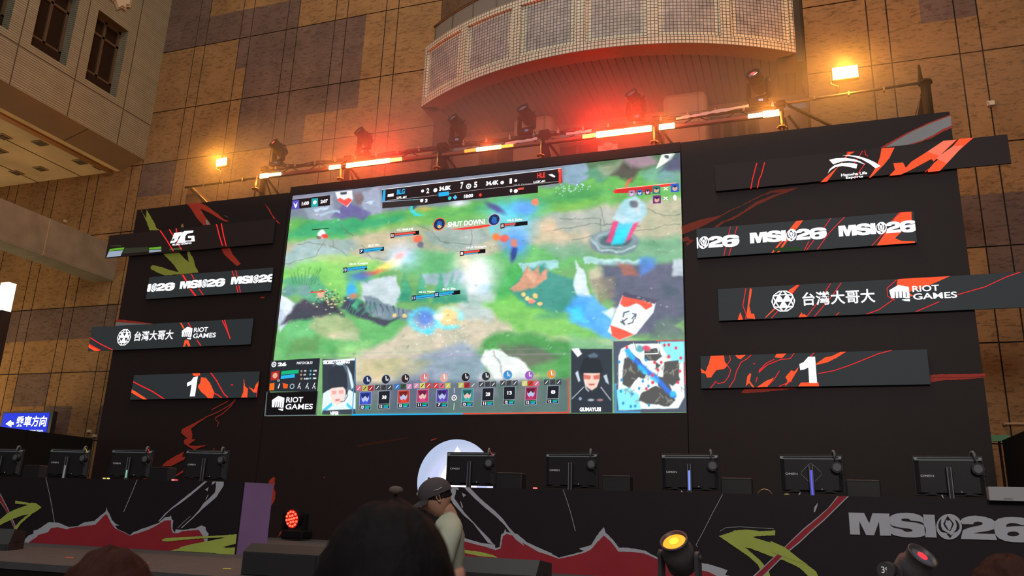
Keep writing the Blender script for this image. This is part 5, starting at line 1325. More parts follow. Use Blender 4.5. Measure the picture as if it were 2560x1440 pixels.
# player tiles along the bottom
TI = [(917, 1001, (60, 80, 190), '13'), (964, 999, None, '12', '38'), (1013, 997, (200, 60, 50), '13'), (1061, 995, (190, 60, 110), '11'), (1110, 995, (90, 70, 170), '7'), (1173, 994, (60, 150, 150), '13'), (1224, 992, None, '11', '28'), (1278, 989, None, '12', '13'), (1332, 990, (170, 50, 90), '12'), (1387, 987, None, '12', '8')]
_icc = [(226, 110, 140), (206, 200, 90), (180, 40, 40), (120, 126, 130), (60, 120, 200), (60, 90, 60), (220, 150, 190), (230, 220, 120), (226, 60, 50)]
for k, ti in enumerate(TI):
    x, y, c_ = ti[0], ti[1], ti[2]; h_ = 14; g_ = glow((176, 184, 196), .9)
    A.poly([(x - h_, y - 20), (x + h_ + 2, y - 21), (x + h_, y + 24), (x - h_ - 2, y + 25)], g_); A.poly([(x - h_ + 1.2, y - 19), (x + h_ + .8, y - 20), (x + h_ - .4, y + 11), (x - h_, y + 12)], glow(c_, 1) if c_ else dk2); A.poly([(x - h_, y + 13.4), (x + h_ - .6, y + 12.6), (x + h_ - 1, y + 23), (x - h_ - .6, y + 24)], dk2)
    if c_:
        A.discp(x, y - 4, 9, glow((236, 196, 186) if k % 2 else (190, 200, 240), 1)); A.poly([(x - 11, y - 16), (x + 11, y - 17), (x + 6, y - 4), (x, y - 10), (x - 7, y - 3)], glow(tuple(int(v * .6) for v in c_), 1)); A.poly([(x - 9, y + 10), (x, y + 1), (x + 9, y + 9)], glow(tuple(min(255, int(v * 1.2)) for v in c_), 1))
    else: A.text(ti[4], (x - 5, y), (x + 6, y), 9, W1, .04)
    A.text(ti[3], (x - 11, y + 22), (x - 4, y + 21.5), 7, W1, .04); A.poly([(x - 1, y + 15), (x + 12, y + 14), (x + 12, y + 17), (x - 1, y + 18)], GN); A.poly([(x - 1, y + 19), (x + 10, y + 18), (x + 10, y + 21.5), (x - 1, y + 22)], CY_)
    xo = x + (5 if k < 5 else -4)
    A.discp(xo, y - 49, 11.5, g_); A.discp(xo, y - 49, 10, glow([(40, 50, 90), (40, 44, 52), (60, 40, 40), (220, 130, 130), (230, 170, 160), (40, 36, 40), (50, 52, 56), (60, 150, 220), (170, 90, 200), (240, 150, 50)][k], 1)); A.line([(xo, y - 57), (xo + 1, y - 46)], 2.2, W1); A.poly([(xo, y - 48), (xo + 7, y - 52), (xo + 6, y - 44)], glow((200, 206, 214), .9))
    for j in range(3): A.poly([(x - 22 + j * 15, y - 35), (x - 9 + j * 15, y - 36), (x - 9 + j * 15, y - 23), (x - 22 + j * 15, y - 22)], glow(_icc[(k * 2 + j) % 9] if c_ else (70, 74, 80), .95)); A.line([(x - 19 + j * 15, y - 25), (x - 12 + j * 15, y - 33)], 2, glow((236, 236, 240) if j != 1 else (60, 50, 60), .9))
A.discp(1142, 997, 6.5, W1); A.discp(1142, 997, 4, dk2); A.discp(1142, 997, 2, W1); A.line([(1142,972),(1142,986)], 1, W1); A.line([(1142,1010),(1141,1027)], 1, W1)
A.mb.build('overlay_graphics', scr)
# ------------------------------------------------------------------ lighting truss behind the top of the wall
posts = [649, 860, 1100, 1357, 1638, 1953]
postp = [PY(px, 452 - (px - 649) * 0.1395, YT) for px in posts]
PXs = [p.x for p in postp]; ZT = sum(p.z for p in postp) / len(postp)      # lower chord height
ZU = ZT + .20
xl_end = PY(455, 460, YT).x; xr_end = PY(2302, 203, YT).x
chrome = mat('coupler_brass', (0.50, 0.34, 0.14), rough=.3, metal=.9)
steel = mat('pipe_steel', (0.10, 0.09, 0.085), rough=.45, metal=.5)
tr = thing('lighting_truss', 'black lighting truss standing behind the top edge of the backdrop', 'truss', ((PXs[0] + PXs[-1]) / 2, YT, 0))
b = MB(); b.cyl((PXs[0] - .05, YT + .12, ZU), (PXs[-1] + .05, YT + .12, ZU), .026, bk); b.build('upper_chord', tr)
b = MB(); b.box(((PXs[0] + PXs[-1]) / 2, YT + .06, ZT + .015), (PXs[-1] - PXs[0], .07, .075), bk); b.build('lower_chord', tr)
for i in range(5):
    x0, x1 = PXs[i], PXs[i + 1]
    b = MB()
    n = 6
    for k in range(n):
        a = x0 + (x1 - x0) * k / n; c = x0 + (x1 - x0) * (k + 1) / n
        b.cyl((a, YT + .10, ZT if k % 2 else ZU), (c, YT + .10, ZU if k % 2 else ZT), .010, bk, n=8)
    b.build('lattice', tr)
for i, x in enumerate(PXs):
    big = i in (2, 3)
    b = MB(); w_ = .15 if big else .09
    b.box((x, YT + .14, (ZU + .12) / 2), (w_, w_, ZU + .12), bk); b.box((x, YT + .14, ZU + .05), (w_ + .07, w_ + .05, .10), bk)
    b.build('post', tr)
    b = MB(); b.cyl((x - .01, YT - .10, ZT - .55), (x - .01, YT - .10, ZT - .02), .019, chrome, n=12); b.cyl((x - .01, YT - .10, ZT - .36), (x - .01, YT - .10, ZT - .33), .075, chrome, n=16)
    for k in range(6): b.sphere((x - .01 + .07 * math.cos(k * PI / 3), YT - .10 + .07 * math.sin(k * PI / 3), ZT - .345), .02, chrome, 8, 6)
    b.cyl((x - .01, YT - .10, ZT - .36), (x - .01, YT + .1, ZT - .36), .015, chrome, n=10)
    b.build('coupler_rod', tr)
    b = MB()
    b.cyl((x + .12, YT + .10, ZT - .02), (x + .78, YT + .55, ZT - .95), .028, bk, n=10)
    b.cyl((x + .05, YT + .16, ZT - .02), (x + .22, YT + .6, ZT - .9), .022, bk, n=10)
    b.build('brace', tr)
# cable run on top with ties and clamps
cb = mat('cable_black', (0.012, 0.010, 0.010), rough=.5)
for s_, off in ((1, 0.0), (2, .03), (3, -.02)):
    b = MB(); pts = []
    n = 90
    for k in range(n):
        x = PXs[0] + .2 + (PXs[-1] - PXs[0] - .2) * k / (n - 1)
        pts.append((x, YT + .10 + off + .012 * math.sin(k * .9 + s_), ZU + .035 + .02 * math.sin(k * .47 + s_ * 2) + .015 * math.sin(k * 1.3 + s_) + (s_ == 2) * .02))
    b.tube(pts, .012, cb, 6); b.build('cable', tr)
for k in range(22):
    x = PXs[0] + .35 + (PXs[-1] - PXs[0] - .5) * k / 21
    b = MB(); b.box((x, YT + .10, ZU + .03), (.045, .08, .07), mat('clamp_grey', (.35, .3, .28), metal=.7, rough=.4)); b.cyl((x, YT + .06, ZU + .06), (x, YT + .06, ZU + .11), .010, chrome, n=8); b.build('clamp', tr)
# torn pale tape strips along the bays at the right
for (x0p, x1p, yp0, yp1) in ((1690, 1872, 299, 268), (1262, 1342, 362, 350), (1415, 1478, 337, 330)):
    a = PY(x0p, yp0, YT - .02); c = PY(x1p, yp1, YT - .02)
    pts = rough_edge([(a.x, a.z), (c.x, c.z + .01), (c.x, c.z + .07), (a.x, a.z + .05)], .012, .07, 3)
    b = MB(); b.prism([(p[0], YT - .01, p[1]) for p in pts], (0, .012, 0), mat('tape_pale', (0.52, 0.48, 0.50), rough=.6)); b.build('tape_strip', tr)

# side pipes to the outer flood lights and their end towers
for side, x0, x1 in ((-1, xl_end, PXs[0]), (1, PXs[-1], xr_end)):
    t = thing('side_pipe', ('steel pipe running from the truss to the right end tower' if side > 0 else 'black pipe running from the truss to the left end tower'), 'pipe', ((x0 + x1) / 2, YT + .12, ZU - .1))
    b = MB(); zz = ZU + .06 if side > 0 else ZU - .18
    b.cyl((x0 + (.06 if side > 0 else 0), YT + .12, zz), (x1 - (.0 if side > 0 else .06), YT + .12, zz + (.06 if side > 0 else .02)), .026, steel if side > 0 else bk); b.build('pipe', t)
    for k in range(3):
        x = x0 + (x1 - x0) * (.25 + .25 * k); b = MB(); b.box((x, YT + .12, zz + .02), (.03, .08, .08), steel); b.build('clamp', t)
    if side > 0:
        b = MB(); b.cyl((x0 + .12, YT + .12, zz - .05), (x0 + 1.25, YT + .12, zz - .88), .03, bk, n=10); b.build('diagonal_brace', t)
# right end tower
p = PY(2312, 205, YT + .12)
t = thing('end_tower', 'black mast with a raking brace at the right end of the truss', 'tower', (p.x, YT + .2, 0))
b = MB(); b.cyl((p.x + .02, YT + .22, 0), (p.x + .02, YT + .22, p.z + .02), .085, bk, n=18); b.cyl((p.x + .02, YT + .22, p.z + .02), (p.x + .02, YT + .22, p.z + .06), .12, bk, n=18); b.build('mast', t)
b = MB(); b.prism([(p.x - .05, YT + .3, p.z - .10), (p.x + .03, YT + .3, p.z - .10), (p.x + .05, YT + .3, p.z - 1.7), (p.x - .55, YT + .3, p.z - 1.7)], (0, .05, 0), bk); b.build('brace', t)
b = MB(); b.cyl((p.x - .07, YT + .26, p.z - .2), (p.x - .40, YT + .26, p.z - 1.5), .012, steel, n=8); b.build('stay', t)
b = MB(); b.cyl((p.x - .05, YT + .2, p.z), (p.x - .05, YT + .2, p.z + .40), .05, bk, r1=.018, n=10); b.build('spigot', t)
p = PY(462, 470, YT + .1)
t = thing('end_tower', 'dark canvas-wrapped tower behind the top of the left wing', 'tower', (p.x, YT + .3, 0))
b = MB(); b.prism([(p.x - .12, YT + .25, 0), (p.x - .06, YT + .25, p.z + .08), (p.x + .05, YT + .25, p.z + .10), (p.x + 1.05, YT + .25, p.z - .72), (p.x + 1.05, YT + .25, 0)], (0, .3, 0), mat('tower_canvas', (0.075, 0.042, 0.025), rough=.85)); b.build('wrap', t)
b = MB(); b.cyl((p.x + .05, YT + .22, p.z + .11), (p.x + .95, YT + .22, p.z - .66), .012, mat('rope_pale', (.5, .4, .28), rough=.6), n=8); b.build('rope', t)

# ------------------------------------------------------------------ LED battens, one in each bay, partly lit
hou = mat('batten_housing', (0.20, 0.06, 0.04), rough=.5)
AMB = (255, 200, 112); HOT = (255, 214, 140); REDL = (255, 60, 30)
bay_lit = [
    [(649, 671, .105, AMB, 16), (671, 702, .062, HOT, 12), (822, 852, .085, AMB, 15)],
    [(865, 975, .10, (255, 188, 100), 17), (975, 1005, .075, (255, 110, 50), 13)],
    [(1161, 1190, .06, (255, 110, 40), 4), (1190, 1222, .08, (255, 180, 96), 12), (1222, 1254, .08, (255, 170, 84), 11), (1254, 1284, .055, (255, 120, 40), 5)],
    [(1456, 1490, .075, (255, 120, 50), 10), (1490, 1630, .12, (255, 184, 84), 15)],
    [(1647, 1687, .105, AMB, 16), (1869, 1906, .075, HOT, 13), (1906, 1948, .12, AMB, 16)]]
names = ['leftmost light batten on the truss, glowing amber at both ends', 'light batten above the left of the screen, glowing red-orange along its left half', 'middle light batten on the truss with a short orange lit section', 'light batten with a long red-orange glow above the right of the screen', 'rightmost light batten on the truss, glowing amber at both ends']
YLB = YT - .06
for i, segs in enumerate(bay_lit):
    x0, x1 = PXs[i] + .06, PXs[i + 1] - .06
    t = thing('light_batten', names[i], 'light', ((x0 + x1) / 2, YLB, ZT - .02), group=None)
    b = MB()
    b.box(((x0 + x1) / 2, YLB + .035, ZT - .02), (x1 - x0, .05, .062), hou, bevel=.008)
    b.build('housing', t)
    for (a, c, h_, col, es) in segs:
        xa = PY(a, 450 - (a - 649) * .1395, YLB).x; xc = PY(c, 450 - (c - 649) * .1395, YLB).x
        b = MB(); b.box(((xa + xc) / 2, YLB - .006, ZT - .02), (xc - xa - .012, .035, h_), glow(col, es), bevel=.006); b.build('lit_segment', t)

# ------------------------------------------------------------------ outer flood lights
for k, (px, py, wd, hg, sgn, lb) in enumerate([(554, 405, .27, .18, -1, 'square amber flood light blazing above the left wing'), (2113, 181, .43, .23, 1, 'wide amber flood light blazing above the top right corner')]):
    p = PY(px, py, YT)
    t = thing('flood_light', lb, 'light', (p.x, YT, p.z - hg / 2))
    rt = Matrix.Rotation(-.06 if k == 0 else .0, 3, 'Y')
    b = MB(); b.box((p.x, YT + .06, p.z), (wd + .04, .10, hg + .04), mat('flood_case', (0.05, 0.04, 0.03), rough=.4), bevel=.01, rot=rt); b.build('case', t)
    b = MB(); b.box((p.x, YT - .004, p.z), (wd, .02, hg), glow((255, 206, 110), 24), rot=rt); b.build('lamp_face', t)
    b = MB(); zb_ = ZU - .16 if k == 0 else ZU + .10
    b.tube([(p.x - wd / 2 - .04, YT + .05, p.z - .02), (p.x - wd / 2 - .04, YT + .05, p.z - hg * .75), (p.x - wd * .3, YT + .1, p.z - hg * .95), (p.x - wd * .3, YT + .12, zb_)], .012, steel, 8); b.build('bracket', t)

# ------------------------------------------------------------------ moving heads
headm = mat('fixture_black', (0.008, 0.007, 0.008), rough=.75, spec=.15)
headg = mat('fixture_grey', (0.06, 0.055, 0.06), rough=.42)
def moving_head(t, s, pan, tilt, lens, lens_es, body=None, num=None, wide=False):
    """standing fixture at the thing's origin (base bottom), facing -Y; s: height of the yoke axis"""
    body = body or headm
    T0 = RM[t.name]
    L_ = lambda P: T0 @ Vector(P)
    Rp = Matrix.Rotation(pan, 4, 'Z')
    w_ = s * (.40 if body is headg else .34)
    b = MB(); 
    b.box((0, 0, s * .13), (s * .72, s * .52, s * .20), body, bevel=s * .03); b.box((0, 0, s * .015), (s * .5, s * .4, s * .03), body)
    b.cyl((0, 0, s * .22), (0, 0, s * .30), s * .20, body)
    for x in (-s * .38, s * .38): b.box((x, 0, s * .12), (s * .04, s * .24, s * .08), headg)
    for v in b.bm.verts: v.co = T0 @ v.co
    b.build('base', t)
    b = MB(); b.box((s * .08, -s * .262, s * .14), (s * .16, .004, s * .09), glow((150, 200, 255), .7 if wide else .25))
    for v in b.bm.verts: v.co = T0 @ v.co
    b.build('display', t)
    b = MB()
    b.box((0, 0, s * .35), (w_ * 2 + s * .16, s * .26, s * .10), body, bevel=s * .03)
    for sg_ in (-1, 1):
        x = sg_ * (w_ + s * .05)
        out = []
        for k in range(13):
            a = PI * k / 12; out.append((x, math.cos(a) * s * .12, s * 1.0 + math.sin(a) * s * .14))
        out += [(x, -s * .12, s * .34), (x, s * .12, s * .34)]
        b.prism([(x - s * .045, y_, z_) for (_, y_, z_) in out], (s * .09, 0, 0), body)
        b.cyl((x + sg_ * s * .045, 0, s * 1.0), (x + sg_ * s * .09, 0, s * 1.0), s * .06, headg, n=14)
    for v in b.bm.verts: v.co = T0 @ (Rp @ v.co)
    b.build('yoke', t)
    mt = T0 @ Rp @ Matrix.Translation((0, 0, s * 1.0)) @ Matrix.Rotation(tilt, 4, 'X')     # local +Z becomes the beam axis
    r = s * (.36 if body is headg else .30)
    b = MB()
    b.lathe([(0, -s * .42), (r * .70, -s * .40), (r * .95, -s * .30), (r * 1.0, 0), (r * 1.02, s * .18), (r * .86, s * .24), (r * .88, s * .46), (r * .92, s * .48), (r * .92, s * .50), (r * .78, s * .50), (r * .76, s * .42), (0, s * .42)], body, mt, 28)
    for k in range(14):
        a = 2 * PI * k / 14; q = mt @ Vector((r * .98 * math.cos(a), r * .98 * math.sin(a), s * .08)); b.box(tuple(q), (s * .02, s * .02, s * .06), headg, rot=mt.to_3x3().normalized())
    hd = b.build('head', t)
    b = MB(); b.lathe([(r * .76, s * .425), (r * .55, s * .46), (r * .25, s * .475), (0, s * .48)], mat('lens_glass_%s' % ('lit' if lens else 'dark'), (0.20, 0.22, 0.29), rough=.1, metal=.5, coat=1.0) if not isinstance(lens, tuple) or lens_es < 2 else glow(lens, lens_es), mt, 28)
    b.build('lens', hd, mt=None)
    if isinstance(lens, tuple):
        b = MB(); b.lathe([(r * .30, s * .478), (r * .2, s * .492), (0, s * .496)], glow(lens, max(lens_es * 2.0, 4)), mt, 20); b.build('lamp_core', hd)
    if num:
        A_ = MB(); ar_ = Art(0, mb=A_)
    return hd
tm = [(690, 418, 'unlit', (255, 60, 60), 'moving head light with a red dot, leftmost on the truss'), (905, 386, 'u', None, 'moving head light in red haze, second from the left on the truss'),
      (1140, 362, 'u', None, 'dark moving head light by the left post of the balcony bay'), (1313, 344, 'u', None, 'dark moving head light standing in front of the left pale column'),
      (1588, 286, 'u', None, 'moving head light in the red glow, left of the right pale column'), (1895, 256, 'l', (255, 50, 50), 'moving head light with a red lens and tiny white display, rightmost on the truss')]
for k, (px, py, _, ln, lb) in enumerate(tm):
    x = PY(px + 2, py, YT + .1).x
    sc_ = .50 if k == 5 else .46
    t = thing('moving_head_light', lb, 'light', (x, YT + .12, ZU + .052))
    moving_head(t, sc_, math.radians(-22 if k != 3 else -14), math.radians(60), ln, 1.0, wide=(k == 5))
# stage-front fixtures
for k, (px, py, yy, sc_, pan, tilt, ln, es, lb) in enumerate([
    (1698, 1370, 6.15, .43, math.radians(-14), math.radians(42), (255, 120, 30), 3.2, 'moving head light with a glowing amber lens standing on the stage front'),
    (2274, 1404, 5.95, .44, math.radians(46), math.radians(44), (255, 30, 40), 1.0, 'moving head light with a red lens, tilted to the right on the stage front')]):
    x = PY(px, py, yy).x
    t = thing('moving_head_light', lb, 'light', (x, yy, STAGE))
    zc = PY(px, py, yy).z
    hd = moving_head(t, (zc - STAGE - .06), pan, tilt, ln, es, body=headg)
    if k == 1:
        w_ = (zc - STAGE - .06)
        a_ = Art(yy - w_ * .62, step=.0006); q = PY(2213, 1426, a_.y)
        a_.text_m('39', q.x - .022, q.z - .016, .046, .038, glow((220, 216, 210), .7), .0); a_.mb.build('number', t)
        b = MB(); b.cyl((q.x, a_.y + .002, q.z), (q.x + .03, a_.y + .10, q.z), .05, headg); b.build('tilt_motor', t)

# red wash light on the stage floor
p = PZ(740, 1351, STAGE); yy = p.y
t = thing('wash_light', 'round red LED wash light standing on the stage in front of the backdrop', 'light', (p.x, yy, STAGE))
c = PY(738, 1296, yy)
b = MB(); b.box((p.x, yy, STAGE + .10), (.46, .34, .16), headm, bevel=.03); b.build('base', t)
b = MB(); rr_ = PY(759, 1296, yy).x - c.x
for sg_ in (-1, 1): b.box((c.x + sg_ * (rr_ + .035), yy + .02, (STAGE + .18 + c.z) / 2 + .03), (.05, .14, c.z - STAGE - .05), headm, bevel=.015)
b.build('yoke', t)
mt = Matrix.Translation((c.x, yy, c.z)) @ Matrix.Rotation(math.radians(-12), 4, 'Z') @ Matrix.Rotation(math.radians(97), 4, 'X')
b = MB(); b.lathe([(0, -.16), (rr_ * .7, -.15), (rr_ * .96, -.05), (rr_ * 1.0, .08), (rr_ * .95, .09), (rr_ * .94, .075), (0, .075)], headm, mt, 32); hd = b.build('head', t)
b = MB(); b.lathe([(rr_ * .93, .078), (0, .079)], glow((190, 12, 12), 1.1), mt, 32); b.build('lens_plate', hd)
b = MB()
for (n_, r_) in ((1, 0), (6, .36), (12, .72)):
    for k in range(n_):
        a = 2 * PI * k / n_ + .2; q = mt @ Vector((rr_ * r_ * math.cos(a), rr_ * r_ * math.sin(a), .09)); b.sphere(tuple(q), rr_ * .12, glow((255, 90, 60), 2.6), 10, 8)
b.build('led_cluster', hd)

# ------------------------------------------------------------------ practical light given off by the fixtures
def lamp_pt(name, loc, col, e, r=.15):
    l = bpy.data.lights.new(name, 'POINT'); l.energy = e; l.color = lin(col); l.shadow_soft_size = r
    o = bpy.data.objects.new(name, l); COL.objects.link(o); o.location = loc
    return o
for (px, py, col, e) in ((900, 405, (255, 70, 24), 90), (965, 396, (255, 34, 22), 140), (1500, 328, (255, 28, 20), 190), (1590, 316, (255, 44, 22), 150), (1225, 372, (255, 80, 30), 30), (668, 440, (255, 140, 40), 34), (1920, 270, (255, 140, 40), 55), (1668, 306, (255, 120, 40), 30), (838, 418, (255, 130, 40), 20)):
    q = PY(px, py, YT); lamp_pt('batten_lamp', (q.x, YT - .16, ZT + .02), col, e, .12)
for (px, py, e) in ((554, 405, 240), (2113, 181, 300)):
    q = PY(px, py, YT); lamp_pt('flood_lamp', (q.x, YT - .22, q.z), (255, 160, 50), e, .12)
# ------------------------------------------------------------------ player desks with printed fronts
dk_front = ink((38, 31, 35)); DRED = ink((166, 48, 58), .5); DGRN = ink((184, 200, 92)); DGRY = ink((186, 190, 198))
dktop = mat('desk_top', (0.02, 0.02, 0.022), rough=.35)
z10 = ZL(3.6, 1200, 1040); z11 = ZL(3.6, 1880, 1040)
def desk(label, x0, x1, ret_l=False):
    t = thing('player_desk', label, 'desk', ((x0 + x1) / 2, YD + .4, STAGE))
    mb = MB(); mb.box(((x0 + x1) / 2, YD + .02, (STAGE + DTOP) / 2), (x1 - x0, .04, DTOP - STAGE), dk_front)
    b = MB(); b.box(((x0 + x1) / 2 - (.2 if x0 < -10 else 0), YD + .46, DTOP - .05), (x1 - x0 - (.42 if x0 < -10 else .02), .80, .05), dktop); b.build('desk_surface', t)
    return t, mb
xL1 = PY(587, 1387, YD).x
t, mb = desk('player desk on the left with a torn red and grey printed front', -12.6, xL1)
A = Art(YD, mb, clip=(-12.6, STAGE, xL1, DTOP))
A.poly(z6([(200,1125),(215,1118),(262,1072),(300,1060),(305,1030),(340,1022),(440,955),(530,962),(620,1000),(700,990),(762,955),(850,945),(900,900),(950,860),(962,820),(966,850),(985,880),(1005,932),(1040,970),(1075,985),(1030,985),(1062,1020),(1110,1040),(1170,1072),(1200,1045),(1215,1040),(1300,1008),(1340,995),(1430,962),(1480,915),(1530,905),(1540,893),(1546,930),(1560,940),(1552,1010),(1572,1055),(1582,1020),(1640,1025),(1762,1010),(1810,984),(1850,1000),(1855,1030),(1878,1058),(1866,1130),(1838,1136),(1845,1085),(1820,1250),(200,1250)]), DGRY, rough=.5, seg=4)
A.poly(z6([(262,1134),(330,1090),(345,1070),(430,1047),(460,1008),(520,1000),(600,1020),(640,1006),(700,998),(860,978),(905,930),(950,884),(966,892),(1000,962),(1035,1010),(1090,1036),(1170,1077),(1250,1052),(1340,1022),(1420,980),(1480,942),(1540,936),(1542,1010),(1556,1052),(1600,1054),(1640,1036),(1790,1024),(1826,1080),(1842,1135),(1842,1300),(262,1300)]), DRED, rough=.4, seg=4, seed=8)
A.line(z6([(412,552),(432,640),(450,720),(470,830),(492,960)]), 1.3, DGRY); A.line(z6([(1237,572),(1180,710),(1115,862)]), 1.3, DGRY)
A.poly(z6([(1845,586),(1868,586),(1790,655),(1710,722),(1620,790),(1560,828),(1500,880),(1440,945),(1425,950),(1480,885),(1555,818),(1640,750),(1730,680)]), DGRY, rough=.3)
A.poly(z6([(1945,590),(2015,590),(2014,628),(1945,735),(1880,790),(1830,832),(1740,920),(1640,1008),(1628,1008),(1720,925),(1790,850),(1830,790),(1890,735),(1935,690),(1945,640)]), DGRY, rough=.4)
A.poly(z6([(1915,590),(1945,590),(1925,612),(1905,620)]), DGRY); A.poly(z6([(1848,662),(1880,640),(1870,678)]), DGRY); A.poly(z6([(1875,705),(1878,715),(1858,752),(1852,752)]), DGRY)
A.line(z6([(1720,900),(1660,950),(1600,1010)]), 1.0, DGRY)
A.poly(z6([(0,690),(20,720),(75,830),(120,930),(200,1122),(180,1126),(100,940),(50,840),(0,770)]), DGRY); A.poly(z6([(0,700),(20,735),(68,830),(112,930),(192,1120),(182,1122),(105,940),(50,835),(0,760)]), DRED)
A.poly(z6([(0,935),(60,885),(130,845),(260,800),(140,788),(142,762),(200,770),(275,785),(290,780),(330,785),(380,822),(345,850),(300,875),(240,925),(190,970),(145,1032),(130,1008),(190,940),(262,882),(180,905),(90,940),(0,985),(-60,1000),(-60,960)]), DGRN, rough=.6, seg=4)
A.poly(z6([(1460,1112),(1490,1100),(1640,1090),(1760,1085),(1850,1082),(2000,1074),(2137,1064),(2117,1249),(1800,1225),(1540,1211),(1600,1198),(1640,1175),(1750,1150),(1860,1128),(1980,1105),(2050,1090),(1900,1098),(1760,1104),(1640,1116),(1510,1130),(1470,1126)]), DGRN, rough=.5, seg=4)
A.poly(z6([(2012,1178),(2125,1150),(2122,1182),(2040,1186)]), dk_front)
mb.build('printed_front', t)
# angled end panel of the left desk, reflected violet painted into its colour
pt, pb = PZ(612, 1205, DTOP), PZ(676, 1209, DTOP)
pq = PZ(655, 1384, STAGE)
t2 = thing('violet_tinted_board', 'glossy panel coloured violet for reflected light, standing at the right end of the left desk', 'board', (pt.x, pt.y, STAGE))
b = MB(); vio = mat('violet_reflection_panel', (0.25, 0.155, 0.33), rough=.25, var=.15, vs=1.4)
dx_, dy_ = (pb.x + .02) - (xL1 + .015), .34
b.prism([(xL1 + .015, YD + .01, STAGE), (pb.x, YD + dy_, STAGE), (pb.x, YD + dy_, DTOP), (xL1 + .015, YD + .01, DTOP)], (-.03, .02, 0), vio); b.build('panel', t2)
b = MB(); b.prism([(xL1 + .0, YD + .05, STAGE), (pb.x - .05, YD + dy_ - .01, STAGE), (pb.x - .05, YD + dy_ - .01, DTOP - .01), (xL1 + .0, YD + .05, DTOP - .01)], (-.02, .02, 0), blk); b.build('backing', t2)

xR0 = PY(1064, 1300, YD).x
t, mb = desk('long player desk on the right with torn red print and grey block wordmark', xR0, 5.2)
A = Art(YD, mb, clip=(xR0, STAGE, 5.2, DTOP))
A.poly(z10([(-620,1060),(-175,1085),(-100,1110),(0,1140),(70,1150),(135,1158),(138,1190),(178,1180),(190,1068),(215,1050),(225,1015),(240,1045),(330,1060),(430,1140),(540,1190),(640,1232),(660,1250),(710,1275),(850,1240),(940,1215),(890,1195),(1000,1160),(1070,1050),(1115,1000),(1130,1050),(1200,1118),(1250,1185),(1330,1185),(1480,1210),(1600,1275),(2050,1330),(2228,1388),(2205,1430),(2250,1440),(2300,1520),(2400,1640),(-620,1640)]), DGRY, rough=.6, seg=5)
A.poly(z10([(-620,1090),(-170,1120),(-60,1150),(0,1165),(60,1180),(140,1207),(186,1192),(205,1082),(240,1060),(320,1085),(400,1150),(520,1220),(650,1262),(710,1285),(840,1257),(950,1226),(1000,1200),(1060,1130),(1115,1076),(1180,1132),(1245,1220),(1360,1222),(1480,1237),(1590,1285),(1700,1320),(2050,1400),(2130,1440),(2180,1510),(2300,1640),(-620,1640)]), DRED, rough=.4, seg=5, seed=4)
A.poly(z10([(-300,1190),(-180,1200),(0,1222),(120,1252),(160,1275),(0,1262),(-180,1222),(-300,1210)]), DGRN, rough=.5); A.poly(z10([(-300,1270),(-200,1262),(-150,1290),(-170,1420),(-220,1520),(-300,1600)]), DGRN, rough=.5)
A.poly(z9([(1860,620),(1945,640),(1942,700),(1930,742),(2030,880),(2120,975),(2290,1160),(2232,1140),(2095,962),(2012,892),(1920,790),(1880,720),(1850,700)]), DGRY, rough=.3)
A.poly(z9([(2010,636),(2060,636),(2160,740),(2304,862),(2370,930),(2420,1000),(2540,1130),(2560,1170),(2480,1110),(2380,980),(2304,905),(2200,820),(2110,740)]), DGRY, rough=.3)
A.poly(z9([(1998,690),(2035,712),(2012,732)]), DGRY); A.poly(z9([(1982,765),(1990,770),(2010,820),(2000,830)]), DGRY); A.line(z9([(2130,990),(2180,1040),(2260,1120)]), 1, DGRY)
A.poly(z9([(1925,642),(1965,642),(1970,668),(1945,660)]), DGRY)
A.line(z10([(745,650),(790,780),(820,880),(860,1035)]), 1.2, DGRY); A.line(z10([(2185,703),(2080,900),(2010,1040),(1945,1160),(1960,1180)]), 1.2, DGRY)
A.poly([(1797,1340),(1830,1330),(1836,1326),(1868,1324),(1900,1328),(1938,1326),(1938,1338),(1884,1341),(1885,1344),(1925,1356),(1962,1374),(2000,1398),(2040,1428),(2060,1470),(2030,1450),(2000,1420),(1958,1400),(1925,1390),(1880,1372),(1862,1368),(1900,1400),(1922,1428),(1935,1470),(1912,1450),(1895,1412),(1870,1390),(1838,1368),(1815,1352)], DGRN, rough=.6, seg=4)
A.poly([(2093,1241),(2122,1241),(2060,1302),(2034,1324),(1998,1358),(1966,1384),(1880,1470),(1850,1470),(1950,1378),(2008,1322),(2040,1296),(2070,1270)], DGRY, rough=.2); A.poly([(2096,1241),(2118,1241),(2060,1298),(2032,1322),(1998,1354),(1966,1380),(1876,1470),(1856,1470),(1952,1378),(2012,1322),(2044,1296),(2074,1268)], DRED)
A.poly([(2044,1257),(2043,1266),(2037,1281),(2034,1280),(2036,1268)], DGRY); A.line([(1800,1328),(1815,1319),(1850,1317),(1935,1322)], 1.0, DGRY)
A.poly([(1926,1352),(1962,1368),(2000,1398),(2020,1412),(1975,1398),(1930,1380)], DGRN)
wordmark(A, _gx0, _gz0, _gx1 - _gx0, _gz1 - _gz0, ink((194, 197, 204)), dk_front)
mb.build('printed_front', t)

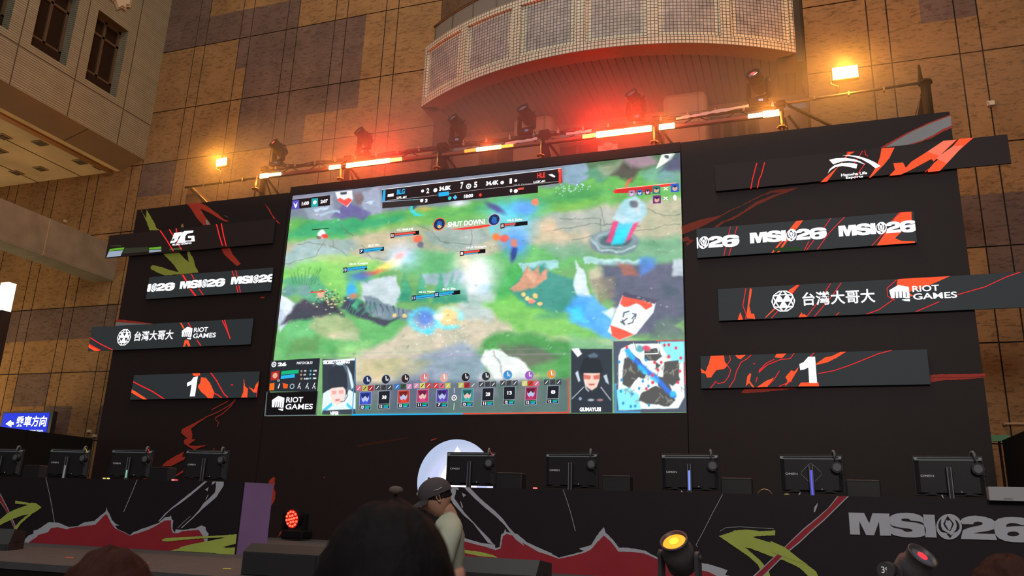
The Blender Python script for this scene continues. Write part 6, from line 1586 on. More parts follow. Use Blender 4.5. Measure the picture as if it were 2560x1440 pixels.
# ------------------------------------------------------------------ monitors, seen from behind
mback = mat('monitor_shell', (0.016, 0.015, 0.017), rough=.45, spec=.4)
mdark = mat('monitor_recess', (0.012, 0.012, 0.014), rough=.5)
def monitor(label, with_diamond=False, strip=None, group=None):
    t = thing('monitor', label, 'monitor', (0, 0, 0))
    W_, H_ = .61, .375; z0 = .055
    b = MB(); b.box((0, 0, z0 + H_ / 2), (W_, .018, H_), mback, bevel=.005)
    # tapering rear shell
    b.prism([(-.29, -.009, z0 + .015), (.29, -.009, z0 + .015), (.25, -.035, z0 + .03), (-.25, -.035, z0 + .03)], (0, 0, H_ - .05), mback)
    b.build('housing', t)
    b = MB(); b.prism([(-W_ / 2 + .01, .008, z0 + H_ - .002), (W_ / 2 - .01, .008, z0 + H_ - .002), (W_ / 2 - .02, -.036, z0 + H_ - .035), (-W_ / 2 + .02, -.036, z0 + H_ - .035)], (0, 0, -.012), mat('monitor_top_sheen', (0.20, 0.23, 0.25), rough=.35)); b.build('top_sheen', t)  # paler strip paints the sheen of light falling from above
    b = MB(); b.box((0, .0105, z0 + H_ / 2), (W_ - .015, .003, H_ - .02), mdark); b.build('display', t)
    b = MB(); b.box((.0, -.052, z0 + .12), (.055, .03, .30), mback, bevel=.008); b.box((-.016, -.069, z0 + .11), (.008, .004, .31), mat('stand_trim', (.30, .30, .34), rough=.3, metal=.5)); b.box((.016, -.069, z0 + .11), (.008, .004, .31), mat('stand_trim', (.3, .3, .34)))
    b.build('stand', t)
    b = MB(); b.box((0, -.03, .008), (.28, .20, .014), mback, bevel=.005); b.build('stand_base', t)
    a = Art(-.0365, step=.0006); a.text_m('OMEN', -.245, z0 + .175, .115, .021, mat('logo_grey', (.75, .75, .78), rough=.4), .012); a.mb.build('logo', t)
    b = MB(); b.box((.09, -.037, z0 + .04), (.012, .006, .012), mat('port_pale', (.4, .4, .42), rough=.4)); b.build('port', t)
    for sx in (-1, 1):
        b = MB(); b.prism([(sx * .10, -.0365, z0 + .012), (sx * .24, -.0365, z0 + .012), (sx * .15, -.0365, z0 + .035)], (0, .002, 0), mdark); b.build('vent', t)
    if with_diamond:
        b = MB(); r_ = .095; pts = []
        for k in range(4):
            a0 = PI / 2 * k
            for j in (-1, 0, 1):
                c_ = (math.cos(a0 + j * .16), math.sin(a0 + j * .16)); rr__ = r_ * (1.0 if j == 0 else .97); pts.append((c_[0] * rr__, -.040, z0 + .19 + c_[1] * rr__))
        b.tube(pts, .0022, mat('led_ring_off', (.40, .40, .42), rough=.3), 6, closed=True); b.build('ring', t)
    if strip:
        b = MB(); b.box((0, -.0705, z0 + strip[1]), (.018, .004, strip[2]), glow(strip[0], strip[3])); b.build('light_strip', t)
    return t
YM = YD + .30
MON = [(16, 1113, 12, None), (180, 1117, 12, ((190, 190, 200), .06, .18, .35)), (334, 1122, 10, ((150, 220, 190), .05, .10, .7)), (520, 1129, 8, None), (1180, 1123, 0, None), (1430, 1127, -2, None), (1724, 1130, -2, ((120, 140, 230), .10, .20, 1.3)), (2025, 1133, -2, ((90, 90, 235), .10, .24, 1.2)), (2366, 1136, -3, None)]
ML = ['monitor at the far left edge of the left desk, seen from behind', 'monitor on the left desk with a yellow-lit headset, second from the left edge', 'monitor on the left desk with a red-lit headset and a pale green stand light', 'rightmost monitor of the left desk, beside the violet panel', 'monitor of the right desk in front of the round glowing emblem', 'second monitor of the right desk, just right of the glowing emblem', 'middle monitor of the right desk with a pale blue lit stand', 'monitor of the right desk with a diamond outline and a violet-blue lit stand', 'rightmost monitor of the right desk, above the grey block wordmark']
hb = mat('headset_black', (0.018, 0.018, 0.020), rough=.4); hgy = mat('headset_band', (0.13, 0.14, 0.15), rough=.5)
def headset(loc, rz, glowc, label):
    t = thing('headset', label, 'headset', loc, rz); T0 = RM[t.name]
    b = MB(); pts = [T0 @ Vector((0, -.055 + .06 * math.cos(a) , .0 + .06 * math.sin(a))) for a in [PI * k / 10 for k in range(11)]]
    pts = [T0 @ Vector((0, .052 * math.cos(a) - .005, -.035 + .05 * math.sin(a))) for a in [PI * k / 12 for k in range(13)]]
    b.tube([T0 @ Vector((.0, -.057, -.10))] + pts[::-1] + [T0 @ Vector((.0, .047, -.10))], .013, hgy, 8); b.build('headband', t)
    for s_ in (-1, 1):
        c_ = T0 @ Vector((0.012, s_ * .052 - .005, -.145)); b = MB(); b.cyl(c_ - Vector((0, .02, 0)), c_ + Vector((0, .02, 0)), .055, hb, n=24); b.cyl(c_ - Vector((0, .026, 0)), c_ - Vector((0, .02, 0)), .038, hgy, n=20); b.build('ear_cup', t)
    b = MB(); q = T0 @ Vector((.012, -.06, -.17)); b.tube([q, q + Vector((.03, -.02, -.03)), q + Vector((.06, -.02, -.05))], .005, hb, 6); b.build('boom_microphone', t)
    if glowc:
        b = MB(); q = T0 @ Vector((.055, -.055, -.14)); b.sphere(tuple(q), .010, glow(glowc, 2.2), 8, 6); b.tube([T0 @ Vector((.016, -.05, -.01)), T0 @ Vector((.035, -.055, -.04)), T0 @ Vector((.05, -.055, -.07))], .0035, glow(glowc, .8), 6); b.build('indicator', t)
    return t
HL = ['dark headset hung on the monitor at the far left edge', 'headset with yellow lights hung on the second monitor from the left', 'headset with a red light hung on the third monitor from the left', 'grey-banded headset hung on the monitor beside the violet panel', 'headset with a small red light hung on the monitor before the glowing emblem', 'headset hung on the second monitor of the right desk', 'headset hung on the monitor with the pale blue stand', 'headset hung on the monitor with the diamond outline', 'headset hung on the rightmost monitor']
for k, (px, py, rz, strip) in enumerate(MON):
    q = PY(px, py, YM)
    t = monitor(ML[k], with_diamond=(k == 7), strip=strip)
    rz_ = math.radians(rz)
    t.location = (q.x, YM, DTOP - .025 ); t.rotation_euler = (0, 0, rz_)
    top = DTOP - .025 + .055 + .375
    hx = .215; hp = Vector((q.x + hx * math.cos(rz_), YM + hx * math.sin(rz_) - .005, top + .022))
    headset(hp, rz_ + .25, {1: (230, 210, 80), 2: (255, 50, 60), 4: (220, 50, 50)}.get(k), HL[k])
# low dark boxes between the monitors
DBX = [(88, 1163, 'low black box on the left desk beside the far left monitor'), (405, 1168, 'low black box on the left desk beside the rightmost monitor'), (1276, 1182, 'low black box on the right desk just right of the emblem monitor'), (1542, 1189, 'low black box on the right desk right of its second monitor'), (1841, 1195, 'low black box on the right desk right of its middle monitor'), (2156, 1200, 'low black box on the right desk right of the diamond monitor')]
for px, py, lb in DBX:
    q = PY(px, py, YD + .35); t = thing('equipment_box', lb, 'box', (q.x, YD + .38, DTOP - .025))
    h_ = q.z - (DTOP - .025); b = MB(); b.box((q.x, YD + .38, DTOP - .025 + h_ / 2), (.31, .16, h_), mat('box_black', (0.015, 0.012, 0.014), rough=.5), bevel=.01); b.build('case', t)
    b = MB(); b.box((q.x, YD + .298, DTOP - .025 + h_ - .012), (.29, .004, .006), mback); b.build('edge_trim', t)
# tiny indicator lamps along the desk tops
for k, (px, py, c_, lb) in enumerate([(261, 1193, (190, 180, 120), 'dim yellow square lamp on the left desk edge, left one of the pair'), (271, 1194, (236, 220, 90), 'bright yellow square lamp on the left desk edge, right one of the pair'), (433, 1198, (240, 150, 150), 'pale red square lamp on the left desk edge, left one of the pair'), (441, 1198, (255, 70, 80), 'bright red square lamp on the left desk edge, right one of the pair'), (1338, 1217, (255, 110, 110), 'single red square lamp on the right desk beside the second monitor')]):
    q = PY(px, py, YD + .06); b = MB(); s_ = .034 if k < 4 else .046
    b.box((q.x, YD + .06, DTOP - .004), (s_ * .9, .02, .042), glow(c_, 1.4)); tag(b.build('indicator_lamp'), lb, 'light')
q = PY(1912, 1234, YD + .12)
b = MB(); b.tube([(q.x + .07 * math.cos(a), YD + .12, DTOP - .012 + .065 * math.sin(a)) for a in [PI * k / 12 for k in range(13)]], .004, mat('ring_brass', (.5, .38, .18), metal=.8, rough=.3), 6)
tag(b.build('cable_loop'), 'thin gold loop standing on the right desk near the diamond monitor', 'cable')
# white card holder at the right
a = PY(2468, 1217, YD - .03); c = PY(2472, 1251, YD - .03)
t = thing('white_box', 'white box lettered in grey on the front edge of the right desk', 'box', ((a.x + a.x + .55) / 2, YD - .06, c.z))
b = MB(); b.box((a.x + .275, YD + .0, (a.z + DTOP + .002) / 2), (.54, .13, a.z - DTOP - .004), mat('white_plastic', (0.42, 0.42, 0.43), rough=.4)); b.box((a.x + .275, YD - .045, (a.z + c.z) / 2), (.55, .05, a.z - c.z), mat('white_plastic', (.4, .4, .4))); b.build('body', t)
A = Art(YD - .0705); A.text('OMEN', (2509, 1250), (2532, 1250), 4.5, mat('grey_letter', (.05, .05, .06), rough=.5), .0); A.mb.build('logo', t)

# ------------------------------------------------------------------ wedge speakers on the stage front
grl = mat('speaker_grille', (0.018, 0.018, 0.020), rough=.6, bump=.3, bs=400); cab = mat('speaker_cabinet', (0.026, 0.030, 0.032), rough=.5)
def wedge(label, x0, x1, y, zt, rz=0, dep=.42, cut=.5):
    t = thing('wedge_speaker', label, 'speaker', ((x0 + x1) / 2, y, STAGE), rz); T0 = RM[t.name]
    w_ = x1 - x0; h_ = zt - STAGE
    prof = [(-dep / 2, 0), (-dep / 2 , h_ * cut), (-dep / 2 + .10, h_), (dep / 2, h_ * .86), (dep / 2, 0)]
    b = MB(); b.prism([(-w_ / 2, y_, z_) for y_, z_ in prof], (w_, 0, 0), cab)
    for v in b.bm.verts: v.co = T0 @ v.co
    b.build('cabinet', t)
    b = MB(); a_, c_ = Vector((0, -dep / 2, h_ * cut)), Vector((0, -dep / 2 + .10, h_)); 
    b.box((0, -dep / 2 - .006, h_ * cut * .5), (w_ * .94, .012, h_ * cut * .9), grl)
    for v in b.bm.verts: v.co = T0 @ v.co
    b.build('grille', t)
    for sx in (-1, 1):
        b = MB(); b.box((sx * (w_ / 2 + .004), 0, h_ * .5), (.01, .14, .05), grl)
        for v in b.bm.verts: v.co = T0 @ v.co
        b.build('handle', t)
    return t
q0 = PY(640, 1357, 6.15); q1 = PY(800, 1366, 6.15)
wedge('black wedge speaker on the stage front, left of the large dark head', q0.x, q1.x + .1, 6.2, q0.z, cut=.74)
q0 = PY(1147, 1389, 6.15); q1 = PY(1356, 1397, 6.15)
wedge('black wedge speaker on the stage front, right of the person in the cap', q0.x, q1.x, 6.2, q0.z, cut=.55)
q0 = PY(8, 1345, 7.0)
wedge('black wedge speaker at the left end of the stage front', q0.x - .42, q0.x + .10, 7.0, q0.z + .10, rz=.5, cut=.30)
# bits of coloured marking tape on the stage floor
for k, (x0, x1, y_, c_, lb) in enumerate([(163, 184, 1394, (255, 110, 70), 'orange strip of marking tape on the stage, in front of the left desk'), (359, 371, 1408, (255, 110, 90), 'short orange strip of marking tape beside the red-haired head'), (557, 578, 1422, (200, 200, 70), 'yellow strip of marking tape near the stage edge')]):
    a = PZ(x0, y_, STAGE); c = PZ(x1, y_ + .3, STAGE)
    b = MB(); b.box(((a.x + c.x) / 2, (a.y + c.y) / 2, STAGE + .002), ((c - a).length, .05, .003), mat('tape_%d' % k, lin(c_), rough=.5), rot=Matrix.Rotation(math.atan2(c.y - a.y, c.x - a.x), 3, 'Z'))
    tag(b.build('floor_tape'), lb, 'tape')

# short pale cable ends and a crumpled yellow note lying along the right desk edge
for k, (xa, ya, xb, yb_, lb) in enumerate([(1703, 1226, 1707, 1232, 'short white cable end on the right desk below the middle monitor'), (1996, 1240, 2001, 1232, 'short white cable end on the right desk left of the diamond monitor stand'), (2354, 1235, 2360, 1246, 'short white cable end on the right desk left of the rightmost monitor stand')]):
    a = PY(xa, ya, YD + .06); c = PY(xb, yb_, YD + .06); o_ = DTOP + .006 - min(a.z, c.z)
    b = MB(); b.cyl((a.x, YD + .06, a.z + o_ - .012), (c.x, YD + .06, c.z + o_ - .012), .005, mat('cable_white', (.55, .55, .56), rough=.5), n=8); tag(b.build('cable_end'), lb, 'cable')
q = PY(1967, 1237, YD + .08)
b = MB(); vs = b.sphere((q.x, YD + .08, DTOP - .004), .028, mat('note_yellow', (.42, .42, .12), rough=.7), 12, 8, (1, .8, .7)); tag(b.build('crumpled_note'), 'small yellow crumpled note on the right desk edge beside the diamond monitor', 'note')
# ------------------------------------------------------------------ people
def skin_mesh(verts, edges, radii, root=0, sub=2):
    me = bpy.data.meshes.new('tmp'); me.from_pydata([tuple(v) for v in verts], edges, []); 
    o = bpy.data.objects.new('tmp', me); COL.objects.link(o)
    o.modifiers.new('s', 'SKIN'); 
    if not me.skin_vertices: bpy.context.view_layer.objects.active = o
    for k, r in enumerate(radii):
        rr = r if isinstance(r, tuple) else (r, r)
        me.skin_vertices[0].data[k].radius = rr; me.skin_vertices[0].data[k].use_root = (k == root)
    o.modifiers['s'].use_smooth_shade = True
    m2 = o.modifiers.new('u', 'SUBSURF'); m2.levels = sub; m2.render_levels = sub
    dg = bpy.context.evaluated_depsgraph_get(); ev = o.evaluated_get(dg)
    out = bpy.data.meshes.new_from_object(ev)
    bpy.data.objects.remove(o); bpy.data.meshes.remove(me)
    return out

class Skel:
    def __init__(s): s.v = []; s.e = []; s.r = []
    def add(s, p, r, par=None):
        s.v.append(p); s.r.append(r); k = len(s.v) - 1
        if par is not None: s.e.append((par, k))
        return k
    def chain(s, par, items):
        for p, r in items: par = s.add(p, r, par)
        return par

def head_verts(bm, mi_, c, rot, sz=1.0, skin_i=0, ear=(0.0, 0.0)):
    """modelled head: local +Z up, face towards -Y; c = head centre"""
    n, m = 40, 30
    rows = []
    for j in range(m + 1):
        ph = PI * j / m
        row = []
        for i in range(n):
            th = 2 * PI * i / n
            x = math.sin(ph) * math.cos(th); y = math.sin(ph) * math.sin(th); z = math.cos(ph)
            f = max(0.0, -y)                    # towards the face
            X = x * .077; Y_ = y * .098; Z = z * .120
            if z < 0: X *= 1 - .34 * (-z) ** 1.3 * (.45 + .55 * f); Y_ *= 1 - .12 * (-z)
            if y > 0 and z < -.2: Y_ *= 1 - .35 * (-z - .2); 
            # flatten the face, brow, nose, lips, chin, eye sockets
            if f > 0:
                Y_ += .012 * f * f
                g = lambda cx, cz, sx, sz_: math.exp(-((x - cx) / sx) ** 2 - ((z - cz) / sz_) ** 2)
                Y_ -= .030 * g(0, -.22, .13, .13) * f + .017 * g(0, -.02, .10, .20) * f
                Y_ -= .007 * g(0, .20, .55, .10) * f
                Y_ += .010 * (g(.36, .06, .16, .09) + g(-.36, .06, .16, .09)) * f
                Y_ -= .010 * g(0, -.50, .22, .06) * f + .008 * g(0, -.60, .20, .05) * f
                Y_ -= .014 * g(0, -.86, .25, .14) * f
                Y_ += .006 * g(0, -.70, .25, .05) * f
            row.append(bm.verts.new(c + rot @ Vector((X * sz, Y_ * sz, Z * sz))))
        rows.append(row)
    for j in range(m):
        for i in range(n):
            vs = (rows[j][i], rows[j + 1][i], rows[j + 1][(i + 1) % n], rows[j][(i + 1) % n])
            try:
                f = bm.faces.new(vs); f.smooth = True; f.material_index = skin_i
            except ValueError: pass
    # ears
    for s_ in (-1, 1):
        A_ = []
        for k in range(12):
            a = 2 * PI * k / 12
            A_.append([bm.verts.new(c + rot @ (Vector((s_ * (.074 + d_ + (ear[1] if s_ < 0 else 0)), .012 + (.016 * q_) * math.cos(a) * (1 if math.sin(a) > 0 else .75), (ear[0] if s_ < 0 else 0) + (.032 * q_) * math.sin(a))) * sz)) for d_, q_ in ((0, .8), (.014, 1.0), (.017, .85), (.009, .55))])
        for k in range(12):
            P_, Q_ = A_[k], A_[(k + 1) % 12]
            for j in range(3):
                f = bm.faces.new((P_[j], Q_[j], Q_[j + 1], P_[j + 1])); f.smooth = True; f.material_index = skin_i
        f = bm.faces.new([A_[k][3] for k in range(12)]); f.material_index = skin_i

def person(label, loc, facing, h, skin, shirt, trousers, head_c, head_rot, lean=(0, 0), arms='down', hair=None, group=None, ear=(0.0, 0.0)):
    """loc: floor point; facing: rotation about Z (0 = faces the camera side -Y); head_c: world head centre, head_rot: 3x3"""
    t = thing('person', label, 'person', loc, facing, group)
    T0 = RM[t.name]; k_ = h / 1.75; lx, ly = lean
    sk = mat('skin_%s' % skin[0], skin[1], rough=.5, spec=.4, var=.06, vs=12)
    Lc = T0.inverted() @ Vector(head_c); Lr = (T0.inverted().to_3x3() @ head_rot)
    def P(x, y, z):
        u = max(0, min(1, (z - .9) / .6)); return Vector(((x + lx * u) * k_, (y + ly * u) * k_, z * k_))
    S = Skel()
    pel = S.add(P(0, 0, .95), (.155 * k_, .115 * k_))
    b2 = S.chain(pel, [(P(0, 0, 1.10), (.14 * k_, .105 * k_)), (P(0, .005, 1.27), (.155 * k_, .115 * k_)), (P(0, .015, 1.37), (.11 * k_, .08 * k_))])
    nb = P(0, .02, 1.47)
    hb_ = Lc - Vector((0, 0, .07)); 
    nk = S.chain(b2, [(nb, .058 * k_), (nb.lerp(Lc + Lr @ Vector((0, .03, -.06)), .6), .052 * k_), (Lc + Lr @ Vector((0, .025, -.05)), .05)])
    ends = {}
    for s_ in (-1, 1):
        sh = S.chain(b2, [(P(s_ * .12, .02, 1.385), .046 * k_), (P(s_ * .185, .02, 1.35), .044 * k_)])
        if arms == 'forward' and s_ > 0: pts = [(P(s_ * .215, -.02, 1.22), .046), (P(s_ * .225, -.07, 1.09), .040), (P(s_ * .20, -.19, 1.03), .034), (P(s_ * .16, -.30, 1.02), .026)]
        elif arms == 'forward': pts = [(P(s_ * .215, .0, 1.22), .046), (P(s_ * .22, -.05, 1.09), .040), (P(s_ * .18, -.18, 1.05), .034), (P(s_ * .10, -.29, 1.04), .026)]
        else: pts = [(P(s_ * .225, .025, 1.24), .046), (P(s_ * .24, .03, 1.10), .040), (P(s_ * .25, -.01, .97), .034), (P(s_ * .25, -.05, .86), .025)]
        w_ = S.chain(sh, [(p, r * k_) for p, r in pts])
        wp = S.v[w_]; d = (wp - S.v[w_ - 1]).normalized()
        palm = S.chain(w_, [(wp + d * .045, (.036, .018)), (wp + d * .085, (.038, .016))])
        sd = d.cross(Vector((s_, 0, 0))).normalized()
        if sd.length < .5: sd = Vector((0, 1, 0))
        for fi, (o_, L_) in enumerate(((-.028, .070), (-.010, .078), (.009, .074), (.027, .060))):
            b0 = wp + d * .09 + sd * o_; cu = Vector((-s_ * .35, 0, 0))
            S.chain(palm, [(b0 + d * L_ * .25, .0085), (b0 + (d + cu * .4) * L_ * .6, .008), (b0 + (d + cu) * L_ * .95, .007)])
        tb = wp + d * .03 - sd * .03
        S.chain(w_, [(tb, .011), (tb + (d - sd * .8) * .028, .0095), (tb + (d - sd * .5) * .055, .008)])
        lg = S.chain(pel, [(P(s_ * .09, 0, .88), .088 * k_), (P(s_ * .10, -.005, .68), .076 * k_), (P(s_ * .105, -.01, .48), .055 * k_), (P(s_ * .108, .01, .30), .052 * k_), (P(s_ * .11, .015, .10), .038 * k_), (P(s_ * .112, -.04, .05), .036 * k_), (P(s_ * .118, -.13, .035), (.040 * k_, .026 * k_))])
    bodym = skin_mesh(S.v, S.e, S.r)
    B = MB(); i0 = B.mi(sk)
    vs = [B.bm.verts.new(T0 @ v.co) for v in bodym.vertices]
    for p in bodym.polygons:
        try: f = B.bm.faces.new([vs[k] for k in p.vertices]); f.smooth = True
        except ValueError: pass
    head_verts(B.bm, None, Vector(head_c), head_rot, ear=ear)
    B.build('body', t)
    # clothes: same skeleton, a little fuller, with soft folds
    def garment(name, items, m, sub=2, fold=.006, sc=9):
        G = Skel(); ids = {}
        for key, par, p, r in items:
            ids[key] = G.add(p, r, ids.get(par) if par is not None else None)
        gm = skin_mesh(G.v, G.e, G.r, 0, sub)
        B = MB(); B.mi(m); vv = []
        for v in gm.vertices:
            c = T0 @ v.co; nn = mnoise.noise(c * sc + Vector((0, 0, c.z * 3))) ; n3 = (T0.to_3x3() @ v.normal)
            vv.append(B.bm.verts.new(c + n3 * nn * fold * 2))
        for p in gm.polygons:
            try: f = B.bm.faces.new([vv[k] for k in p.vertices]); f.smooth = True
            except ValueError: pass
        return B.build(name, t)
    it = [('p', None, P(0, 0, .90), (.175 * k_, .135 * k_)), ('b', 'p', P(0, 0, 1.06), (.168 * k_, .128 * k_)), ('c', 'b', P(0, .005, 1.24), (.172 * k_, .132 * k_)), ('d', 'c', P(0, .015, 1.385), (.145 * k_, .108 * k_)), ('n', 'd', P(0, .035 if arms == 'forward' else .022, 1.515 if arms == 'forward' else 1.475), (.080 * k_, .074 * k_))]
    for s_ in (-1, 1):
        it += [('s%d' % s_, 'd', P(s_ * .125, .02, 1.39), .074 * k_), ('u%d' % s_, 's%d' % s_, P(s_ * .195, .02, 1.355), .070 * k_)]
        if arms == 'forward': it += [('e%d' % s_, 'u%d' % s_, P(s_ * .222, -.015, 1.22), .068 * k_), ('f%d' % s_, 'e%d' % s_, P(s_ * .232, -.06, 1.12), .064 * k_)]
        else: it += [('e%d' % s_, 'u%d' % s_, P(s_ * .232, .025, 1.23), .066 * k_), ('f%d' % s_, 'e%d' % s_, P(s_ * .245, .028, 1.13), .062 * k_)]
    garment('shirt', it, shirt)
    it = [('p', None, P(0, 0, .93), (.165 * k_, .125 * k_))]
    for s_ in (-1, 1): it += [('a%d' % s_, 'p', P(s_ * .09, 0, .84), .100 * k_), ('b%d' % s_, 'a%d' % s_, P(s_ * .10, 0, .62), .088 * k_), ('c%d' % s_, 'b%d' % s_, P(s_ * .105, -.005, .40), .070 * k_), ('d%d' % s_, 'c%d' % s_, P(s_ * .11, .01, .12), .062 * k_)]
    garment('trousers', it, trousers)
    for s_ in (-1, 1):
        b = MB(); q = T0 @ P(s_ * .115, -.05, .045); b.sphere(tuple(q), .1, mat('shoe_dark', (.03, .03, .03), rough=.5), 16, 10, (.5, 1.35, .45), rot=Matrix.Rotation(facing, 3, 'Z')); b.build('shoe', t)
    return t

def hair_cap(t, c, rot, m, sz=1.0, thick=.022, low=-.25, length=.0, strands=True, seed=1, name='hair', amp=.006, sx=1.0):
    """shell of hair over the skull, uneven surface; face side left open below the hairline"""
    B = MB(); B.mi(m); n, mm = 72, 44; rows = []
    for j in range(mm + 1):
        ph = PI * j / mm * .80; row = []
        for i in range(n):
            th = 2 * PI * i / n
            x = math.sin(ph) * math.cos(th); y = math.sin(ph) * math.sin(th); z = math.cos(ph)
            f = max(0, -y)
            base = Vector((x * .077 * sx, y * .100, z * .122))
            cc = max(0, min(1, (low - z + .55 * f) * 3)); d = thick * (1 - cc) - .05 * cc
            nn = mnoise.noise(Vector((th * 5.0, ph * 1.6, seed * 3.1))) * amp + mnoise.noise(Vector((th * 22.0, ph * 3, seed))) * amp * .5 + mnoise.noise(Vector((x * 4, y * 4, z * 4 + seed))) * amp
            v = base.normalized() * (base.length + d + nn * (1 - cc))
            row.append(B.bm.verts.new(c + rot @ (v * sz)))
        rows.append(row)
    for j in range(mm):
        for i in range(n):
            vs = (rows[j][i], rows[j + 1][i], rows[j + 1][(i + 1) % n], rows[j][(i + 1) % n])
            try: f = B.bm.faces.new(vs); f.smooth = True
            except ValueError: pass
    rnd = random.Random(seed)
    if strands:
        for k in range(strands if isinstance(strands, int) and strands > 1 else 260):
            th = rnd.uniform(0, 2 * PI); ph = rnd.uniform(.05, 1.6)
            x = math.sin(ph) * math.cos(th); y = math.sin(ph) * math.sin(th); z = math.cos(ph)
            if y < -.5 and z < .35: continue
            pts = []
            for q in range(5):
                ph2 = ph + q * .10; x = math.sin(ph2) * math.cos(th + q * .03); y = math.sin(ph2) * math.sin(th + q * .03); z = math.cos(ph2)
                base = Vector((x * .077 * sx, y * .100, z * .122)); v = base.normalized() * (base.length + thick + .003 + .005 * math.sin(q * .9) * rnd.random())
                pts.append(c + rot @ (v * sz))
            B.tube(pts, [.0011, .0013, .0012, .0009, .0004], m, 4)
    return B.build(name, t)

def hair_mat(name, col, sheen=.3):
    m = mat(name, col, rough=.75, spec=.12)
    nt = m.node_tree; tc = nt.nodes.new('ShaderNodeTexCoord'); mp = nt.nodes.new('ShaderNodeMapping'); mp.inputs['Scale'].default_value = (140, 140, 9)
    n_ = nt.nodes.new('ShaderNodeTexNoise'); n_.inputs['Scale'].default_value = 1.0; n_.inputs['Detail'].default_value = 3
    bp = nt.nodes.new('ShaderNodeBump'); bp.inputs['Strength'].default_value = .7; bp.inputs['Distance'].default_value = .004
    nt.links.new(tc.outputs['Object'], mp.inputs['Vector']); nt.links.new(mp.outputs['Vector'], n_.inputs['Vector']); nt.links.new(n_.outputs['Fac'], bp.inputs['Height']); nt.links.new(bp.outputs['Normal'], nt.nodes['Principled BSDF'].inputs['Normal'])
    return m

# --- the man in the cap beside the stage, looking down to the left
y0 = 5.05
hc = PY(1091, 1247, y0)
fl = Vector((hc.x + .055, y0 + .05, 0))
facing = math.radians(-64)            # faces left along the stage, turned slightly away
R_ = Matrix.Rotation(facing, 3, 'Z') @ Matrix.Rotation(math.radians(24), 3, 'X')
tee = mat('tee_sage', (0.40, 0.43, 0.335), rough=.85, var=.08, vs=4)
t = person('person in a dark cap and pale sage T-shirt, standing by the stage looking down', fl, facing, 1.90, ('warm', (0.42, 0.23, 0.155)), tee, mat('trousers_dark', (.03, .03, .035), rough=.8), hc, R_, lean=(0, .0), arms='forward')
hair_cap(t, hc, R_, hair_mat('hair_black', (0.018, 0.014, 0.012)), thick=.007, low=-.1, strands=0, seed=3)
# cap
capm = mat('cap_charcoal', (0.058, 0.048, 0.054), rough=.8, bump=.2, bs=300)
b = MB(); b.mi(capm); rows = []
n = 40
for j in range(14):
    ph = PI / 2 * 1.04 * j / 13; row = []
    for i in range(n):
        th = 2 * PI * i / n
        v = Vector((math.sin(ph) * math.cos(th) * .096, math.sin(ph) * math.sin(th) * .118 + .002, math.cos(ph) ** .85 * .112 + .028 if math.cos(ph) > 0 else .028 + math.cos(ph) * .1))
        v *= 1 + .006 * math.cos(th * 6) * math.sin(ph)
        row.append(b.bm.verts.new(hc + R_ @ v))
    rows.append(row)
for j in range(13):
    for i in range(n):
        f = b.bm.faces.new((rows[j][i], rows[j + 1][i], rows[j + 1][(i + 1) % n], rows[j][(i + 1) % n])); f.smooth = True
bmesh.ops.remove_doubles(b.bm, verts=b.bm.verts, dist=1e-5)
b.sphere(tuple(hc + R_ @ Vector((0, 0, .142))), .008, capm, 10, 8)
cp = b.build('cap', t)
b = MB(); i_ = b.mi(capm)
for zz, sgn in ((0, 1),):
    G = []
    for i in range(15):
        a = math.radians(-64 + 128 * i / 14); row = []
        for j in range(7):
            q = j / 6; rx, ry = .090 + .0 * q, .112 + .085 * q * math.cos(a * .9)
            x = math.sin(a) * (rx * (1 - .10 * q)); y = -math.cos(a) * .112 - .088 * q * max(0, math.cos(a * 1.15))
            z = .030 - .030 * q - .55 * x * x * (1 + q) 
            row.append((x, y, z))
        G.append(row)
    for th_ in (0, -.004):
        V = [[b.bm.verts.new(hc + R_ @ Vector((x, y, z + th_))) for x, y, z in row] for row in G]
        for i in range(14):
            for j in range(6):
                f = b.bm.faces.new((V[i][j], V[i + 1][j], V[i + 1][j + 1], V[i][j + 1])); f.smooth = True
b.build('brim', cp)
b = MB(); b.sphere(tuple(hc + R_ @ Vector((0.02, -.104, .075))), .010, mat('patch_pale', (.35, .32, .28), rough=.6), 12, 8, (1, .3, 1)); b.tube([hc + R_ @ Vector((.098, .0, .055)), hc + R_ @ Vector((.096, .03, .05)), hc + R_ @ Vector((.090, .055, .055))], .004, mat('patch_pale', (.3, .3, .3)), 6); b.build('cap_mark', cp)
# lanyard
b = MB(); T0 = RM[t.name]
ring = [T0 @ (Vector((.088 * math.cos(a), .012 + .085 * math.sin(a), 1.545 + .02 * math.sin(a)))) for a in [2 * PI * k / 24 for k in range(24)]]
b.tube(ring, .006, mat('lanyard_black', (.012, .01, .012), rough=.7), 6, closed=True)
b.tube([T0 @ Vector((.05, -.065, 1.53)), T0 @ Vector((.04, -.155, 1.40)), T0 @ Vector((.01, -.165, 1.22))], .006, mat('lanyard_black', (.01, .01, .01)), 6); b.build('lanyard', t)

# --- large dark head in the foreground
hc = Vector(PY(958, 1507, 1.05))
fl = Vector((hc.x + .0, hc.y - .02, 0))
facing = math.radians(180 + 8)
R_ = Matrix.Rotation(facing + math.radians(30), 3, 'Z') @ Matrix.Rotation(math.radians(-4), 3, 'X')
t = person('person seen from behind in the centre foreground, short black hair filling the bottom', fl, facing, 1.66, ('ear', (0.36, 0.18, 0.12)), mat('top_black', (.012, .012, .014), rough=.85), mat('trousers_black', (.02, .02, .022), rough=.8), hc, R_, ear=(.018, .017))
hair_cap(t, hc, R_, hair_mat('hair_jet', (0.007, 0.006, 0.007)), thick=.014, low=-.12, strands=0, seed=5, amp=.0035, sx=1.09)

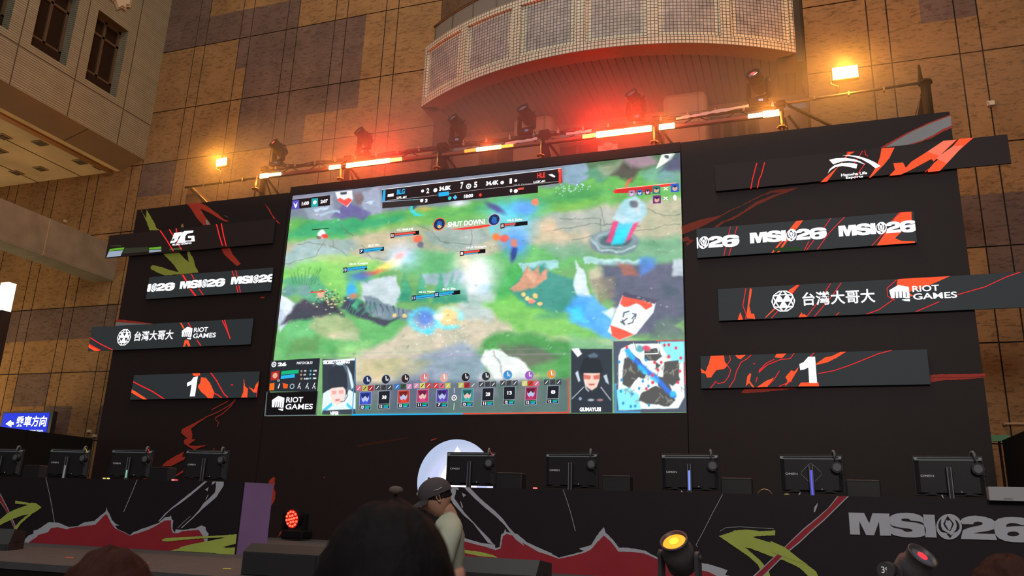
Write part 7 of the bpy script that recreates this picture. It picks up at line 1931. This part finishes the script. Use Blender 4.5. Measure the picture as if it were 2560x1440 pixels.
# --- reddish head bottom left
hc = Vector(PY(262, 1522, 1.65))
fl = Vector((hc.x, hc.y - .02, 0)); facing = math.radians(180 - 10)
R_ = Matrix.Rotation(facing, 3, 'Z')
t = person('person seen from behind at bottom left, only the top of reddish-brown hair showing', fl, facing, 1.58, ('fair', (0.45, 0.25, 0.17)), mat('top_brown', (.06, .035, .03), rough=.85), mat('trousers_black', (.02, .02, .02)), hc, R_)
hair_cap(t, hc, R_, hair_mat('hair_auburn', (0.040, 0.013, 0.010)), thick=.020, low=-.35, strands=0, seed=9, sx=1.1)

# --- brown hair at the bottom right corner
hc = Vector(PY(2535, 1540, 2.3))
fl = Vector((hc.x, hc.y - .02, 0)); facing = math.radians(180 + 14)
R_ = Matrix.Rotation(facing, 3, 'Z')
t = person('person at the bottom right corner, only the crown of brown hair showing', fl, facing, 1.60, ('fair2', (0.45, 0.25, 0.17)), mat('top_black', (.01, .01, .01)), mat('trousers_black', (.02, .02, .02)), hc, R_)
hair_cap(t, hc, R_, hair_mat('hair_brown', (0.04, 0.016, 0.012)), thick=.016, low=-.35, strands=0, seed=11)

# --- fuzzy microphone showing just above the dark head
p = PY(990, 1226, 3.6)
t = thing('fuzzy_microphone', 'grey fuzzy microphone cover sticking up behind the large dark head', 'microphone', (p.x, 3.6, 0))
b = MB(); fz = mat('windshield_grey', (0.11, 0.085, 0.075), rough=.95)
vs = b.sphere((p.x, 3.6, p.z), .034, fz, 28, 18, (1.0, .9, .62))
for v in vs:
    d_ = v.co - Vector(p); d_.x *= 1.05; v.co = Vector(p) + d_ * (1 + .05 * mnoise.noise(v.co * 90))
b.build('windshield', t)
b = MB(); b.cyl((p.x, 3.6, 0.02), (p.x, 3.6, p.z - .02), .008, blk, n=10); b.build('pole', t)
b = MB(); b.cyl((p.x, 3.6, 0), (p.x, 3.6, .02), .14, blk, n=24); b.build('foot', t)
# ------------------------------------------------------------------ stage haze around the truss, volume shaped to give the lamps a bloom
m = bpy.data.materials.new('stage_haze'); m.use_nodes = True; nt = m.node_tree
for n_ in list(nt.nodes): nt.nodes.remove(n_)
o_ = nt.nodes.new('ShaderNodeOutputMaterial'); v_ = nt.nodes.new('ShaderNodeVolumeScatter')
v_.inputs['Density'].default_value = 0.11; v_.inputs['Color'].default_value = (1, 1, 1, 1); v_.inputs['Anisotropy'].default_value = 0.1
tc_ = nt.nodes.new('ShaderNodeTexCoord'); mp_ = nt.nodes.new('ShaderNodeMapping'); mp_.vector_type = 'POINT'
mp_.inputs['Scale'].default_value = (1 / 11.8, 1 / 1.35, 1 / 2.0)
mp_.inputs['Location'].default_value = (5.3 / 11.8, -14.55 / 1.35, -9.35 / 2.0)
ln_ = nt.nodes.new('ShaderNodeVectorMath'); ln_.operation = 'LENGTH'
mr_ = nt.nodes.new('ShaderNodeMapRange'); mr_.interpolation_type = 'SMOOTHSTEP'; mr_.inputs[1].default_value = 0.30; mr_.inputs[2].default_value = 1.0; mr_.inputs[3].default_value = 0.19; mr_.inputs[4].default_value = 0.0
nt.links.new(tc_.outputs['Object'], mp_.inputs['Vector']); nt.links.new(mp_.outputs['Vector'], ln_.inputs[0]); nt.links.new(ln_.outputs['Value'], mr_.inputs[0]); nt.links.new(mr_.outputs[0], v_.inputs['Density'])
nt.links.new(v_.outputs[0], o_.inputs['Volume'])
b = MB(); i_ = b.mi(m); rings = []
for j in range(25):
    u_ = j / 24; x = -14.95 + 19.3 * u_; rr_ = math.sin(PI * (0.02 + .96 * u_)) ** .35
    rings.append([b.bm.verts.new((x, 14.55 + 1.36 * rr_ * math.cos(2 * PI * k / 28), 9.35 + 2.02 * rr_ * math.sin(2 * PI * k / 28))) for k in range(28)])
for A_, B_ in zip(rings, rings[1:]):
    for k in range(28): f = b.bm.faces.new((A_[k], A_[(k + 1) % 28], B_[(k + 1) % 28], B_[k]))
b.bm.faces.new(rings[0][::-1]); b.bm.faces.new(rings[-1]); bmesh.ops.recalc_face_normals(b.bm, faces=b.bm.faces[:])
hz_ = b.build('stage_haze', mt=1); tag(hz_, 'thin theatrical haze shaped to give the truss lights a red and amber bloom', 'haze', kind='stuff')
